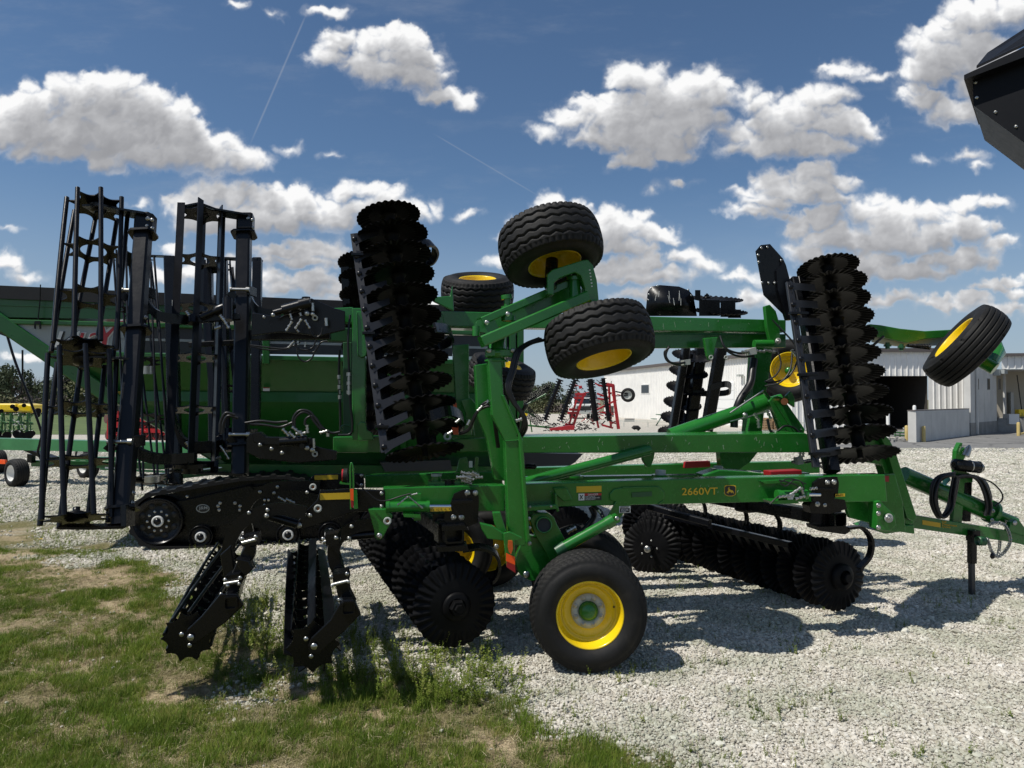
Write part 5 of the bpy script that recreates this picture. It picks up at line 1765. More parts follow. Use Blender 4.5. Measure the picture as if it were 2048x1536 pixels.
# hoses along the post and frames
for o_ in (0, 5, 9):
    hose([(1088 - o_, 680 - o_ * .4, 0.30), (1060 - o_, 688, 0.28), (1040 - o_, 705, 0.22), (1030 - o_, 740, 0.2), (1020 - o_ * .8, 775, 0.18), (1030 - o_ * .5, 805, 0.18), (1048 - o_ * .4, 830, 0.18), (1053 - o_, 855, 0.2), (1040 - o_, 878, 0.3)], 0.011)
hose([(1052, 808, 0.2), (1040, 835, 0.25), (1036, 860, 0.3)], 0.012)
fitting(1032, 842, 1044, 838, 0.17, 0.012)
for o_ in (0, 5, 10):
    hose([(920, 868 - o_ * .2, 0.6), (938, 860 - o_ * .3, 0.5), (950, 835 - o_ * .6, 0.42), (964, 810 + o_ * .7, 0.38), (980, 803 + o_, 0.36), (990 - o_ * .4, 815 + o_, 0.36), (992 - o_ * .3, 850, 0.4), (998 - o_ * .3, 895, 0.45)], 0.009)
for a_ in ((955, 822, 965, 812), (975, 806, 977, 800), (935, 850, 940, 840), (912, 845, 920, 838), (896, 868, 905, 862)):
    fitting(*a_, 0.36, 0.009)
beam_px('valve_plate', M['green'], [(921, 800), (942, 796), (955, 812), (955, 820), (942, 872), (930, 872), (932, 830)], 1.0, 0.03)
beam_px('valve_bracket', M['green'], [(931, 838), (940, 838), (944, 872), (928, 872)], 0.9, 0.03)
beam_px('seat_plate', M['green'], [(918, 918), (934, 914), (938, 935), (955, 940), (958, 952), (912, 944)], 0.9, 0.04)
beam_px('seat_plate', M['green'], [(950, 914), (957, 914), (956, 944), (949, 940)], 0.9, 0.04)
decal('label', M['white'], 938, 922, 945, 935, 0.885, 0.0)
hose([(1545, 640, 1.4), (1590, 690, 1.3), (1595, 720, 1.3), (1575, 755, 1.3), (1540, 765, 1.3), (1530, 762, 1.3)], 0.008)
hose([(1585, 700, 1.3), (1580, 740, 1.25), (1560, 765, 1.25), (1530, 772, 1.3)], 0.008)
hose([(1555, 700, 1.3), (1562, 728, 1.25), (1552, 750, 1.25), (1530, 764, 1.3)], 0.007)
hose([(1440, 672, 1.35), (1450, 695, 1.3), (1475, 706, 1.3), (1500, 704, 1.3)], 0.010)
hose([(1442, 680, 1.35), (1455, 702, 1.3), (1480, 713, 1.3), (1508, 712, 1.3)], 0.010)
hose([(1338, 695, 1.4), (1329, 705, 1.4), (1335, 722, 1.4), (1355, 727, 1.4), (1370, 725, 1.4)], 0.010)
hose([(1338, 692, 1.5), (1332, 712, 1.5), (1345, 727, 1.5), (1372, 731, 1.5)], 0.010)
part('valve_block', M['hub_grey'], lambda b: (b.plate(F, [(1498, 698), (1512, 694), (1514, 708), (1499, 710)], 1.25, 0.08), b.plate(F, [(1368, 720), (1381, 718), (1381, 729), (1369, 730)], 1.4, 0.08), b.plate(F, [(1594, 916), (1606, 914), (1608, 928), (1596, 930)], 1.2, 0.06)))
for a_ in ((1512, 702, 1530, 703), (1484, 704, 1498, 703), (1528, 700, 1552, 704), (1584, 924, 1622, 920), (1601, 900, 1600, 914), (1607, 900, 1606, 914), (1583, 700, 1592, 712), (1508, 828, 1518, 840), (1516, 840, 1518, 856), (1533, 820, 1542, 838)):
    fitting(*a_, 1.26, 0.012)
hose([(1535, 838, 1.2), (1540, 860, 1.2), (1548, 866, 1.2)], 0.012)
hose([(1556, 862, 1.2), (1570, 852, 1.2), (1588, 856, 1.2), (1598, 866, 1.2)], 0.010)
hose([(1512, 700, 1.7), (1505, 740, 1.6), (1500, 768, 1.55), (1480, 800, 1.5), (1470, 830, 1.5), (1468, 855, 1.5)], 0.035, n=10)
for a_ in ((1630, 935, 1660, 948), (1632, 928, 1672, 950), (1610, 925, 1650, 940)):
    hose([(a_[0], a_[1], 1.1), ((a_[0] + a_[2]) / 2, a_[1] - 1, 1.1), (a_[2], a_[3], 1.0)], 0.009)
for pts_ in ([(1186, 1014, 0.6), (1190, 1030, 0.6), (1178, 1055, 0.55), (1160, 1072, 0.5)], [(1180, 1014, 0.62), (1186, 1032, 0.6), (1172, 1052, 0.55), (1155, 1068, 0.5)], [(1186, 1012, 0.5), (1200, 1022, 0.4), (1206, 1034, 0.36)]):
    hose(pts_, 0.014)
fitting(1134, 1064, 1152, 1054, 0.45, 0.016)
fitting(1196, 1020, 1204, 1030, 0.38, 0.010)

# ------------------------------------------------------------------ wing rear frame and its black linkage
beam_px('rear_wing_frame', G, [(704, 616), (731, 616), (731, 700), (731, 880), (704, 880)], 0.92, 0.10)
beam_px('frame_gusset', G, [(713, 622), (735, 624), (738, 690), (732, 712), (722, 716), (714, 708)], 0.88, 0.03)
beam_px('frame_gusset', G, [(714, 850), (722, 843), (731, 845), (734, 860), (745, 866), (748, 880), (716, 882)], 0.88, 0.03)
beam_px('rear_wing_frame', G, [(666, 874), (760, 872), (760, 906), (666, 905)], 1.05, 0.12)
beam_px('rear_wing_frame', G, [(664, 616), (706, 614), (706, 646), (664, 645)], 1.05, 0.10)
beam_px('rear_wing_frame', M['dull_green'], [(650, 654), (704, 656), (704, 684), (650, 682)], 1.35, 0.10)
beam_px('rear_wing_beam', G, [(760, 626), (885, 622), (890, 652), (760, 655)], 1.35, 0.12)
beam_px('rear_wing_post', M['dull_green'], [(686, 684), (704, 684), (704, 880), (686, 880)], 1.25, 0.10)
beam_px('hinge_arm', G, [(866, 594), (900, 592), (905, 570), (908, 622), (866, 602)], 1.7, 0.06)
for sy, (xa, xb) in ((0, (500, 690)), (1, (490, 690))):
    if sy == 0:
        beam_px('basket_arm', K, [(505, 625), (560, 634), (600, 612), (622, 596), (668, 616), (690, 622), (690, 660), (640, 672), (560, 664), (502, 672)], 0.85, 0.03)
        beam_px('basket_arm_cross', K, [(498, 660), (660, 658), (660, 678), (498, 680)], 1.1, 0.10)
        part('basket_cylinder', K, lambda b: (b.cyl(F.P(566, 621, 0.75), F.P(606, 610, 0.75), 0.042, 24), b.cyl(F.P(548, 626, 0.75), F.P(570, 620, 0.75), 0.024, 16), b.cyl(F.P(600, 612, 0.75), F.P(622, 607, 0.75), 0.052, 24), b.cyl(F.P(612, 594, 0.75), F.P(613, 626, 0.75), 0.03, 18)))
        bolts(F, [(614, 627, 5), (625, 628, 4), (546, 630, 4), (528, 634, 3)], 0.72, T)
        bolts(F, [(630, 636, 6)], 0.82, T, WASHER, 'washer')
        part('link_pin', M['zinc'], lambda b: (b.cyl(F.P(625, 606, 0.72), F.P(626, 622, 0.72), 0.012, 12), b.cyl(F.P(652, 636, 0.78), F.P(653, 652, 0.78), 0.014, 12)))
        for a_ in ((580, 628, 584, 640), (584, 643, 572, 662), (600, 626, 602, 632), (603, 638, 590, 658), (610, 640, 620, 657), (594, 660, 598, 664)):
            fitting(*a_, 0.70, 0.009)
        for pts_ in ([(619, 657), (625, 670), (634, 674), (642, 668), (645, 655)], [(590, 680), (594, 695), (610, 700), (625, 695), (632, 680)], [(594, 690), (596, 712), (608, 723), (622, 718), (632, 700), (642, 685), (655, 682)], [(500, 690), (540, 695), (570, 697), (590, 690), (600, 684)], [(500, 692), (540, 700), (575, 698)], [(612, 690), (618, 703), (628, 704), (634, 694)]):
            hose(pts_, 0.006, 0.72)
        for a_ in ((588, 682, 576, 696), (596, 682, 596, 690), (611, 684, 610, 694)):
            fitting(*a_, 0.72, 0.007)
    else:
        beam_px('basket_arm', K, [(492, 905), (520, 918), (600, 926), (672, 920), (674, 902), (640, 895), (600, 880), (520, 878), (500, 866), (492, 880)], 0.62, 0.03)
        beam_px('basket_arm_top', K, [(504, 866), (520, 864), (532, 874), (620, 876), (630, 886), (620, 892), (520, 890), (506, 884)], 0.55, 0.08)
        part('basket_cylinder', K, lambda b: (b.cyl(F.P(560, 884, 0.50), F.P(615, 880, 0.50), 0.032, 24), b.cyl(F.P(604, 874, 0.50), F.P(604, 896, 0.50), 0.025, 18)))
        bolts(F, [(614, 896, 5), (625, 900, 5), (543, 898, 4), (564, 906, 4), (520, 890, 4)], 0.5, T)
        bolts(F, [(630, 908, 6)], 0.58, T, WASHER, 'washer')
        part('link_pin', M['zinc'], lambda b: (b.cyl(F.P(627, 877, 0.5), F.P(628, 896, 0.5), 0.010, 12), b.cyl(F.P(655, 860, 0.55), F.P(656, 873, 0.55), 0.012, 12)))
        for a_ in ((565, 858, 578, 872), (578, 864, 590, 876), (584, 854, 600, 866), (600, 862, 604, 872), (614, 850, 615, 866), (592, 868, 612, 866), (640, 866, 655, 862)):
            fitting(*a_, 0.48, 0.011)
        for pts_ in ([(586, 856), (587, 835), (600, 821), (620, 824), (634, 842), (648, 858), (664, 866), (680, 864)], [(590, 858), (590, 838), (604, 825), (618, 828), (630, 845), (642, 860)], [(610, 850), (612, 838), (625, 832), (636, 842), (643, 858)], [(500, 848), (530, 850), (560, 854), (585, 845)], [(490, 846), (520, 842), (550, 845), (575, 843)]):
            hose(pts_, 0.009, 0.5)
part('small_tube', M['dull_green'], lambda b: b.tube(smooth_path([F.P(x, y, 1.0) for x, y in [(686, 865), (682, 855), (690, 850), (700, 852)]], 4), 0.008, 6))
hose([(700, 630, 0.9), (696, 680, 0.86), (698, 740, 0.86), (700, 800, 0.85), (705, 850, 0.85), (700, 868, 0.86), (676, 870, 0.86)], 0.009)
fitting(698, 745, 698, 790, 0.84, 0.014)
fitting(678, 750, 680, 800, 1.2, 0.012)
hose([(679, 700, 1.2), (678, 750, 1.2), (680, 810, 1.2), (681, 862, 1.2)], 0.010)
# rear brackets with yellow marks
rb_ = beam_px('rear_bracket', K, [(640, 981), (700, 978), (770, 981), (771, 1022), (707, 1024), (641, 1048), (610, 1058), (596, 1055), (594, 1046), (604, 1030), (634, 1000)], 0.40, 0.035)
decal('yellow_marker', M['yellow_decal'], 640, 987, 702, 1000, 0.397, -0.03, rb_)
bolts(F, [(636, 1017, 8), (626, 974, 7)], 0.385, T, WASHER, 'washer')
bolts(F, [(636, 1017, 8), (626, 974, 6)], 0.384, T, PIN, 'bushing')
bolts(F, [(620, 1031, 4.5), (598, 1051, 6), (763, 987, 4), (763, 1013, 4), (711, 989, 4), (711, 1014, 4.5), (614, 985, 3.5)], 0.38, T)
rb2 = beam_px('rear_bracket', K, [(629, 949), (700, 947), (727, 948), (729, 976), (660, 979), (633, 980), (614, 972), (612, 966)], 1.10, 0.035)
decal('yellow_marker', M['yellow_decal'], 629, 951, 676, 960, 1.095, -0.03, rb2)
bolts(F, [(723, 951, 3.5), (723, 970, 3.5)], 1.08, T)
beam_px('drop_arm', G, [(736, 1018), (771, 1018), (785, 1030), (781, 1047), (766, 1075), (758, 1081), (750, 1076), (748, 1060)], 0.34, 0.06)
bolts(F, [(775, 1042, 8)], 0.32, T, WASHER, 'washer')
bolts(F, [(775, 1042, 7)], 0.319, T, PIN, 'bushing')
bolts(F, [(759, 1072, 6)], 0.33, T)
# rear lamp hoop
part('lamp_hoop', G, lambda b: b.tube(smooth_path([F.P(x, y, 0.2) for x, y in [(702, 1018), (701, 960), (701, 935), (703, 926), (706, 935), (707, 960), (707, 978)]], 6), 0.006, 8))
part('orange_reflector', M['orange'], lambda b: b.plate(F, [(700, 978), (707, 978), (707, 1002), (701, 1000)], 0.18, 0.006))
part('red_reflector', M['dark_red'], lambda b: b.plate(F, [(701, 1001), (707, 1003), (707, 1016), (702, 1014)], 0.18, 0.006))
part('rear_lamp', M['rubber'], lambda b: (b.tube([F.P(687, 951, 0.35), F.P(695, 951, 0.35)], 0.048, 24),))
part('lamp_lens', M['red'], lambda b: (b.tube([F.P(684, 951, 0.35), F.P(687, 951, 0.35)], 0.043, 24),))
part('lamp_shelf', G, lambda b: b.plate(F, [(679, 965), (702, 967), (702, 970), (679, 968)], 0.30, 0.08))
part('hose_bracket', G, lambda b: b.plate(F, [(707, 980), (714, 980), (716, 1017), (708, 1018)], 0.3, 0.01))

# ------------------------------------------------------------------ arms of the lower baskets
def arm(path, w_, v, th, name='basket_arm', m_=None):
    b = B()
    pp = smooth_path([Vector((x, y, 0)) for x, y in path], 5)
    b.ribbon(F, [(p_.x, p_.y) for p_ in pp], w_, v, th)
    return b.build(name, m_ or K, T)


arm([(612, 1026), (560, 1018), (520, 1026), (485, 1044), (464, 1072), (455, 1105), (460, 1140), (470, 1162)], 25, 0.30, 0.03)
arm([(752, 1048), (712, 1054), (684, 1070), (668, 1095), (668, 1122), (678, 1148)], 24, 0.42, 0.03)
arm([(640, 972), (560, 972), (522, 984), (498, 1004), (490, 1030), (496, 1060), (500, 1090)], 19, 0.95, 0.03)
bolts(F, [(498, 1026, 4), (535, 1020, 4), (533, 1032, 5), (669, 1078, 4), (703, 1053, 4), (698, 1077, 4)], 0.28, T)
bolts(F, [(520, 984, 3.5), (548, 986, 3.5), (555, 974, 3.5)], 0.93, T)
part('gas_strut', K, lambda b: (b.cyl(F.P(540, 1032, 0.36), F.P(594, 1048, 0.36), 0.030, 18), b.cyl(F.P(704, 1072, 0.45), F.P(755, 1068, 0.45), 0.028, 18)))
for a_ in ((556, 994, 572, 1003), (572, 998, 590, 1006)):
    fitting(*a_, 0.9, 0.010)
arm([(752, 1012), (720, 1014), (700, 1030), (694, 1050)], 18, 0.55, 0.03)


# ------------------------------------------------------------------ rolling baskets
def basket(P0, P1, r, nb, kind, rings, twist, bar_w=0.016, name='rolling_basket', ringmat=None, inset=0.02, hexa=False):
    P0, P1 = Vector(P0), Vector(P1)
    e_ = empty(name, P0, T)
    a = (P1 - P0).normalized()
    x = a.cross(F.n).normalized()
    y = a.cross(x)
    L_ = (P1 - P0).length
    for k in range(nb):
        a0 = 2 * math.pi * k / nb + 0.3
        pts_ = []
        for i in range(7):
            t_ = i / 6
            q_ = a0 + twist * t_
            pts_.append(P0 + a * L_ * t_ + (x * math.cos(q_) + y * math.sin(q_)) * r)
        b = B()
        if kind == 'round':
            b.tube(pts_, bar_w / 2, 8)
        else:
            vs = []
            for i, p_ in enumerate(pts_):
                rad = (p_ - (P0 + a * (p_ - P0).dot(a))).normalized()
                tan = a.cross(rad)
                rr_ = (rad + tan * 0.8).normalized()
                tn = (tan - rad * 0.8).normalized()
                for aa, bb_ in ((-1, -1), (1, -1), (1, 1), (-1, 1)):
                    vs.append(p_ + rr_ * aa * bar_w / 2 + tn * bb_ * 0.004)
            fs = []
            for i in range(len(pts_) - 1):
                for q_ in range(4):
                    fs.append((i * 4 + q_, i * 4 + (q_ + 1) % 4, i * 4 + 4 + (q_ + 1) % 4, i * 4 + 4 + q_))
            fs += [(3, 2, 1, 0), tuple(len(vs) - 4 + q_ for q_ in range(4))]
            b.add(vs, fs)
        b.build('basket_bar', M['black_satin'], e_)
    for i in range(rings):
        t_ = (i / (rings - 1)) * (1 - 2 * inset) + inset
        c_ = P0 + a * L_ * t_
        b = B()
        m_ = 96
        prof = []
        for k in range(m_):
            q_ = 2 * math.pi * k / m_
            ph = (q_ - 0.3 - twist * t_) * nb / (2 * math.pi)
            f_ = abs((ph % 1) - 0.5) * 2        # 1 at a bar
            rr_ = r * (0.66 + 0.34 * max(0, f_) ** 3)
            prof.append(c_ + (x * math.cos(q_) + y * math.sin(q_)) * rr_)
        inner = [c_ + (x * math.cos(2 * math.pi * k / m_) + y * math.sin(2 * math.pi * k / m_)) * r * (0.42 if 0 < i < rings - 1 else 0.10) for k in range(m_)]
        o1 = a * 0.004
        vs = [p_ - o1 for p_ in prof] + [p_ - o1 for p_ in inner] + [p_ + o1 for p_ in prof] + [p_ + o1 for p_ in inner]
        fs = []
        for k in range(m_):
            j = (k + 1) % m_
            fs += [(k, j, m_ + j, m_ + k), (2 * m_ + j, 2 * m_ + k, 3 * m_ + k, 3 * m_ + j), (k, 2 * m_ + k, 2 * m_ + j, j), (m_ + k, m_ + j, 3 * m_ + j, 3 * m_ + k)]
        b.add(vs, fs)
        b.build('ring_plate', ringmat or K, e_)
    # end bearings
    for p_, s_ in ((P0, 1), (P1, -1)):
        b = B()
        b.tube([p_ + a * s_ * 0.01, p_ + a * s_ * 0.05, p_ + a * s_ * 0.06, p_ + a * s_ * 0.062, p_ + a * s_ * 0.085], [0.062, 0.055, 0.03, 0.02, 0.018], 20)
        b.build('bearing', M['black_satin'], e_)
    return e_


# upright baskets of the near wing
b1t, b1m0, b1m1, b1b = W(196, 412, 4.93), W(168, 700, 4.48), W(166, 706, 4.46), W(150, 1048, 4.12)
basket(W(196, 408, 4.95), W(168, 702, 4.50), 0.185, 8, 'round', 4, -0.42, 0.031)
basket(W(166, 712, 4.47), W(152, 1043, 4.12), 0.185, 8, 'round', 4, -0.42, 0.031)


def frame_post(x0, y0, d0, x1, y1, d1, w_, brackets, ends=True, m_=None):
    a, c = W(x0, y0, d0), W(x1, y1, d1)
    b = B()
    b.bar(a, c, w_, w_, up=F.n, hollow=0.007)
    o = b.build('basket_post', m_ or M['black_satin'], T)
    dr = (c - a).normalized()
    for t_ in brackets:
        p_ = a.lerp(c, t_)
        b = B()
        b.bar(p_ - dr * 0.008, p_ + dr * 0.008, w_ * 1.75, w_ * 1.55, up=F.n, ch=0.03)
        b.build('collar_plate', K, o)
        for sgn in (0.35, 0.95):
            q_ = p_ - dr * 0.10 * sgn * (1 if t_ > 0.5 else 1) + F.ex * w_ * 0.52
            put('bolt', BOLT, align(q_, F.ex, scale=0.016), o)
    return o


po = frame_post(289, 432, 4.98, 243, 1050, 4.20, 0.098, (0.07, 0.41, 0.955))


def end_arm(pts_, w0, d_, th=0.014, name='end_arm'):
    """flat plate reaching from the post to the basket bearing; seen nearly edge-on"""
    b = B()
    vs = []
    for (x, y, d) in pts_:
        p_ = W(x, y, d)
        vs += [p_ - F.n * w0 / 2, p_ + F.n * w0 / 2, p_ + F.n * w0 / 2 - ZV * th, p_ - F.n * w0 / 2 - ZV * th]
    fs = []
    for i in range(len(pts_) - 1):
        for q_ in range(4):
            fs.append((i * 4 + q_, i * 4 + (q_ + 1) % 4, i * 4 + 4 + (q_ + 1) % 4, i * 4 + 4 + q_))
    fs += [(3, 2, 1, 0), tuple(len(vs) - 4 + q_ for q_ in range(4))]
    b.add(vs, fs)
    return b.build(name, K, T)


end_arm([(180, 418, 4.95), (215, 416, 4.95), (250, 424, 4.96), (300, 432, 4.98)], 0.24, 0)
end_arm([(150, 712, 4.48), (200, 712, 4.50), (285, 718, 4.62)], 0.12, 0)
end_arm([(125, 1050, 4.10), (180, 1051, 4.12), (255, 1049, 4.2)], 0.13, 0)
part('end_cap', K, lambda b: b.bar(W(292, 432, 4.95), W(290, 462, 4.93), 0.12, 0.11, up=F.n))
bolts(F, [(295, 437, 4.5), (294, 452, 4.5), (304, 440, 4), (304, 456, 4)], W(292, 432, 4.95).__sub__(O0).dot(F.n) - 0.065, T)
part('end_cap', K, lambda b: b.bar(W(256, 1010, 4.2), W(256, 1052, 4.18), 0.03, 0.14, up=F.n))
# second, flat-barred baskets
basket(W(404, 420, 5.62), W(384, 940, 5.02), 0.165, 6, 'flat', 6, 0.0, 0.055)
po2 = frame_post(489, 432, 5.72, 480, 950, 5.08, 0.105, (0.08, 0.90))
end_arm([(366, 420, 5.62), (408, 412, 5.62), (440, 424, 5.66), (500, 434, 5.7)], 0.24, 0)
end_arm([(345, 938, 5.02), (400, 943, 5.02), (490, 946, 5.08)], 0.14, 0)
part('bearing_flange', K, lambda b: (b.cyl(W(385, 926, 5.0), W(385, 934, 5.0), 0.13, 28), b.cyl(W(385, 934, 5.0), W(385, 946, 5.0), 0.07, 24)))
part('end_cap', K, lambda b: b.bar(W(492, 432, 5.68), W(491, 462, 5.64), 0.12, 0.11, up=F.n))
bolts(F, [(496, 437, 4), (496, 452, 4), (505, 440, 3.5), (505, 455, 3.5)], (W(492, 432, 5.68) - O0).dot(F.n) - 0.065, T)
# swing arms between the posts and U-bolt clamps
for (x, y, d) in ((276, 584, 4.85), (252, 882, 4.40), (486, 582, 5.5), (486, 868, 5.15)):
    p_ = W(x, y, d) - F.n * 0.075
    part('clamp_bolt', M['zinc'], lambda b: (b.cyl(p_ - F.ex * 0.075, p_ + F.ex * 0.045, 0.013, 14), b.tube([p_ + F.ex * 0.04, p_ + F.ex * 0.065], 0.022, 6), b.tube([p_ - F.ex * 0.078, p_ - F.ex * 0.065], 0.02, 6)))
    part('clamp_plate', K, lambda b: (b.bar(p_ + F.ex * 0.055 + F.n * 0.02, p_ + F.ex * 0.075 + F.n * 0.16, 0.02, 0.07), b.bar(p_ - F.ex * 0.085 + ZV * -0.02, p_ - F.ex * 0.045 - ZV * 0.06 + F.n * 0.02, 0.012, 0.05)))
for pts_ in ([(290, 592, 4.9), (302, 618, 4.98), (320, 632, 5.05), (350, 638, 5.1), (385, 640, 5.2)], [(262, 892, 4.45), (280, 908, 4.55), (310, 917, 4.65), (345, 918, 4.8), (390, 915, 4.9)],
             [(500, 590, 5.55), (508, 612, 5.6), (525, 625, 5.65), (560, 630, 5.7)], [(345, 830, 5.1), (360, 875, 5.1), (385, 892, 5.1), (440, 890, 5.1)]):
    p_ = smooth_path([W(*a_) for a_ in pts_], 5)
    b = B()
    vs = []
    for q_ in p_:
        vs += [q_ + ZV * 0.035 - F.n * .02, q_ - ZV * 0.035 - F.n * .02, q_ - ZV * 0.035 + F.n * .05, q_ + ZV * 0.035 + F.n * .05]
    fs = [(i * 4 + k, i * 4 + (k + 1) % 4, i * 4 + 4 + (k + 1) % 4, i * 4 + 4 + k) for i in range(len(p_) - 1) for k in range(4)]
    fs += [(3, 2, 1, 0), tuple(len(vs) - 4 + k for k in range(4))]
    b.add(vs, fs)
    b.build('swing_arm', K, T)
for y in (627, 888):
    part('swing_cylinder', M['black_satin'], lambda b: (b.tube([W(400, y + 8, 5.15), W(430, y - 4, 5.2), W(432, y - 5, 5.2), W(466, y - 18, 5.3)], [0.02, 0.022, 0.036, 0.036], 20), b.cyl(W(455, y - 30, 5.2), W(455, y + 14, 5.15), 0.034, 20), b.cyl(W(385, y + 4, 5.15), W(385, y + 20, 5.12), 0.03, 16), b.bar(W(380, y + 14, 5.2), W(480, y + 6, 5.3), 0.06, 0.05)))
    for a_ in ((446, y + 10, 458, y + 30), (440, y + 4, 447, y + 12), (372, y - 4, 378, y + 4), (430, y + 30, 442, y + 26)):
        fitting(*a_, (W(440, y, 5.1) - O0).dot(F.n), 0.011)
hose([(470, 830, 0.5), (452, 826, 0.5), (442, 842, 0.5), (440, 865, 0.5)], 0.010)
hose([(476, 836, 0.55), (456, 832, 0.55), (447, 848, 0.55), (446, 866, 0.55)], 0.010)
part('arm_guard', K, lambda b: b.bar(W(380, 690 - 0, 5.6), W(490, 684, 5.6), 0.05, 0.04))
# baskets of the far wing
basket(W(268, 512, 7.9), W(300, 968, 7.0), 0.20, 10, 'round', 5, 0.55, 0.024, ringmat=M['black_satin'])
basket(W(432, 530, 7.9), W(462, 872, 7.3), 0.17, 7, 'flat', 5, 0.3, 0.045, ringmat=M['black_satin'])
for (x0, y0, x1, y1, w_, d) in ((341, 515, 352, 970, 22, 7.5), (515, 518, 511, 850, 17, 7.6), (448, 520, 452, 850, 12, 7.7), (420, 520, 424, 900, 9, 7.9)):
    b = B()
    b.bar(W(x0, y0, d), W(x1, y1, d - .4), w_ / FPX * d, 0.10, up=F.n)
    b.build('basket_post', K, T)
part('end_arm', K, lambda b: (b.bar(W(250, 510, 7.9), W(350, 514, 7.6), 0.12, 0.012), b.bar(W(440, 517, 7.7), W(520, 520, 7.6), 0.12, 0.02), b.bar(W(270, 960, 7.0), W(350, 968, 7.0), 0.12, 0.02)))
part('bearing', M['zinc'], lambda b: b.cyl(W(294, 732, 6.9), W(294, 748, 6.9), 0.055, 18))
part('bearing', M['zinc'], lambda b: b.cyl(W(305, 952, 6.8), W(305, 964, 6.8), 0.07, 18))
d = part('warning_label', M['white'], lambda b: b.plate(F, [(511, 603), (523, 604), (523, 614), (511, 613)], (W(515, 608, 7.5) - O0).dot(F.n) - 0.02, 0.004))
part('label_arrow', M['red'], lambda b: b.ribbon(F, [(513, 610), (521, 610.4)], 2.4, (W(515, 608, 7.5) - O0).dot(F.n) - 0.026, 0.003), d)
d = part('warning_label', M['white'], lambda b: b.plate(F, [(344, 600), (353, 601), (353, 613), (344, 612)], (W(345, 606, 7.3) - O0).dot(F.n) - 0.02, 0.004))
part('label_mark', M['black_print'], lambda b: b.ribbon(F, [(346, 608), (352, 608.4)], 2.4, (W(345, 606, 7.3) - O0).dot(F.n) - 0.026, 0.003), d)

# lower baskets
def star_end(P0, P1, r, teeth):
    a = (P0 - P1).normalized()
    x = a.cross(ZV).normalized()
    y = x.cross(a)
    b = B()
    n_ = teeth * 8
    prof = []
    for k in range(n_):
        q_ = 2 * math.pi * k / n_
        f_ = abs((k / 8) % 1 - 0.5) * 2
        prof.append(P0 + (x * math.cos(q_) + y * math.sin(q_)) * r * (0.80 + 0.22 * f_ ** 2.2))
    b.poly(prof, a * 0.008)
    return b.build('end_star', K, T)


for (s0, s1, kind, tw, nb) in ((W(378, 1272, 4.2), W(452, 1112, 6.3), 'round', 0.9, 9), (W(626, 1292, 4.1), W(612, 1108, 6.4), 'flat', 0.5, 7)):
    basket(s0, s1, 0.135, nb, kind, 12, tw, 0.022 if kind == 'round' else 0.07, ringmat=K)
    star_end(Vector(s0), Vector(s1), 0.15, nb + 1)
    a = (Vector(s0) - Vector(s1)).normalized()
    if kind == 'round':
        cb = B()
        cb.tube([Vector(s0) - a * 0.05, Vector(s1)], 0.045, 14)
        cb.build('basket_core', K, T)
dL, dR = 4.12, 4.02
vL = (W(378, 1272, 4.12) - O0).dot(F.n)
vR = (W(626, 1292, 4.02) - O0).dot(F.n)
beam_px('basket_side_plate', K, [(368, 1270), (371, 1285), (380, 1290), (392, 1287), (450, 1246), (488, 1210), (482, 1200), (475, 1188), (440, 1188), (434, 1195), (402, 1233), (375, 1258)], vL - 0.02, 0.012)
b = B()
p0_, p1_ = Vector(F.P(461, 1207, vL - 0.04)), None
dl = (Vector(W(452, 1112, 6.3)) - Vector(W(378, 1272, 4.2))).normalized()
b.bar(p0_, p0_ + dl * 2.0, 0.075, 0.075, hollow=0.008)
b.build('basket_tube', K, T)
beam_px('basket_side_plate', K, [(616, 1292), (618, 1306), (628, 1312), (640, 1306), (690, 1262), (722, 1228), (716, 1214), (708, 1200), (684, 1200), (676, 1212), (660, 1240), (622, 1276)], vR - 0.02, 0.012)
p0_ = Vector(F.P(697, 1217, vR - 0.04))
dl = (Vector(W(612, 1108, 6.4)) - Vector(W(626, 1292, 4.1))).normalized()
b = B()
b.bar(p0_, p0_ + dl * 2.2, 0.075, 0.075, hollow=0.008)
b.build('basket_tube', K, T)
bolts(F, [(381, 1275, 6.5), (363, 1269, 4.5), (379, 1291, 4.2)], vL - 0.035, T, RIVET_Z, 'round_bolt')
bolts(F, [(628, 1293, 6.5), (612, 1278, 4.5), (622, 1313, 4.2)], vR - 0.035, T, RIVET_Z, 'round_bolt')
# links from the arms down to the basket tubes
beam_px('basket_link', K, [(492, 1088), (510, 1094), (508, 1112), (482, 1168), (470, 1200), (448, 1196), (462, 1150), (480, 1110)], vL + 0.10, 0.06)
beam_px('basket_link', K, [(440, 1110), (462, 1090), (470, 1150), (476, 1188), (452, 1188)], vL + 0.28, 0.04)
beam_px('link_cap', K, [(472, 1116), (498, 1122), (506, 1138), (492, 1152), (478, 1140)], vL + 0.04, 0.08)
part('clamp_bolt', M['zinc'], lambda b: (b.cyl(F.P(484, 1086, vL + 0.05), F.P(512, 1079, vL + 0.05), 0.011, 12), b.cyl(F.P(448, 1168, vL + 0.02), F.P(478, 1163, vL + 0.02), 0.011, 12)))
part('clamp_block', K, lambda b: (b.plate(F, [(450, 1152), (478, 1148), (482, 1166), (452, 1170)], vL + 0.04, 0.14), b.plate(F, [(482, 1075), (512, 1070), (514, 1090), (484, 1094)], vL + 0.08, 0.14)))
bolts(F, [(484, 1078, 4), (511, 1074, 4), (450, 1160, 4), (480, 1156, 4), (455, 1172, 3.5), (478, 1168, 3.5), (442, 1189, 4)], vL - 0.0, T)
beam_px('basket_link', K, [(668, 1150), (694, 1146), (700, 1180), (712, 1204), (686, 1208), (676, 1190)], vR + 0.10, 0.06)
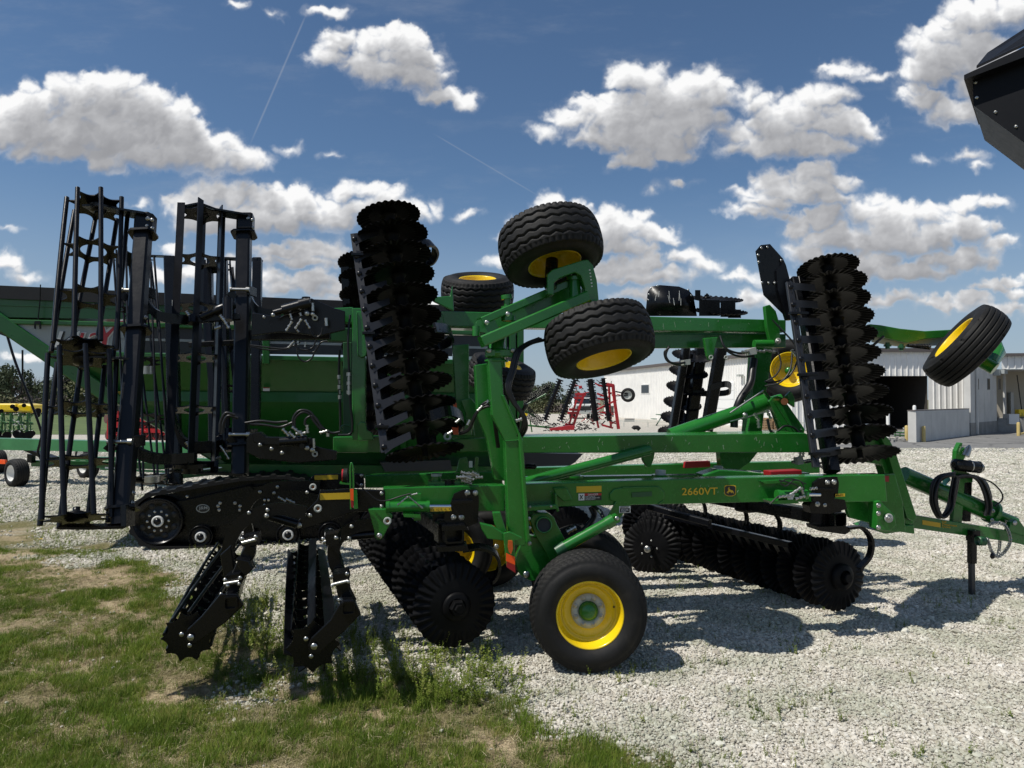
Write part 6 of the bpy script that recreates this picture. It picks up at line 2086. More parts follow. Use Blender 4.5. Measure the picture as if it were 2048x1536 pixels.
part('clamp_bolt', M['zinc'], lambda b: (b.cyl(F.P(664, 1170, vR + 0.05), F.P(696, 1162, vR + 0.05), 0.011, 12), b.cyl(F.P(646, 1084, vR + 0.3), F.P(668, 1080, vR + 0.3), 0.013, 12)))
part('clamp_block', K, lambda b: (b.plate(F, [(664, 1150), (694, 1145), (697, 1162), (666, 1166)], vR + 0.06, 0.14), b.plate(F, [(650, 1070), (676, 1066), (678, 1088), (652, 1092)], vR + 0.25, 0.14)))
bolts(F, [(646, 1078, 4), (672, 1076, 4), (662, 1154, 4), (694, 1148, 4), (664, 1172, 3.5), (697, 1164, 3.5), (678, 1200, 4)], vR - 0.0, T)
# right-hand arm carrying the caster wheel
beam_px('caster_arm', G, [(1740, 648), (1762, 650), (1800, 657), (1850, 662), (1905, 659), (1905, 674), (1850, 678), (1815, 686), (1770, 676), (1740, 670)], 1.22, 0.05)
beam_px('caster_arm_web', M['hub_grey'], [(1744, 668), (1780, 674), (1816, 684), (1850, 678), (1895, 672), (1890, 690), (1830, 694), (1790, 692), (1744, 684)], 1.28, 0.01, False, label='pale grey underside web of the caster arm')  # web in plain grey, paler than the green arm above
for x, y in ((1775, 691), (1803, 694)):
    part('arm_stud', M['dull_green'], lambda b: (b.cyl(F.P(x, y - 6, 0.95), F.P(x, y + 7, 0.95), 0.018, 10), b.cyl(F.P(x, y - 2, 0.95), F.P(x, y + 2, 0.95), 0.030, 6)))
part('coil_spring', K, lambda b: b.tube([F.P(1815 + 45 * (i / 140), 691 + 3 * (i / 140) + (3 + i / 60) * math.sin(i * 0.95), 1.0) + F.n * (0.02 * math.cos(i * 0.95)) for i in range(141)], 0.004, 5))
part('caster_fork', G, lambda b: (b.tube([W(1985, 690, 6.4), W(1990, 706, 6.35), W(1982, 728, 6.2)], [0.075, 0.08, 0.05], 20), b.cyl(W(1952, 716, 6.2), W(1990, 738, 6.1), 0.055, 24)))
b = B()
b.bar(F.P(1730, 705, 1.0), F.P(1768, 672, 0.9), 0.02, 0.02)
b.build('stay_rod', K, T)

# pale scuffs and weld beads on the green steel
sc = B()
for k in range(34):
    x = R_.uniform(1060, 1600)
    y = R_.uniform(872, 898)
    sc.ribbon(F, [(x, y), (x + R_.uniform(-3, 3), y + R_.uniform(2, 9))], R_.uniform(0.5, 1.1), 1.0185, 0.001)
for k in range(16):
    x = R_.uniform(1060, 1540)
    y = 978 - (x - 1045) * 0.028 + R_.uniform(0, 20)
    sc.ribbon(F, [(x, y), (x + R_.uniform(-3, 3), y + R_.uniform(1, 5))], R_.uniform(0.4, 0.8), 0.4485, 0.001)
for k in range(12):
    x = R_.uniform(1310, 1560)
    sc.ribbon(F, [(x, R_.uniform(640, 656)), (x + R_.uniform(-3, 3), R_.uniform(640, 658))], 0.6, 1.5185, 0.001)
sc.build('scuff_marks', mat('scuffed_bare_paint', (0.30, 0.42, 0.28), 0.6), T, kind='stuff')
wl = B()
for (xa, ya, xb, yb, v) in ((1214, 1035, 1232, 1004, 0.433), (1245, 975, 1318, 974, 0.433), (1328, 1000, 1315, 1009, 0.433), (714, 626, 716, 712, 0.875), (1066, 1030, 1096, 1026, 0.395), (1010, 882, 1040, 880, 0.256), (905, 652, 980, 653, 1.515), (1548, 803, 1590, 866, 1.295), (1107, 977, 1134, 976, 0.415)):
    wl.tube([F.P(xa + (xb - xa) * i / 14, ya + (yb - ya) * i / 14 + (0.25 if i % 2 else -0.25), v) for i in range(15)], 0.0045, 6)
wl.build('weld_beads', G, T, kind='stuff')
# ================================================================== grain cart behind the implement
CP = math.radians(14)
CF = Frame(W(315, 1045, 8.45), CP)
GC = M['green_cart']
CT = empty('grain_cart', (CF.o.x + 2.0, CF.o.y + 2.0, 0.0), None, label='large green grain cart on black rubber tracks with a black tarp roof', category='grain cart')


def cpoly(name, m_, pts, v, th, parent=None, bevel=0.0, **tags):
    b = B()
    b.plate(CF, pts, v, th)
    o = b.build(name, m_, parent or CT, **tags)
    if bevel:
        md = o.modifiers.new('edge', 'BEVEL')
        md.width = bevel
        md.segments = 2
        md.limit_method = 'ANGLE'
    return o


def cquad(name, m_, pts, parent=None, th=0.012, **tags):
    """sheet between points given as (px, py, v)"""
    b = B()
    p_ = [CF.P(*a_) for a_ in pts]
    n_ = (p_[1] - p_[0]).cross(p_[-1] - p_[0]).normalized()
    if n_.dot(CF.n) < 0:
        n_ = -n_
    b.poly(p_, n_ * th)
    return b.build(name, m_, parent or CT, **tags)


# the tarp: a low arch over the box
b = B()
L0, L1 = CF.P(-130, 566, 0.0), CF.P(1048, 618, 0.0)
sec = []
for i in range(13):
    t_ = i / 12
    sec.append((t_ * 2.9, 0.04 * math.sin(math.pi * t_) ** 0.8))
for k in range(29):
    for (vv, zz) in sec:
        sag = 0.02 * math.sin(k / 28 * math.pi * 7) ** 2 * math.sin(math.pi * vv / 2.9)
        b.v.append(L0.lerp(L1, k / 28) + CF.n * (vv - 0.04) + ZV * (zz - sag))
n_ = len(sec)
for k in range(28):
    for i in range(n_ - 1):
        b.f.append((k * n_ + i, (k + 1) * n_ + i, (k + 1) * n_ + i + 1, k * n_ + i + 1))
        b.sm.append(True)
b.add([L0 + CF.n * -0.04, L1 + CF.n * -0.04, L1 + CF.n * -0.04 - ZV * 0.15, L0 + CF.n * -0.04 - ZV * 0.15], [(0, 1, 2, 3)])
b.build('tarp', M['tarp'], CT, fix=False)
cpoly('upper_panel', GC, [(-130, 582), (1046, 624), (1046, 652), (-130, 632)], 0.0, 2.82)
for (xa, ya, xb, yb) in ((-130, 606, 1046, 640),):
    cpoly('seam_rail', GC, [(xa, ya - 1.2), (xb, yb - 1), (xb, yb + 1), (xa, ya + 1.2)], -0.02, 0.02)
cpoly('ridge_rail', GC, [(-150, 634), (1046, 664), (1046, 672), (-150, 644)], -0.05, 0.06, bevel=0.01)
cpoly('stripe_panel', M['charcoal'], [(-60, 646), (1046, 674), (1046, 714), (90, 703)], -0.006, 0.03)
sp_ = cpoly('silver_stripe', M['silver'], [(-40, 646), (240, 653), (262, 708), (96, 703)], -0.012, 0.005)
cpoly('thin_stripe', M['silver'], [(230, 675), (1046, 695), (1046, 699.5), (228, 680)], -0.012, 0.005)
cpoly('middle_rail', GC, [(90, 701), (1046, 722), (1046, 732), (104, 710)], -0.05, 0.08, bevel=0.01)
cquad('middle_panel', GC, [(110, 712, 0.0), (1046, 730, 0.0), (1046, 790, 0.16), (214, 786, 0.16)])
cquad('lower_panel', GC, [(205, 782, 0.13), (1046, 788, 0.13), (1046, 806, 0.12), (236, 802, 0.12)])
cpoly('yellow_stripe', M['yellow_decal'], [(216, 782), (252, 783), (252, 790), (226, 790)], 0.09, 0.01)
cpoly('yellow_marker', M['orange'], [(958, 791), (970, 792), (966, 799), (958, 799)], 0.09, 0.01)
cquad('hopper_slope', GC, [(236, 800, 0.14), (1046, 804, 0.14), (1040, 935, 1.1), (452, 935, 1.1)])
b = B()
b.poly([CF.P(-90, 582, 0.04), CF.P(238, 806, 0.08), CF.P(238, 806, 0.08) + CF.n * 2.6, CF.P(-90, 582, 0.04) + CF.n * 2.7], Vector((0, 0, 0.02)))
b.build('hopper_front', GC, CT)
b = B()
b.bar(CF.P(-90, 582, -0.04), CF.P(238, 806, 0.06), 0.10, 0.17, up=ZV)
b.build('front_edge_rail', GC, CT)
b = B()
b.bar(CF.P(236, 802, 0.08), CF.P(452, 932, 1.0), 0.06, 0.07)
b.build('hopper_edge', GC, CT)
for x in (532, 1008, 1026, 1042):
    cpoly('side_rib', GC, [(x - 7, 668), (x + 7, 668), (x + 7, 728), (x - 7, 728)] if x == 532 else [(x - 7, 640), (x + 6, 640), (x + 6, 868), (x - 7, 868)], -0.08, 0.12, bevel=0.01)
cpoly('rear_panel', GC, [(1000, 650), (1046, 652), (1046, 880), (1000, 880)], 0.02, 2.7)
d = cpoly('small_label', M['white'], [(526, 774.5), (539, 775), (539, 782), (526, 782)], 0.05, 0.02)
cpoly('label_header', M['dark_red'], [(526, 774.5), (539, 775), (539, 776.5), (526, 776)], 0.045, 0.004, d)
# lettering of the stripe: white numerals with dark outline, large red X
for nm, m1, v_, bo, k_ in (('numeral_outline', M['black_print'], -0.022, 0.055, 0), ('numeral', M['white'], -0.030, 0.012, 1)):
    text_obj(nm, '14', CF, 109, 694, 32, v_, m1, sp_, 0.02, wpx=46, bold=bo, shear=0.25)
text_obj('numeral_outline', '12', CF, 150, 696, 32, -0.022, M['white'], sp_, 0.02, wpx=48, bold=0.06, shear=0.25)
text_obj('numeral', '12', CF, 152, 695, 30, -0.034, M['red'], sp_, 0.02, wpx=44, bold=0.01, shear=0.25)
for pts_, m1, v_ in (([(193, 648), (208, 643), (213, 660), (236, 640), (250, 637), (252, 646), (238, 652), (218, 676), (214, 702), (203, 698), (200, 676)], M['white'], -0.020),
                     ([(197, 650), (206, 647), (212, 667), (238, 643), (248, 641), (248, 645), (236, 649), (215, 675), (211, 698), (205, 695), (203, 674)], M['red'], -0.028)):
    cpoly('letter_x', m1, pts_, v_, 0.004, sp_)
# straps with a fork on the box side
b = B()
b.tube([CF.P(81, 569, -0.1), CF.P(80, 600, -0.08), CF.P(76, 640, -0.08)], 0.006, 6)
b.build('tarp_strap', K, CT)
cpoly('strap_fork', K, [(68, 646), (70, 642), (80, 642), (82, 657), (79, 658), (78, 648), (71, 648), (71, 658), (68, 657)], -0.09, 0.02)
# chassis
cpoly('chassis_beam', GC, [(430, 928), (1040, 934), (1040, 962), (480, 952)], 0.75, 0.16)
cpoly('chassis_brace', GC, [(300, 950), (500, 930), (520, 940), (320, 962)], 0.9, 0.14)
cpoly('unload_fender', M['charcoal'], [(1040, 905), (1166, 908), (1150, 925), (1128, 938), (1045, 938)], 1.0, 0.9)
cpoly('unload_auger', M['charcoal'], [(760, 925), (900, 920), (905, 940), (770, 943)], 0.6, 0.3)
bb = B()
for x in (560, 800, 1000):
    bb = B()
    bb.bar(CF.P(x, 800, 0.3), CF.P(x + 10, 935, 0.9), 0.08, 0.08)
    bb.build('hopper_prop', GC, CT)


# track units
def circ(cx, cy, r, a0, a1, n=14):
    return [(cx + r * math.cos(math.radians(a0 + (a1 - a0) * i / n)), cy + r * math.sin(math.radians(a0 + (a1 - a0) * i / n))) for i in range(n + 1)]


def track(v0):
    t_ = empty('track_unit', CF.P(540, 1090, v0), CT)
    path = circ(314, 1042, 58, 90, 255) + [(400, 968), (480, 955), (545, 951), (575, 951), (610, 960), (680, 985), (750, 1005)] + circ(760, 1045, 42, -80, 88) + [(640, 1092), (480, 1098), (380, 1101)]
    b = B()
    n_ = len(path)
    wv = 0.60
    th = 0.045
    cxm, cym = 540, 1030
    P0 = [CF.P(x, y, v0) for x, y in path]
    c_ = CF.P(cxm, cym, v0)
    # fix the belt to real metres: inner ring is the outline shrunk by the belt thickness
    vs, m_ = [], 160
    cum = [0]
    for i in range(n_):
        cum.append(cum[-1] + (P0[(i + 1) % n_] - P0[i]).length)
    tot = cum[-1]

    def at(s_):
        s_ %= tot
        for i in range(n_):
            if cum[i + 1] >= s_:
                return P0[i].lerp(P0[(i + 1) % n_], (s_ - cum[i]) / max(1e-6, cum[i + 1] - cum[i]))
    M_ = 320
    pts_ = [at(tot * k / M_) for k in range(M_)]
    for k in range(M_):
        t1 = (pts_[(k + 1) % M_] - pts_[k - 1]).normalized()
        nn = t1.cross(CF.n).normalized()
        if nn.dot(pts_[k] - c_) < 0:
            nn = -nn
        lug = 0.022 if (k % 8) in (0, 1, 2) else 0.0
        o_ = pts_[k] + nn * (lug - 0.01)
        i_ = pts_[k] - nn * th
        vs += [o_, i_, i_ + CF.n * wv, o_ + CF.n * wv]
    fs = []
    for k in range(M_):
        j = (k + 1) % M_
        for q_ in range(4):
            fs.append((k * 4 + q_, k * 4 + (q_ + 1) % 4, j * 4 + (q_ + 1) % 4, j * 4 + q_))
    b.add(vs, fs)
    b.build('track_belt', M['track_rubber'], t_)
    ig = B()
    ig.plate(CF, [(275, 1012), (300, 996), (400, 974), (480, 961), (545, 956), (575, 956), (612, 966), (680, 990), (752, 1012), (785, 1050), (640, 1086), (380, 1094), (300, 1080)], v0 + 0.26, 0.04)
    ig.build('track_shade_sheet', K, t_)  # dark sheet added to stand in for the shade inside the track
    fr = B()
    fr.plate(CF, [(352, 1004), (392, 996), (470, 978), (560, 968), (640, 990), (720, 1030), (720, 1060), (640, 1056), (540, 1062), (470, 1046), (430, 1052), (380, 1062), (362, 1040)], v0 + 0.10, 0.35)
    fr = fr.build('track_frame', K, t_)
    pl_ = B()
    pl_.plate(CF, [(363, 1003), (500, 972), (508, 980), (506, 1020), (440, 1030), (376, 1033)], v0 + 0.07, 0.03)
    pl_ = pl_.build('side_cover', K, t_)
    nwheel = [(315, 1043, 47, 0.02, True), (401, 1074, 23, 0.04, False), (488, 1073, 23, 0.04, False), (576, 1070, 23, 0.04, False), (660, 1068, 23, 0.04, False), (755, 1046, 34, 0.04, False)]
    for (x, y, r, dv, bigw) in nwheel:
        c_ = CF.P(x, y, v0 + dv)
        k_ = CF.k(x, y, v0 + dv)
        R = r * k_
        Mx = align(c_, -CF.n)
        b = B()
        b.lathe([(R, -0.42), (R, 0.0), (R * 0.97, 0.012), (R * 0.93, 0.008), (R * 0.88, -0.03), (R * 0.60, -0.045), (R * 0.40, -0.02), (0, -0.02)], Mx, 40)
        w_ = b.build('drive_wheel' if bigw else 'road_wheel', M['black'], t_)
        hr = R * (0.24 if bigw else 0.46)
        b = B()
        b.lathe([(hr * 0.62, -0.02), (hr * 0.62, 0.012), (hr * 0.95, 0.012), (hr, 0.0), (hr, -0.03)], Mx, 28)
        h_ = b.build('hub_ring', M['white_rim'], w_)
        b = B()
        b.lathe([(hr * 0.6, -0.02), (hr * 0.55, 0.015), (0, 0.02)], Mx, 20)
        b.build('hub_cap', M['black'], w_)
        if bigw:
            for q_ in range(10):
                an = 2 * math.pi * q_ / 10
                put('wheel_bolt', RIVET_Z, Mx @ Matrix.Translation((R * 0.42 * math.cos(an), R * 0.42 * math.sin(an), -0.02)) @ Matrix.Scale(0.016, 4), w_)
            for q_ in range(8):
                an = 2 * math.pi * (q_ + .5) / 8
                b = B()
                b.lathe([(0, 0.0), (R * 0.13, 0.0), (R * 0.15, -0.02)], Mx @ Matrix.Translation((R * 0.68 * math.cos(an), R * 0.68 * math.sin(an), -0.034)), 14)
                b.build('wheel_hole', M['black_print'], w_)
    return t_, pl_


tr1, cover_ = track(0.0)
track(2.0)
# maker's oval on the cover
ov = B()
ov.plate(CF, [(405.5 + 13.5 * math.cos(a_ * math.pi / 14), 1017 + 8.5 * math.sin(a_ * math.pi / 14)) for a_ in range(28)], 0.064, 0.004)
ov = ov.build('maker_badge', M['silver'], tr1)
ov2 = B()
ov2.plate(CF, [(405.5 + 11.8 * math.cos(a_ * math.pi / 14), 1017 + 6.9 * math.sin(a_ * math.pi / 14)) for a_ in range(28)], 0.060, 0.003)
ov2.build('badge_field', M['black_print'], tr1)
text_obj('badge_lettering', 'J&M', CF, 397.5, 1021, 8.0, 0.057, M['silver'], tr1, 0.0, wpx=16, bold=0.01)
for (x, y) in ((436, 1012), (438, 1020), (480, 1012), (480, 1020), (440, 1006), (470, 1006)):
    put('bolt', BOLT, align(CF.P(x, y, 0.07), -CF.n, scale=0.02), tr1)
for (x, y, r) in ((529, 1000, 2.6), (537, 1000, 2.6), (529, 1010, 2.6), (538, 1010, 2.6), (374, 993, 3)):
    put('bolt', RIVET_Z, align(CF.P(x, y, 0.06), -CF.n, scale=CF.k(x, y) * r), tr1)
b = B()
b.bar(CF.P(756, 1040, 0.3), CF.P(756, 1040, 2.3), 0.14, 0.14)
b.bar(CF.P(520, 1010, 0.3), CF.P(520, 1010, 2.3), 0.2, 0.2)
b.build('track_axle', K, CT)

# ================================================================== header transport trailer on the left
HFr = Frame(W(40, 940, 14.6), math.radians(-14))
HT = empty('header_trailer', (HFr.o.x + 1, HFr.o.y + 0.6, 0), None, label='long pale green header trailer with white rimmed wheels behind the upright baskets', category='trailer')
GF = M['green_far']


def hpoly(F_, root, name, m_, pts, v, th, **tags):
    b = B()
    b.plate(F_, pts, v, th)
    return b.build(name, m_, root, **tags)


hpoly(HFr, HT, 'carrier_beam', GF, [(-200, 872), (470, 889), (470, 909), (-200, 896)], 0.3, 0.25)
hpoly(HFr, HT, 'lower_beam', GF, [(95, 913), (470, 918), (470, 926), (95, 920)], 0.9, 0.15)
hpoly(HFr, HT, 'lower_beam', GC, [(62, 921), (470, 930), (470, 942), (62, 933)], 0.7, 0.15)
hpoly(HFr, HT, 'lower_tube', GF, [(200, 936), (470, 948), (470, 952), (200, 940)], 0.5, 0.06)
hpoly(HFr, HT, 'reflector_strip', M['white'], [(210, 934), (234, 935), (234, 938), (210, 937)], 0.45, 0.01)
hpoly(HFr, HT, 'label', M['black_print'], [(219, 889), (237, 889.5), (237, 894), (219, 893)], 0.28, 0.02)
hpoly(HFr, HT, 'axle_beam', K, [(18, 889), (30, 890), (102, 915), (102, 922), (86, 918)], 0.5, 0.2)
hpoly(HFr, HT, 'adjuster', K, [(54, 908), (63, 909), (63, 926), (54, 925)], 0.6, 0.1)
hpoly(HFr, HT, 'marker', M['orange'], [(-20, 918), (10, 920), (10, 928), (-20, 927)], 0.8, 0.05)
TY_W = tyre_mesh('trailer_tyre', 0.29, 0.27, 0.16, 'rib', M['rubber'], 120)
RIM_W = rim_mesh('white_rim', 0.16, 0.27, M['white_rim'], -0.02)
for x, y, d in ((34, 940, 14.6), (-6, 897, 17.2), (176, 925, 16.2), (170, 896, 19.0)):
    c_ = W(x, y, d)
    c_.z = 0.285
    e_ = empty('wheel', c_, HT)
    put('tyre', TY_W, align(c_, (-0.52, -0.85, 0)), e_)
    put('rim', RIM_W, align(c_, (-0.52, -0.85, 0)), e_)
b = B()
b.tube(smooth_path([W(x, y, 12.4) for x, y in [(-60, 520), (0, 632), (30, 722), (60, 800), (82, 862), (80, 885), (76, 905), (84, 922)]], 5), 0.022, 8)
b.build('guard_rod', K, HT)
b = B()
b.tube(smooth_path([W(x, y, 12.6) for x, y in [(45, 700), (45, 745), (43, 782), (37, 792), (29, 786)]], 5), 0.016, 8)
b.build('guard_hook', K, HT)

# ================================================================== far machinery
def dpt(x, y, d):
    return W(x, y, d)


def fbar(b, x0, y0, x1, y1, d, w_px, d1=None, n=6):
    b.tube([W(x0, y0, d), W(x1, y1, d1 or d)], w_px / 2 / FPX * d, n)


PL = empty('planter', ground(30, 886), None, label='green row crop planter with bright yellow seed boxes beside the far lawn', category='planter')
PF = Frame(Vector((0, 28.5, 0)), 0.0)
for pts_ in ([(-40, 807), (33, 807), (34, 824), (-40, 824)], [(33, 808), (45, 807), (64, 810), (64, 826), (33, 824)]):
    o = hpoly(PF, PL, 'seed_box', M['yellow'], pts_, 0.2, 0.9)
    md = o.modifiers.new('edge', 'BEVEL')
    md.width = 0.08
    md.segments = 3
for x, y, r in ((25, 813, 4.5), (48, 811, 4), (32, 818, 5), (76, 822, 6), (75, 830, 5), (3, 822, 4), (14, 871, 8), (36, 868, 9), (44, 872, 8), (58, 870, 8), (64, 867, 6), (-6, 868, 8), (6, 876, 6)):
    b = B()
    b.cyl(W(x, y, 28.2), W(x, y, 28.4), r / FPX * 28.2, 16)
    b.build('opener_disc', M['disc'], PL)
for k in range(5):
    x = -12 + k * 17
    b = B()
    fbar(b, x, 826, x - 2, 866, 28.6, 4.5)
    fbar(b, x + 3, 826, x + 6, 870, 28.7, 2.5)
    fbar(b, x - 8, 840, x + 10, 846, 28.5, 2.5)
    fbar(b, x - 6, 852, x + 8, 872, 28.5, 2.0)
    b.build('row_unit', M['green_cart'], PL)
for y in (828, 846, 860):
    b = B()
    fbar(b, -30, y, 66, y + 2, 28.9, 4)
    b.build('toolbar', M['green_cart'], PL)
fb = B()
for k in range(90):
    x, y = R_.uniform(-5, 62), R_.uniform(828, 872)
    fbar(fb, x, y, x + R_.uniform(-7, 7), y + R_.uniform(-7, 7), 28.3, R_.uniform(0.7, 1.8), n=4)
fb.build('hoses_and_springs', M['dull_green'], PL)
fb = B()
for k in range(26):
    x, y = R_.uniform(20, 55), R_.uniform(828, 868)
    fbar(fb, x, y, x + R_.uniform(-3, 3), y + R_.uniform(-3, 3), 28.2, R_.uniform(1.2, 3), n=5)
fb.build('metal_fittings', M['hub_grey'], PL)

RD = empty('disc_harrow', ground(265, 884), None, label='red disc harrow with rusty brown discs seen between the black upright baskets', category='disc harrow')
for nm, pts_ in (('frame_post', [(229, 822), (237, 822), (237, 866), (229, 866)]), ('frame_bar', [(215, 835), (300, 838), (300, 845), (215, 843)]), ('frame_bar', [(218, 855), (330, 858), (330, 866), (218, 864)]), ('end_frame', [(214, 842), (224, 842), (222, 880), (213, 878)])):
    hpoly(PF, RD, nm, M['red'], pts_, -3.0, 0.3)
for x0, x1, y, r, n_ in ((213, 240, 838, 9, 9), (236, 248, 827, 7, 5), (258, 330, 848, 10, 16), (216, 246, 870, 10, 9), (262, 330, 872, 9, 14)):
    for i in range(n_):
        x = x0 + (x1 - x0) * i / (n_ - 1)
        b = B()
        dd = 25.6
        b.cyl(W(x, y, dd), W(x + 1.2, y, dd + 0.02), r / FPX * dd, 14)
        b.build('disc', M['brown_disc'], RD)
b = B()
b.tube([W(233, 788, 25.5), W(234, 822, 25.5)], 0.06, 8)
b.build('lamp_post', K, RD)
o = hpoly(PF, RD, 'warning_lamp', M['orange'], [(229, 776), (232, 773), (237, 774), (238, 790), (234, 794), (230, 790)], -3.1, 0.15)
fb = B()
for k in range(40):
    x, y = R_.uniform(216, 325), R_.uniform(838, 876)
    fbar(fb, x, y, x + R_.uniform(-12, 12), y + R_.uniform(-8, 8), 25.3, R_.uniform(1, 2.5), n=4)
o_ = fb.build('frame_stays', M['red'], RD)
o_['kind'] = 'stuff'

# folded red cultivator in the middle distance
RC = empty('folding_cultivator', ground(1185, 868), None, label='red folded cultivator with two long black rollers standing in front of the white building', category='cultivator')
DD = 34.0
for x0, y0, x1, y1 in ((1120, 760, 1089, 842), (1150, 760, 1121, 842)):
    a, c = W(x0, y0, DD), W(x1, y1, DD)
    e_ = empty('roller', c, RC)
    b = B()
    b.cyl(a, c, 0.085, 12)
    b.build('roller_core', K, e_)
    for i in range(17):
        p_ = a.lerp(c, i / 16)
        dr = (c - a).normalized()
        b = B()
        b.cyl(p_ - dr * 0.03, p_ + dr * 0.03, 0.175, 14)
        b.build('roller_ring', M['disc'], e_)
    put('hub_bolt', RIVET_Z, align(c + Vector((0, -0.18, 0)), Vector((0, -1, 0)), scale=0.06), e_)
for k, (x0, y0, x1, y1, w_) in enumerate(((1169, 786, 1146, 853, 5), (1156, 790, 1138, 850, 4), (1150, 789, 1172, 789, 5), (1148, 796, 1168, 796, 5), (1138, 819, 1160, 820, 5), (1135, 826, 1158, 826, 5), (1130, 849, 1148, 850, 5), (1190, 766, 1198, 771, 3), (1198, 771, 1226, 773, 4), (1226, 770, 1229, 800, 6),
                                         (1229, 800, 1237, 858, 6), (1218, 774, 1222, 856, 4), (1190, 821, 1229, 802, 4), (1190, 821, 1197, 856, 4), (1194, 787, 1216, 795, 4), (1195, 797, 1214, 800, 4), (1204, 824, 1222, 830, 4), (1204, 850, 1226, 856, 4), (1158, 775, 1164, 774, 6), (1212, 768, 1228, 771, 6))):
    b = B()
    b.bar(W(x0, y0, DD + 0.5), W(x1, y1, DD + 0.5), w_ / FPX * DD * .8, w_ / FPX * DD)
    b.build('frame_tube', M['red'], RC)
hpoly(PF, RC, 'base_plate', M['red'], [(1100, 857), (1140, 851), (1150, 852), (1148, 860), (1100, 861)], 5.0, 0.6)
for x0, y0, x1, y1, w_ in ((1180, 758, 1192, 842, 11), (1206, 756, 1218, 842, 8)):
    b = B()
    b.cyl(W(x0, y0, DD), W(x1, y1, DD), w_ / 2 / FPX * DD, 10)
    b.build('disc_row', M['disc'], RC)
    fb = B()
    for k in range(60):
        t_ = R_.random()
        x, y = x0 + (x1 - x0) * t_, y0 + (y1 - y0) * t_
        s_ = R_.choice((-1, 1))
        fbar(fb, x + s_ * w_ * .3, y, x + s_ * (w_ * .6 + 2), y + R_.uniform(-2, 2), DD, 1.4, n=4)
    fb.build('tines', K, RC)
b = B()
fbar(b, 1231, 783, 1256, 788, DD, 3)
fbar(b, 1231, 792, 1256, 791, DD, 2.2)
b.build('wheel_arm', K, RC)
c_ = W(1256, 790, DD)
e_ = empty('gauge_wheel', c_, RC)
TY_S = tyre_mesh('small_tyre', 0.34, 0.2, 0.19, 'rib', M['rubber'], 80)
RIM_S = rim_mesh('grey_rim', 0.19, 0.2, M['hub_grey'], 0.0)
put('tyre', TY_S, align(c_, (-0.3, -0.95, 0)), e_)
put('rim', RIM_S, align(c_, (-0.3, -0.95, 0)), e_)
fb = B()
for k in range(150):
    x, y = R_.uniform(1086, 1190), R_.uniform(845, 862)
    fbar(fb, x, y, x + R_.uniform(-8, 8), y + R_.uniform(-3, 3), DD + 1, R_.uniform(0.8, 2), n=4)
fb.build('harrow_tines', K, RC)
fb = B()
for k in range(46):
    x, y = R_.uniform(1140, 1236), R_.uniform(772, 852)
    fbar(fb, x, y, x + R_.uniform(-12, 12), y + R_.uniform(-7, 7), DD + 0.8, R_.uniform(1.2, 2.6), n=4)
o_ = fb.build('shank_assembly', M['red'], RC)
o_['kind'] = 'stuff'
fb = B()
for k in range(90):
    x, y = R_.uniform(1128, 1222), R_.uniform(762, 846)
    fbar(fb, x, y, x + R_.uniform(-9, 9), y + R_.uniform(-9, 9), DD + 1.2, R_.uniform(0.8, 2.2), n=4)
o_ = fb.build('hoses_and_springs', K, RC)
o_['kind'] = 'stuff'

HR = empty('folded_harrow', ground(1070, 866), None, label='black lattice harrow arms folded on a green frame just right of the grain cart', category='harrow')
for x0, y0, x1, y1 in ((1046, 800, 1100, 768), (1046, 812, 1098, 776), (1046, 806, 1102, 772), (1046, 818, 1082, 846), (1046, 826, 1075, 850), (1050, 812, 1084, 840)):
    b = B()
    for o_ in (-3, 0, 3):
        fbar(b, x0, y0 + o_, x1, y1 + o_, 36, 1.4, n=4)
    for k in range(8):
        t_ = k / 7
        x, y = x0 + (x1 - x0) * t_, y0 + (y1 - y0) * t_
        fbar(b, x, y - 5, x + 3, y + 5, 36, 1.0, n=4)
    b.build('lattice_arm', K, HR)
for x0, y0, x1, y1, w_ in ((1046, 813, 1092, 788, 4), (1050, 822, 1072, 834, 4), (1046, 850, 1110, 856, 4), (1060, 840, 1064, 864, 3)):
    b = B()
    fbar(b, x0, y0, x1, y1, 37, w_)
    b.build('frame_tube', M['green_cart'], HR)
hpoly(PF, HR, 'yellow_mark', M['yellow'], [(1050, 826), (1056, 828), (1054, 832), (1049, 830)], 7.0, 0.1)

# pickup truck
TRK = empty('pickup_truck', ground(1166, 836), None, label='white pickup truck parked far off, its front just visible through the red cultivator', category='pickup truck')
td = 64.0
tx = (1168 - 1024) / FPX * td
WH = M['white_rim']
glass = mat('dark_glass', (0.012, 0.015, 0.018), 0.12, coat=0.4)
b = B()
b.poly([Vector((tx - 1.0, td, 0.55)), Vector((tx + 1.0, td, 0.55)), Vector((tx + 1.0, td, 1.25)), Vector((tx + 0.94, td, 1.34)), Vector((tx - 0.94, td, 1.34)), Vector((tx - 1.0, td, 1.25))], Vector((0, 5.4, 0)))
body = b.build('body', WH, TRK)
md = body.modifiers.new('edge', 'BEVEL')
md.width = 0.08
md.segments = 3
b = B()
b.add([Vector((tx + sx * w_, y_, z_)) for (w_, y_, z_) in ((0.92, td + 1.2, 1.30), (0.92, td + 3.6, 1.30), (0.74, td + 3.3, 1.92), (0.74, td + 1.9, 1.92)) for sx in (-1, 1)], [(0, 1, 7, 6), (2, 3, 5, 4), (4, 5, 7, 6), (0, 2, 4, 6), (1, 3, 5, 7), (0, 1, 3, 2)])
b.build('cab', WH, TRK)
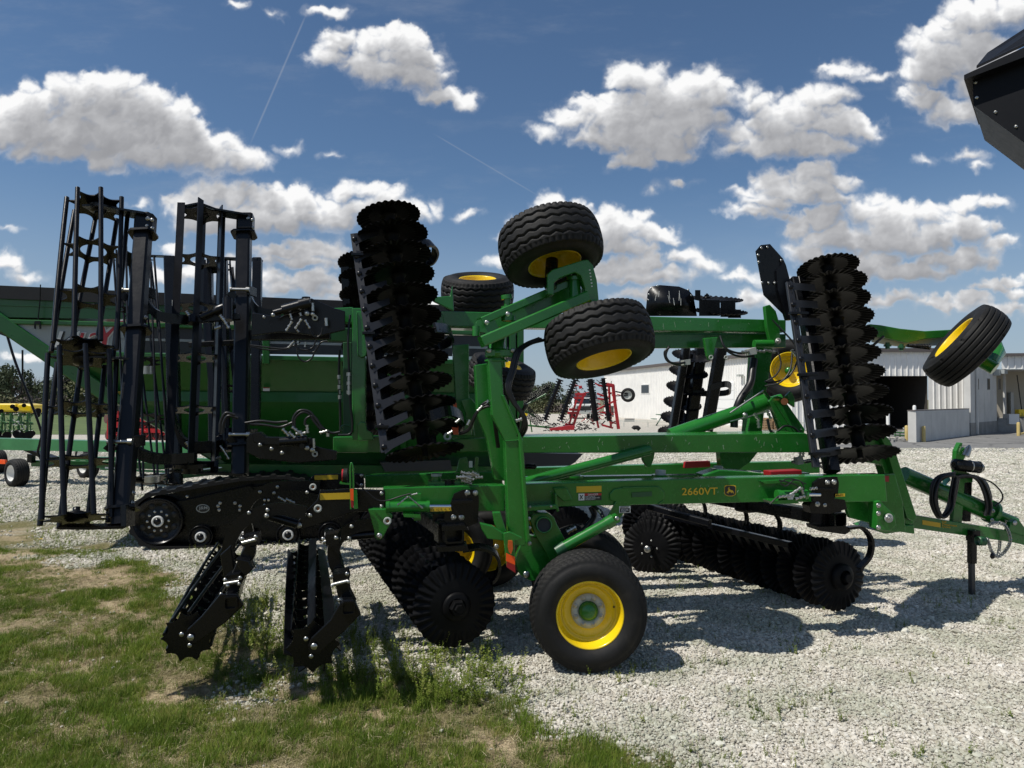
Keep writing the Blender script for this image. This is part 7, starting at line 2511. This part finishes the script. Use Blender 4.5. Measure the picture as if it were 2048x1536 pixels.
for nm, m_, pts_ in (('windscreen', glass, [(tx - 0.82, td + 1.27, 1.38), (tx + 0.82, td + 1.27, 1.38), (tx + 0.68, td + 1.82, 1.86), (tx - 0.68, td + 1.82, 1.86)]), ('grille', M['black_print'], [(tx - 0.62, td - 0.01, 0.78), (tx + 0.62, td - 0.01, 0.78), (tx + 0.62, td - 0.01, 1.16), (tx - 0.62, td - 0.01, 1.16)]),
                      ('bumper', M['hub_grey'], [(tx - 0.98, td - 0.06, 0.45), (tx + 0.98, td - 0.06, 0.45), (tx + 0.98, td - 0.06, 0.68), (tx - 0.98, td - 0.06, 0.68)]),
                      ('headlight', M['silver'], [(tx - 0.95, td - 0.02, 0.92), (tx - 0.66, td - 0.02, 0.92), (tx - 0.66, td - 0.02, 1.16), (tx - 0.95, td - 0.02, 1.16)]), ('headlight', M['silver'], [(tx + 0.66, td - 0.02, 0.92), (tx + 0.95, td - 0.02, 0.92), (tx + 0.95, td - 0.02, 1.16), (tx + 0.66, td - 0.02, 1.16)])):
    b = B()
    b.poly([Vector(a_) for a_ in pts_], Vector((0, -0.03, 0)))
    b.build(nm, m_, TRK)
for sx in (-0.85, 0.85):
    for yy in (0.9, 4.3):
        b = B()
        b.cyl(Vector((tx + sx - 0.12, td + yy, 0.38)), Vector((tx + sx + 0.12, td + yy, 0.38)), 0.38, 20)
        b.build('wheel', M['rubber'], TRK)

# ================================================================== buildings
wall_w = mat('white_metal_siding', (0.80, 0.79, 0.76), 0.55, var=0.06, vscale=1.5)
conc = mat('pale_painted_concrete', (0.56, 0.55, 0.52), 0.8, var=0.10, vscale=1.0, bump=0.2, bscale=12)
conc2 = mat('raw_concrete_base', (0.26, 0.255, 0.24), 0.85, var=0.2, vscale=2.0)
trim = mat('brown_grey_trim', (0.10, 0.085, 0.08), 0.5)
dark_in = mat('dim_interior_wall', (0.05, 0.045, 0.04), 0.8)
door_w = mat('white_door_panel', (0.80, 0.80, 0.78), 0.5)
yel_faded = mat('faded_yellow_bollard', (0.55, 0.42, 0.16), 0.6, var=0.15)
wood = mat('pallet_wood', (0.34, 0.22, 0.12), 0.8, var=0.3)
pine_g = mat('green_table_paint', (0.03, 0.13, 0.05), 0.5)


def corr(b, p0, p1, z0, z1, pitch=0.34, dep=0.05):
    """ribbed metal sheet"""
    p0, p1 = Vector((p0[0], p0[1], 0)), Vector((p1[0], p1[1], 0))
    L_ = (p1 - p0).length
    d_ = (p1 - p0) / L_
    nr = Vector((d_.y, -d_.x, 0))
    prof = []
    s_ = 0.0
    while s_ < L_:
        for o_, dp in ((0, 0), (0.33, 0), (0.355, dep), (0.395, dep)):
            if s_ + o_ * pitch / 0.42 <= L_:
                prof.append((s_ + o_ * pitch / 0.42, dp))
        s_ += pitch
    prof.append((L_, 0))
    vs = []
    for s_, dp in prof:
        q_ = p0 + d_ * s_ + nr * dp
        vs += [Vector((q_.x, q_.y, z0)), Vector((q_.x, q_.y, z1))]
    b.add(vs, [(2 * i, 2 * i + 2, 2 * i + 3, 2 * i + 1) for i in range(len(prof) - 1)])


def onplane(px, py, A, Bp):
    """point of the vertical plane through ground points A, B seen at a pixel"""
    A, Bp = Vector((A[0], A[1], 0)), Vector((Bp[0], Bp[1], 0))
    d_ = (Bp - A).normalized()
    n_ = Vector((-d_.y, d_.x, 0))
    r = W(px, py, 1.0) - CAM
    t_ = (A - CAM).dot(n_) / r.dot(n_)
    return CAM + r * t_


BLD = empty('white_shop_building', (20, 46, 0), None, label='long white metal sided shop building with a dark open bay on its right', category='building')
A_, B_, C_ = (9.6, 74.0), (16.4, 41.6), (27.0, 41.6)
ZT = 4.55


def seg_on(A, Bp, pxa, pxb, zlo, zhi):
    a, c = onplane(pxa, 800, A, Bp), onplane(pxb, 800, A, Bp)
    return (a.x, a.y), (c.x, c.y)


b = B()
corr(b, A_, B_, 0, ZT)
b.build('side_wall', wall_w, BLD, fix=False)
pa, pc = seg_on(B_, C_, 1700, 1857, 0, 0)
b = B()
corr(b, B_, pa, 0, ZT)
b.build('front_wall', wall_w, BLD, fix=False)
b = B()
corr(b, pc, C_, 0, ZT)
b.build('front_wall', wall_w, BLD, fix=False)
b = B()
corr(b, pa, pc, 3.15, ZT)
b.build('bay_lintel', wall_w, BLD, fix=False)
# roof with brown edge
b = B()
b.poly([Vector((A_[0] - .25, A_[1], ZT)), Vector((B_[0] - .25, B_[1] - .25, ZT)), Vector((C_[0], C_[1] - .25, ZT)), Vector((C_[0] + 3, 74, ZT))], Vector((0, 0, 0.22)))
b.build('roof_edge', trim, BLD)
b = B()
b.add([Vector((A_[0], A_[1], ZT + .22)), Vector((B_[0], B_[1], ZT + .22)), Vector((C_[0], C_[1], ZT + .22)), Vector((C_[0] + 3, 74, ZT + .22))], [(0, 1, 2, 3)])
b.v = [p_ + ZV * 0.004 for p_ in b.v]
b.build('roof', M['hub_grey'], BLD)
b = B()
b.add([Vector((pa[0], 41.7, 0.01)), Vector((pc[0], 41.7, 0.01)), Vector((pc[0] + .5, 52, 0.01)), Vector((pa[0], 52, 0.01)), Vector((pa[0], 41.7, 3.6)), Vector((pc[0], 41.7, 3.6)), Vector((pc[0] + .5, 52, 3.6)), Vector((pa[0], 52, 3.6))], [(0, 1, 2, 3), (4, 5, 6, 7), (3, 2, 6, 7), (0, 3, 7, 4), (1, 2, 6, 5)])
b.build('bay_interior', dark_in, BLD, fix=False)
for x0, x1, y0, y1, dd in ((1788, 1815, 826, 850, 47), (1764, 1771, 800, 842, 50), (1790, 1794, 818, 828, 46)):
    b = B()
    b.box(W((x0 + x1) / 2, (y0 + y1) / 2, dd), ((x1 - x0) / FPX * dd, 1.0, (y1 - y0) / FPX * dd))
    b.build('stored_crate', M['charcoal'], BLD)


def on_side(name, m_, x0, y0, x1, y1, off, A=A_, Bp=B_, root=BLD, th=0.05):
    p_ = [onplane(x, y, A, Bp) for x, y in ((x0, y0), (x1, y0), (x1, y1), (x0, y1))]
    z1, z0 = (p_[0].z + p_[1].z) / 2, (p_[2].z + p_[3].z) / 2
    d_ = Vector((Bp[0] - A[0], Bp[1] - A[1], 0)).normalized()
    nr = Vector((d_.y, -d_.x, 0))
    q_ = [Vector((p_[0].x, p_[0].y, z1)), Vector((p_[1].x, p_[1].y, z1)), Vector((p_[1].x, p_[1].y, z0)), Vector((p_[0].x, p_[0].y, z0))]
    b = B()
    b.poly([a_ + nr * off for a_ in q_], nr * th)
    return b.build(name, m_, root)


wf_ = on_side('window', wall_w, 1282.5, 768, 1300.5, 787, 0.0, th=0.06)
on_side('pane', glass, 1284, 770, 1299, 786, 0.05, root=wf_, th=0.025)
gd_ = on_side('garage_door', door_w, 1428, 764, 1470, 852, 0.0, th=0.055)
for k in range(5):
    on_side('door_panel', door_w, 1428.5, 766 + k * 17.5, 1469, 781.5 + k * 17.5, 0.05, root=gd_, th=0.03)
on_side('wall_light', M['hub_grey'], 1483, 749, 1488, 753, 0.02, th=0.35)
on_side('conduit', M['hub_grey'], 1488, 752, 1490, 768, 0.02, th=0.06)
on_side('door', glass, 1222, 812, 1228, 846, 0.0, th=0.06)

BL2 = empty('dock_building', (28, 38, 0), None, label='grey concrete dock building with three slit windows and a shaded loading recess', category='building')
Q0, Q1 = (22.6, 35.0), (26.35, 38.6)


def wallbox(name, m_, p0, p1, z0, z1, th, root):
    p0, p1 = Vector((p0[0], p0[1], 0)), Vector((p1[0], p1[1], 0))
    d_ = (p1 - p0).normalized()
    nr = Vector((-d_.y, d_.x, 0))
    b = B()
    b.poly([p0 + ZV * z0, p1 + ZV * z0, p1 + ZV * z1, p0 + ZV * z1], nr * th)
    return b.build(name, m_, root)


nseg = 4
for k in range(nseg):
    a_ = (Q0[0] + (Q1[0] - Q0[0]) * (k + 0.0) / nseg + 0.01, Q0[1] + (Q1[1] - Q0[1]) * (k + 0.0) / nseg + 0.01)
    c_ = (Q0[0] + (Q1[0] - Q0[0]) * (k + 0.985) / nseg, Q0[1] + (Q1[1] - Q0[1]) * (k + 0.985) / nseg)
    wallbox('wall_panel', conc, a_, c_, 0.62, 4.05, 0.3, BL2)
wallbox('wall_base', conc2, (Q0[0] - .02, Q0[1] - .04), (Q1[0], Q1[1] - .04), 0.0, 0.62, 0.3, BL2)
wallbox('left_return', conc, (Q0[0] + 0.25, Q0[1] + 0.3), (27.2, 41.5), 0.0, 4.05, 0.05, BL2)
wallbox('roof_edge', trim, (Q0[0] - .1, Q0[1] - .12), (Q1[0] + .05, Q1[1] - .12), 4.05, 4.17, 0.6, BL2)
for x in (1954, 1976, 1998):
    fr_ = on_side('window', conc2, x - 2.0, 757, x + 2.3, 779.5, 0.004, Q0, Q1, BL2, 0.03)
    on_side('pane', glass, x - 1.4, 758, x + 1.7, 778.5, 0.035, Q0, Q1, fr_, 0.01)
on_side('downpipe', conc, 1949, 700, 1951, 868, 0.02, Q0, Q1, BL2, 0.08)
on_side('downpipe', conc, 2004, 712, 2007, 868, 0.02, Q0, Q1, BL2, 0.08)
lp = on_side('flood_light', M['hub_grey'], 1986, 739, 1990, 751, 0.02, Q0, Q1, BL2, 0.25)
on_side('lamp_head', M['silver'], 1989, 740, 1996, 748, 0.20, Q0, Q1, lp, 0.25)
# recess on the right
b = B()
corr(b, (26.5, 38.4), (36.0, 36.4), 3.42, 4.12)
b.build('canopy_wall', wall_w, BL2, fix=False)
wallbox('roof_edge', trim, (26.3, 38.2), (36.0, 36.2), 4.12, 4.26, 4.0, BL2)
wallbox('canopy_soffit', conc, (26.5, 38.5), (36.0, 36.5), 3.38, 3.41, 4.0, BL2)
wallbox('recess_wall', mat('beige_wall', (0.42, 0.38, 0.31), 0.8), (26.4, 41.2), (37.0, 39.6), 0, 3.4, 0.2, BL2)
wallbox('dock_floor', conc2, (26.6, 38.9), (36.0, 36.9), 0, 0.75, 2.5, BL2)
rp0, rp1 = (26.4, 41.1), (37.0, 39.5)
on_side('doorway', glass, 2015, 785, 2020, 828, 0.02, rp0, rp1, BL2)
on_side('door', conc, 2020, 785, 2026, 830, 0.02, rp0, rp1, BL2)
bx = B()
bx.box(W(2022, 838, 38.9), (0.55, 0.5, 0.55))
bx.build('electrical_box', M['white_rim'], BL2)
bx = B()
bx.box(W(2040, 826, 39.4), (0.35, 0.3, 0.4))
bx.build('yellow_box', M['yellow'], BL2)
bx = B()
fbar(bx, 2034, 750, 2044, 824, 39.3, 1.8)
bx.build('leaning_pole', K, BL2)
bx = B()
for o_ in range(4):
    fbar(bx, 2032 + o_ * 6, 826, 2032 + o_ * 6, 846, 38.8, 1.0, n=4)
fbar(bx, 2032, 832, 2056, 832, 38.8, 1.0, n=4)
bx.build('hand_rail', K, BL2)

# low wall in front of the dock
LW = empty('low_concrete_wall', (19.6, 32.2, 0), None, label='low grey painted wall running from the yellow bollard back to the dock building', category='wall')
for k in range(4):
    t0_, t1_ = k / 4, (k + 0.99) / 4
    wallbox('wall_panel', conc, (16.75 + 5.75 * t0_, 29.45 + 5.5 * t0_), (16.75 + 5.75 * t1_, 29.45 + 5.5 * t1_), 0, 1.30, 0.25, LW)
wallbox('coping', trim, (16.70, 29.40), (22.5, 34.95), 1.30, 1.34, 0.32, LW)
wallbox('end_face', conc, (16.50, 29.62), (16.73, 29.42), 0, 1.31, 0.02, LW)


def bollard(px, py, h_, m_, label, grp=None, r=0.075):
    p_ = ground(px, py)
    b = B()
    b.tube([Vector((p_.x, p_.y, -0.02)), Vector((p_.x, p_.y, h_)), Vector((p_.x, p_.y, h_ + 0.04)), Vector((p_.x, p_.y, h_ + 0.055))], [r, r, r * 0.75, r * 0.2], 18)
    t_ = dict(label=label, category='bollard')
    if grp:
        t_['group'] = grp
    return b.build('bollard', m_, None, **t_)


bollard(1847.5, 884, 0.62, yel_faded, 'faded yellow bollard standing before the left end of the low wall', 'yellow bollards at the dock yard')
bollard(1813.5, 881, 0.60, yel_faded, 'faded yellow bollard beside the dark post in front of the open bay', 'yellow bollards at the dock yard')
bollard(2037, 872, 0.62, yel_faded, 'faded yellow bollard at the right edge by the loading recess', 'yellow bollards at the dock yard')
bollard(1829.5, 874, 1.45, M['white_rim'], 'tall pale steel pipe rising behind the left end of the low wall')
bollard(1776.5, 878, 1.45, M['white_rim'], 'tall pale steel pipe beside the upright disc gang at the open bay')
b = B()
for x in (1822, 1825, 1829):
    fbar(b, x, 824 + (x - 1822), x + 1, 878, 29.8, 2.6)
b.build('post_cluster', K, None, label='cluster of dark gate posts at the left end of the low wall', category='post')
b = B()
p_ = ground(2040, 872)
b.bar(p_ + ZV * 0.1, p_ + Vector((1.6, 0.4, 0.4)), 0.1, 0.1)
b.build('guard_rail', yel_faded, None, label='faded yellow rail running off from the rightmost bollard', category='rail')

# clutter near the buildings
MD = empty('mower_deck', ground(1808, 880), None, label='small green attachment with springs lying by the yellow bollard', category='farm attachment')
for x0, y0, x1, y1, w_ in ((1789, 865, 1821, 866, 3), (1789, 870, 1821, 872, 3), (1790, 864, 1790, 874, 2), (1820, 864, 1820, 874, 2), (1800, 864, 1800, 874, 2)):
    b = B()
    fbar(b, x0, y0, x1, y1, 31.5, w_)
    b.build('frame_bar', M['green_cart'], MD)
b = B()
for k in range(10):
    x, y = R_.uniform(1806, 1822), R_.uniform(856, 865)
    b.box(W(x, y, 31.6), (0.08, 0.08, 0.07))
b.build('fittings', M['hub_grey'], MD)


def picnic(px, py, s_, label):
    p_ = ground(px, py)
    r_ = empty('picnic_table', p_, None, label=label, category='picnic table', group='green picnic tables by the shop')
    b = B()
    b.box(p_ + Vector((0, 0, 0.74 * s_)), (1.1 * s_, 0.8, 0.05))
    b.build('table_top', pine_g, r_)
    for sx in (-1, 1):
        b = B()
        b.box(p_ + Vector((sx * 0.75 * s_, 0, 0.45 * s_)), (0.26, 0.9, 0.045))
        b.build('bench', pine_g, r_)
        b = B()
        b.bar(p_ + Vector((sx * 0.15, 0, 0.72 * s_)), p_ + Vector((sx * 0.6, 0, 0)), 0.07, 0.07)
        b.build('leg', pine_g, r_)
    return r_


picnic(1330, 851, 1.0, 'green picnic table outside the shop wall behind the folded disc column')
picnic(1450, 849, 1.0, 'green picnic table outside the white garage door')
PLT = empty('pallet_stack', ground(1540, 859), None, label='stack of wooden pallets and crates against the white shop wall', category='pallets')
for k in range(5):
    b = B()
    b.box(W(1530, 857 - k * 4.6, 41.0), (0.55, 0.9, 0.10))
    b.build('pallet', wood, PLT)
    b = B()
    b.box(W(1552, 857 - k * 4.6, 41.0), (0.5, 0.9, 0.10))
    b.build('pallet', wood, PLT)
for k in range(6):
    b = B()
    b.box(W(1524 + k * 6.4, 846, 41.0), (0.05, 0.9, 0.6))
    b.build('pallet_board', wood, PLT)
b = B()
b.box(ground(1259, 843) + Vector((0, 0, 0.12)), (0.75, 0.4, 0.24))
b.build('concrete_block', conc2, None, label='small grey concrete block at the foot of the shop wall', category='block')
FN = empty('rail_fence', ground(1350, 858), None, label='low thin metal rail fence in front of the white shop wall', category='fence')
b = B()
for y_ in (843, 845.5):
    fbar(b, 1180, y_ - 3, 1620, y_ + 2, 47, 0.9, d1=40, n=4)
b.build('rail', M['hub_grey'], FN)
for k in range(8):
    x = 1200 + k * 48
    b = B()
    d_ = 46.5 - 5.6 * (x - 1180) / 440
    p0_ = W(x, 842 + (x - 1180) / 90, d_)
    b.tube([Vector((p0_.x, p0_.y, 0)), p0_], 0.02, 5)
    b.build('fence_post', M['hub_grey'], FN)
b = B()
b.tube([W(1266, 858, 33), W(1268, 855, 33), W(1275, 855, 33), W(1279, 859, 33)], 0.10, 8)
b.build('spare_tyre', M['rubber'], None, label='black tyre lying on the gravel before the rail fence', category='tyre')
b = B()
for k in range(30):
    x = 1765 + R_.uniform(0, 45)
    b.box(ground(x, 882 + R_.uniform(-3, 3)) + Vector((0, 0, 0.05)), (R_.uniform(.06, .16), .12, R_.uniform(.06, .12)), Matrix.Rotation(R_.uniform(0, 3), 3, 'Z'))
b.build('rubble', conc2, None, kind='stuff')

# asphalt apron, lawn strip beyond the yard, flat horizon land
def sheet(name, pts_, m_, z):
    b = B()
    b.add([Vector((p_[0], p_[1], z)) for p_ in pts_], [tuple(range(len(pts_)))])
    return b.build(name, m_, None, fix=False, kind='structure')


am = bpy.data.materials.new('asphalt')
am.use_nodes = True
q = NG(am.node_tree)
bsd = am.node_tree.nodes['Principled BSDF']
pos = q.n('ShaderNodeNewGeometry').outputs['Position']
n1 = q.n('ShaderNodeTexNoise', i={'Vector': pos, 'Scale': 0.6, 'Detail': 6.0, 'Roughness': 0.65})
n2 = q.n('ShaderNodeTexNoise', i={'Vector': pos, 'Scale': 40.0, 'Detail': 2.0})
vc = q.n('ShaderNodeTexVoronoi', feature='DISTANCE_TO_EDGE', i={'Vector': q.vm('ADD', pos, q.vm('MULTIPLY', n1.outputs['Color'], (1.5, 1.5, 0))), 'Scale': 0.35})
c_ = q.ramp(n1.outputs[0], [(0.3, (0.13, 0.13, 0.125)), (0.7, (0.20, 0.195, 0.185))])
c_ = q.mix(q.m('MULTIPLY', q.mr(n2.outputs[0], 0.4, 0.7), 0.3), c_, (0.27, 0.26, 0.25))
c_ = q.mix(q.m('MULTIPLY', q.mr(vc.outputs['Distance'], 0.02, 0.0), 0.8), c_, (0.04, 0.04, 0.04))
q.link(c_, bsd.inputs['Base Color'])
bsd.inputs['Roughness'].default_value = 0.9
sheet('asphalt_yard', [ground(1640, 893)[:2], ground(1800, 900)[:2], ground(2080, 906)[:2], (60, 23.2), (60, 42), (27, 41.5), (16.6, 41.5), (16.5, 39.0), (18.5, 33), (15.5, 30.5)], am, 0.006)
lm = mat('far_lawn', (0.085, 0.125, 0.032), 0.9, var=0.25, vscale=0.5)
sheet('lawn', [(-40, 36), (-13.5, 36), (-12, 42), (-10, 60), (-16, 90), (-60, 90)], lm, 0.006)
fm = mat('field_soil', (0.16, 0.14, 0.085), 0.95, var=0.3, vscale=0.05, col2=(0.10, 0.115, 0.045))
sheet('field', [(-900, 92), (-10, 92), (8, 85), (60, 110), (900, 160), (900, 1700), (-900, 1700)], fm, 0.008)

# ------------------------------------------------------------------ trees
leaf_g = mat('evergreen_leaf', (0.036, 0.056, 0.026), 0.8, var=0.5, vscale=1.2, col2=(0.07, 0.09, 0.04))
leaf_s = mat('spring_leaf', (0.11, 0.105, 0.045), 0.8, var=0.4, vscale=1.5, col2=(0.07, 0.085, 0.03))
bark = mat('bark', (0.10, 0.08, 0.065), 0.9, var=0.3)
twig = mat('twigs', (0.13, 0.105, 0.095), 0.9, var=0.3, vscale=1.0)


def tree(px, d, h_, w_, kind, label, group='trees beyond the yard'):
    x = (px - 1024) / FPX * d
    root = empty('tree', (x, d, 0), None, label=label, category='tree', group=group)
    rr = random.Random(int(px * 7 + d))
    b = B()
    b.tube([Vector((x, d, 0)), Vector((x + rr.uniform(-.2, .2), d, h_ * 0.4)), Vector((x + rr.uniform(-.3, .3), d, h_ * 0.85))], [w_ * 0.05, w_ * 0.035, w_ * 0.01], 8)
    ends = []
    for k in range(16 if kind != 'bare' else 42):
        z0 = h_ * rr.uniform(0.15, 0.75)
        an = rr.uniform(0, 6.28)
        L_ = w_ * 0.5 * rr.uniform(0.5, 1.0) * (1.15 - 0.5 * z0 / h_)
        p1_ = Vector((x + math.cos(an) * L_, d + math.sin(an) * L_, z0 + h_ * rr.uniform(0.10, 0.32)))
        mid = Vector((x, d, z0)).lerp(p1_, 0.5) + Vector((0, 0, -0.1))
        b.tube([Vector((x, d, z0)), mid, p1_], [w_ * 0.02, w_ * 0.012, w_ * 0.004], 5)
        ends.append((mid, p1_))
    b.build('trunk', bark if kind != 'bare' else twig, root)
    c = B()
    if kind == 'bare':
        for k in range(900):
            a_, e_ = rr.choice(ends)
            p_ = a_.lerp(e_, rr.uniform(0.1, 1.1))
            dr = Vector((rr.gauss(0, 1), rr.gauss(0, 1), abs(rr.gauss(0.6, 0.8)))).normalized() * rr.uniform(0.3, 1.1) * w_ / 6
            s_ = Vector((rr.gauss(0, 1), rr.gauss(0, 1), 0)).normalized() * 0.022 * w_ / 6
            c.add([p_ - s_, p_ + s_, p_ + dr], [(0, 1, 2)])
        c.build('twigs', twig, root)
        return root
    clumps = []
    for k in range(34):
        zt = rr.uniform(0.12 if kind == 'ever' else 0.2, 0.97)
        prof = math.sqrt(max(0.02, 1 - ((zt - 0.45) / 0.58) ** 2)) * (1.0 if kind != 'ever' else 1.08 - 0.25 * zt)
        an = rr.uniform(0, 6.28)
        rad = w_ * 0.5 * prof * rr.uniform(0.35, 1.0)
        clumps.append((Vector((x + math.cos(an) * rad, d + math.sin(an) * rad, h_ * zt)), w_ * rr.uniform(0.08, 0.17)))
    for (cc, cr) in clumps:
        for k in range(95 if kind == 'ever' else 70):
            v_ = Vector((rr.gauss(0, 1), rr.gauss(0, 1), rr.gauss(0, .8)))
            p_ = cc + v_.normalized() * cr * rr.uniform(0.5, 1.15)
            s_ = rr.uniform(0.11, 0.24) * w_ / 7
            u1 = Vector((rr.gauss(0, 1), rr.gauss(0, 1), rr.gauss(0, 1))).normalized()
            u2 = u1.cross(Vector((rr.gauss(0, 1), rr.gauss(0, 1), rr.gauss(0, 1)))).normalized()
            c.add([p_ + u1 * s_, p_ + u2 * s_ * .7, p_ - u1 * s_, p_ - u2 * s_ * .7], [(0, 1, 2, 3)])
    c.build('crown', leaf_g if kind == 'ever' else leaf_s, root, fix=False)
    return root


D_ = 92
tree(22, D_, 5.9, 6.5, 'ever', 'round dark evergreen at the far left above the planter')
tree(-14, D_ + 3, 4.4, 6.0, 'ever', 'dark evergreen cut by the left edge of the picture')
tree(72, D_ + 10, 4.9, 7.0, 'bare', 'grey leafless tree between the dark evergreens at the left')
tree(50, D_ + 12, 4.6, 6.0, 'bare', 'thin leafless tree behind the round evergreen at the left')
tree(95, D_ + 2, 4.4, 5.5, 'ever', 'spreading dark evergreen just left of the upright baskets')
tree(124, D_ - 2, 5.2, 5.0, 'ever', 'tall dark evergreen behind the leftmost basket bars')
tree(150, D_, 4.7, 6.0, 'ever', 'dark evergreen under the slanted front of the grain cart')
tree(178, D_ - 20, 3.7, 5.0, 'spring', 'brownish budding tree under the cart front, seen through the bars')
tree(205, D_ - 18, 3.2, 4.6, 'spring', 'low brownish budding bush right of the budding tree')
tree(1066, 105, 3.4, 5.5, 'spring', 'brownish tree behind the folded harrow')
tree(1092, 100, 3.9, 5.5, 'ever', 'dark green tree behind the black rollers')
tree(1150, 120, 3.0, 5.0, 'spring', 'budding tree above the white pickup truck')
for k, (px, h_) in enumerate(((-20, 2.6), (15, 2.4), (60, 2.2), (92, 2.0), (120, 2.4), (200, 2.2), (235, 2.4), (1085, 1.8), (1120, 1.3))):
    rr = random.Random(k)
    d_ = 84 if px < 1000 else 92
    x = (px - 1024) / FPX * d_
    c = B()
    for j in range(420):
        an, r_ = rr.uniform(0, 6.28), 2.2 * math.sqrt(rr.random())
        p_ = Vector((x + math.cos(an) * r_, d_ + math.sin(an) * r_ * 0.5, rr.uniform(0.05, h_) * (1 - 0.35 * (r_ / 2.2) ** 2)))
        u1 = Vector((rr.gauss(0, 1), rr.gauss(0, 1), rr.gauss(0, 1))).normalized() * 0.17
        u2 = u1.cross(Vector((rr.gauss(0, 1), rr.gauss(0, 1), rr.gauss(0, 1)))).normalized() * 0.12
        c.add([p_ + u1, p_ + u2, p_ - u1, p_ - u2], [(0, 1, 2, 3)])
    c.build('undergrowth', leaf_s if k % 2 else twig, None, fix=False, kind='stuff')
SHD = empty('far_shed', ((1168 - 1024) / FPX * 88, 88, 0), None, label='low grey shed roof far behind the pickup truck', category='shed')
b = B()
b.box(W(1170, 818, 88), (3.2, 4, 2.4))
b.build('wall', M['hub_grey'], SHD)
b = B()
b.poly([W(1140, 800, 86) + Vector((0, 0, 0)), W(1198, 800, 86), W(1190, 786, 88), W(1146, 786, 88)], Vector((0, 3, 0)))
b.build('roof', M['charcoal'], SHD)

# ------------------------------------------------------------------ black hood at the upper right corner
SF = Frame(W(1946, 180, 5.3), math.radians(-38))
HD = empty('hopper_hood', SF.P(2300, 300, 0.5) * 1.0, None, label='black bolted sheet metal hood jutting in at the upper right corner', category='hopper hood')
WM[HD] = Matrix.Translation((SF.P(2300, 300, 0.5).x, SF.P(2300, 300, 0.5).y, 0))
HD.matrix_basis = WM[HD]
darkb = mat('dark_hood_paint', (0.0045, 0.0052, 0.0075), 0.5, spec=0.15)


def hood(name, pts_, v, th, m_=darkb):
    b = B()
    b.plate(SF, pts_, v, th)
    return b.build(name, m_, HD)


hood('side_sheet', [(1945, 152), (2300, 0), (2300, 470), (1947, 211)], 0.0, 0.9)
hood('roof_lip', [(1928, 150), (2300, -22), (2300, 20), (1928, 159)], -0.10, 1.1)
b = B()
b.poly([SF.P(1953, 137, -0.1), SF.P(2300, -25, -0.1), SF.P(2300, -100, 0.45), SF.P(1975, 110, 0.45)], Vector((0, 0, 0.02)))
b.poly([SF.P(1975, 110, 0.45), SF.P(2300, -100, 0.45), SF.P(2300, -25, 1.0), SF.P(1953, 137, 1.0)], Vector((0, 0, 0.02)))
b.build('hood_roof', darkb, HD)
for x, y in ((1951, 165), (1953.5, 195), (1991, 224), (2032, 253)):
    put('bolt', BOLT, align(SF.P(x, y, -0.002), -SF.n, scale=0.012), HD)
for x in (2240, 2290):
    p0_ = SF.P(x, 380, 0.4)
    b = B()
    b.bar(Vector((p0_.x, p0_.y, 0)), p0_, 0.1, 0.1)
    b.build('support_leg', darkb, HD)

# dandelion in the turf
p_ = ground(80, 1094)
dn = empty('dandelion', p_, None, label='single yellow dandelion flower in the grass at the far left', category='flower')
b = B()
b.tube([p_, p_ + Vector((0.004, 0, 0.05)), p_ + Vector((0.006, 0, 0.09))], 0.0022, 6)
b.build('stem', weed_mat, dn)
b = B()
for k in range(26):
    an = k * 2.4
    r_ = 0.024 * (0.5 + 0.5 * (k % 3) / 2)
    c_ = p_ + Vector((0.006, 0, 0.092))
    b.add([c_, c_ + Vector((r_ * math.cos(an - .16), r_ * math.sin(an - .16), 0.006)), c_ + Vector((r_ * 1.1 * math.cos(an), r_ * 1.1 * math.sin(an), 0.010)), c_ + Vector((r_ * math.cos(an + .16), r_ * math.sin(an + .16), 0.006))], [(0, 1, 2, 3)])
b.build('blossom', M['yellow'], dn, fix=False)
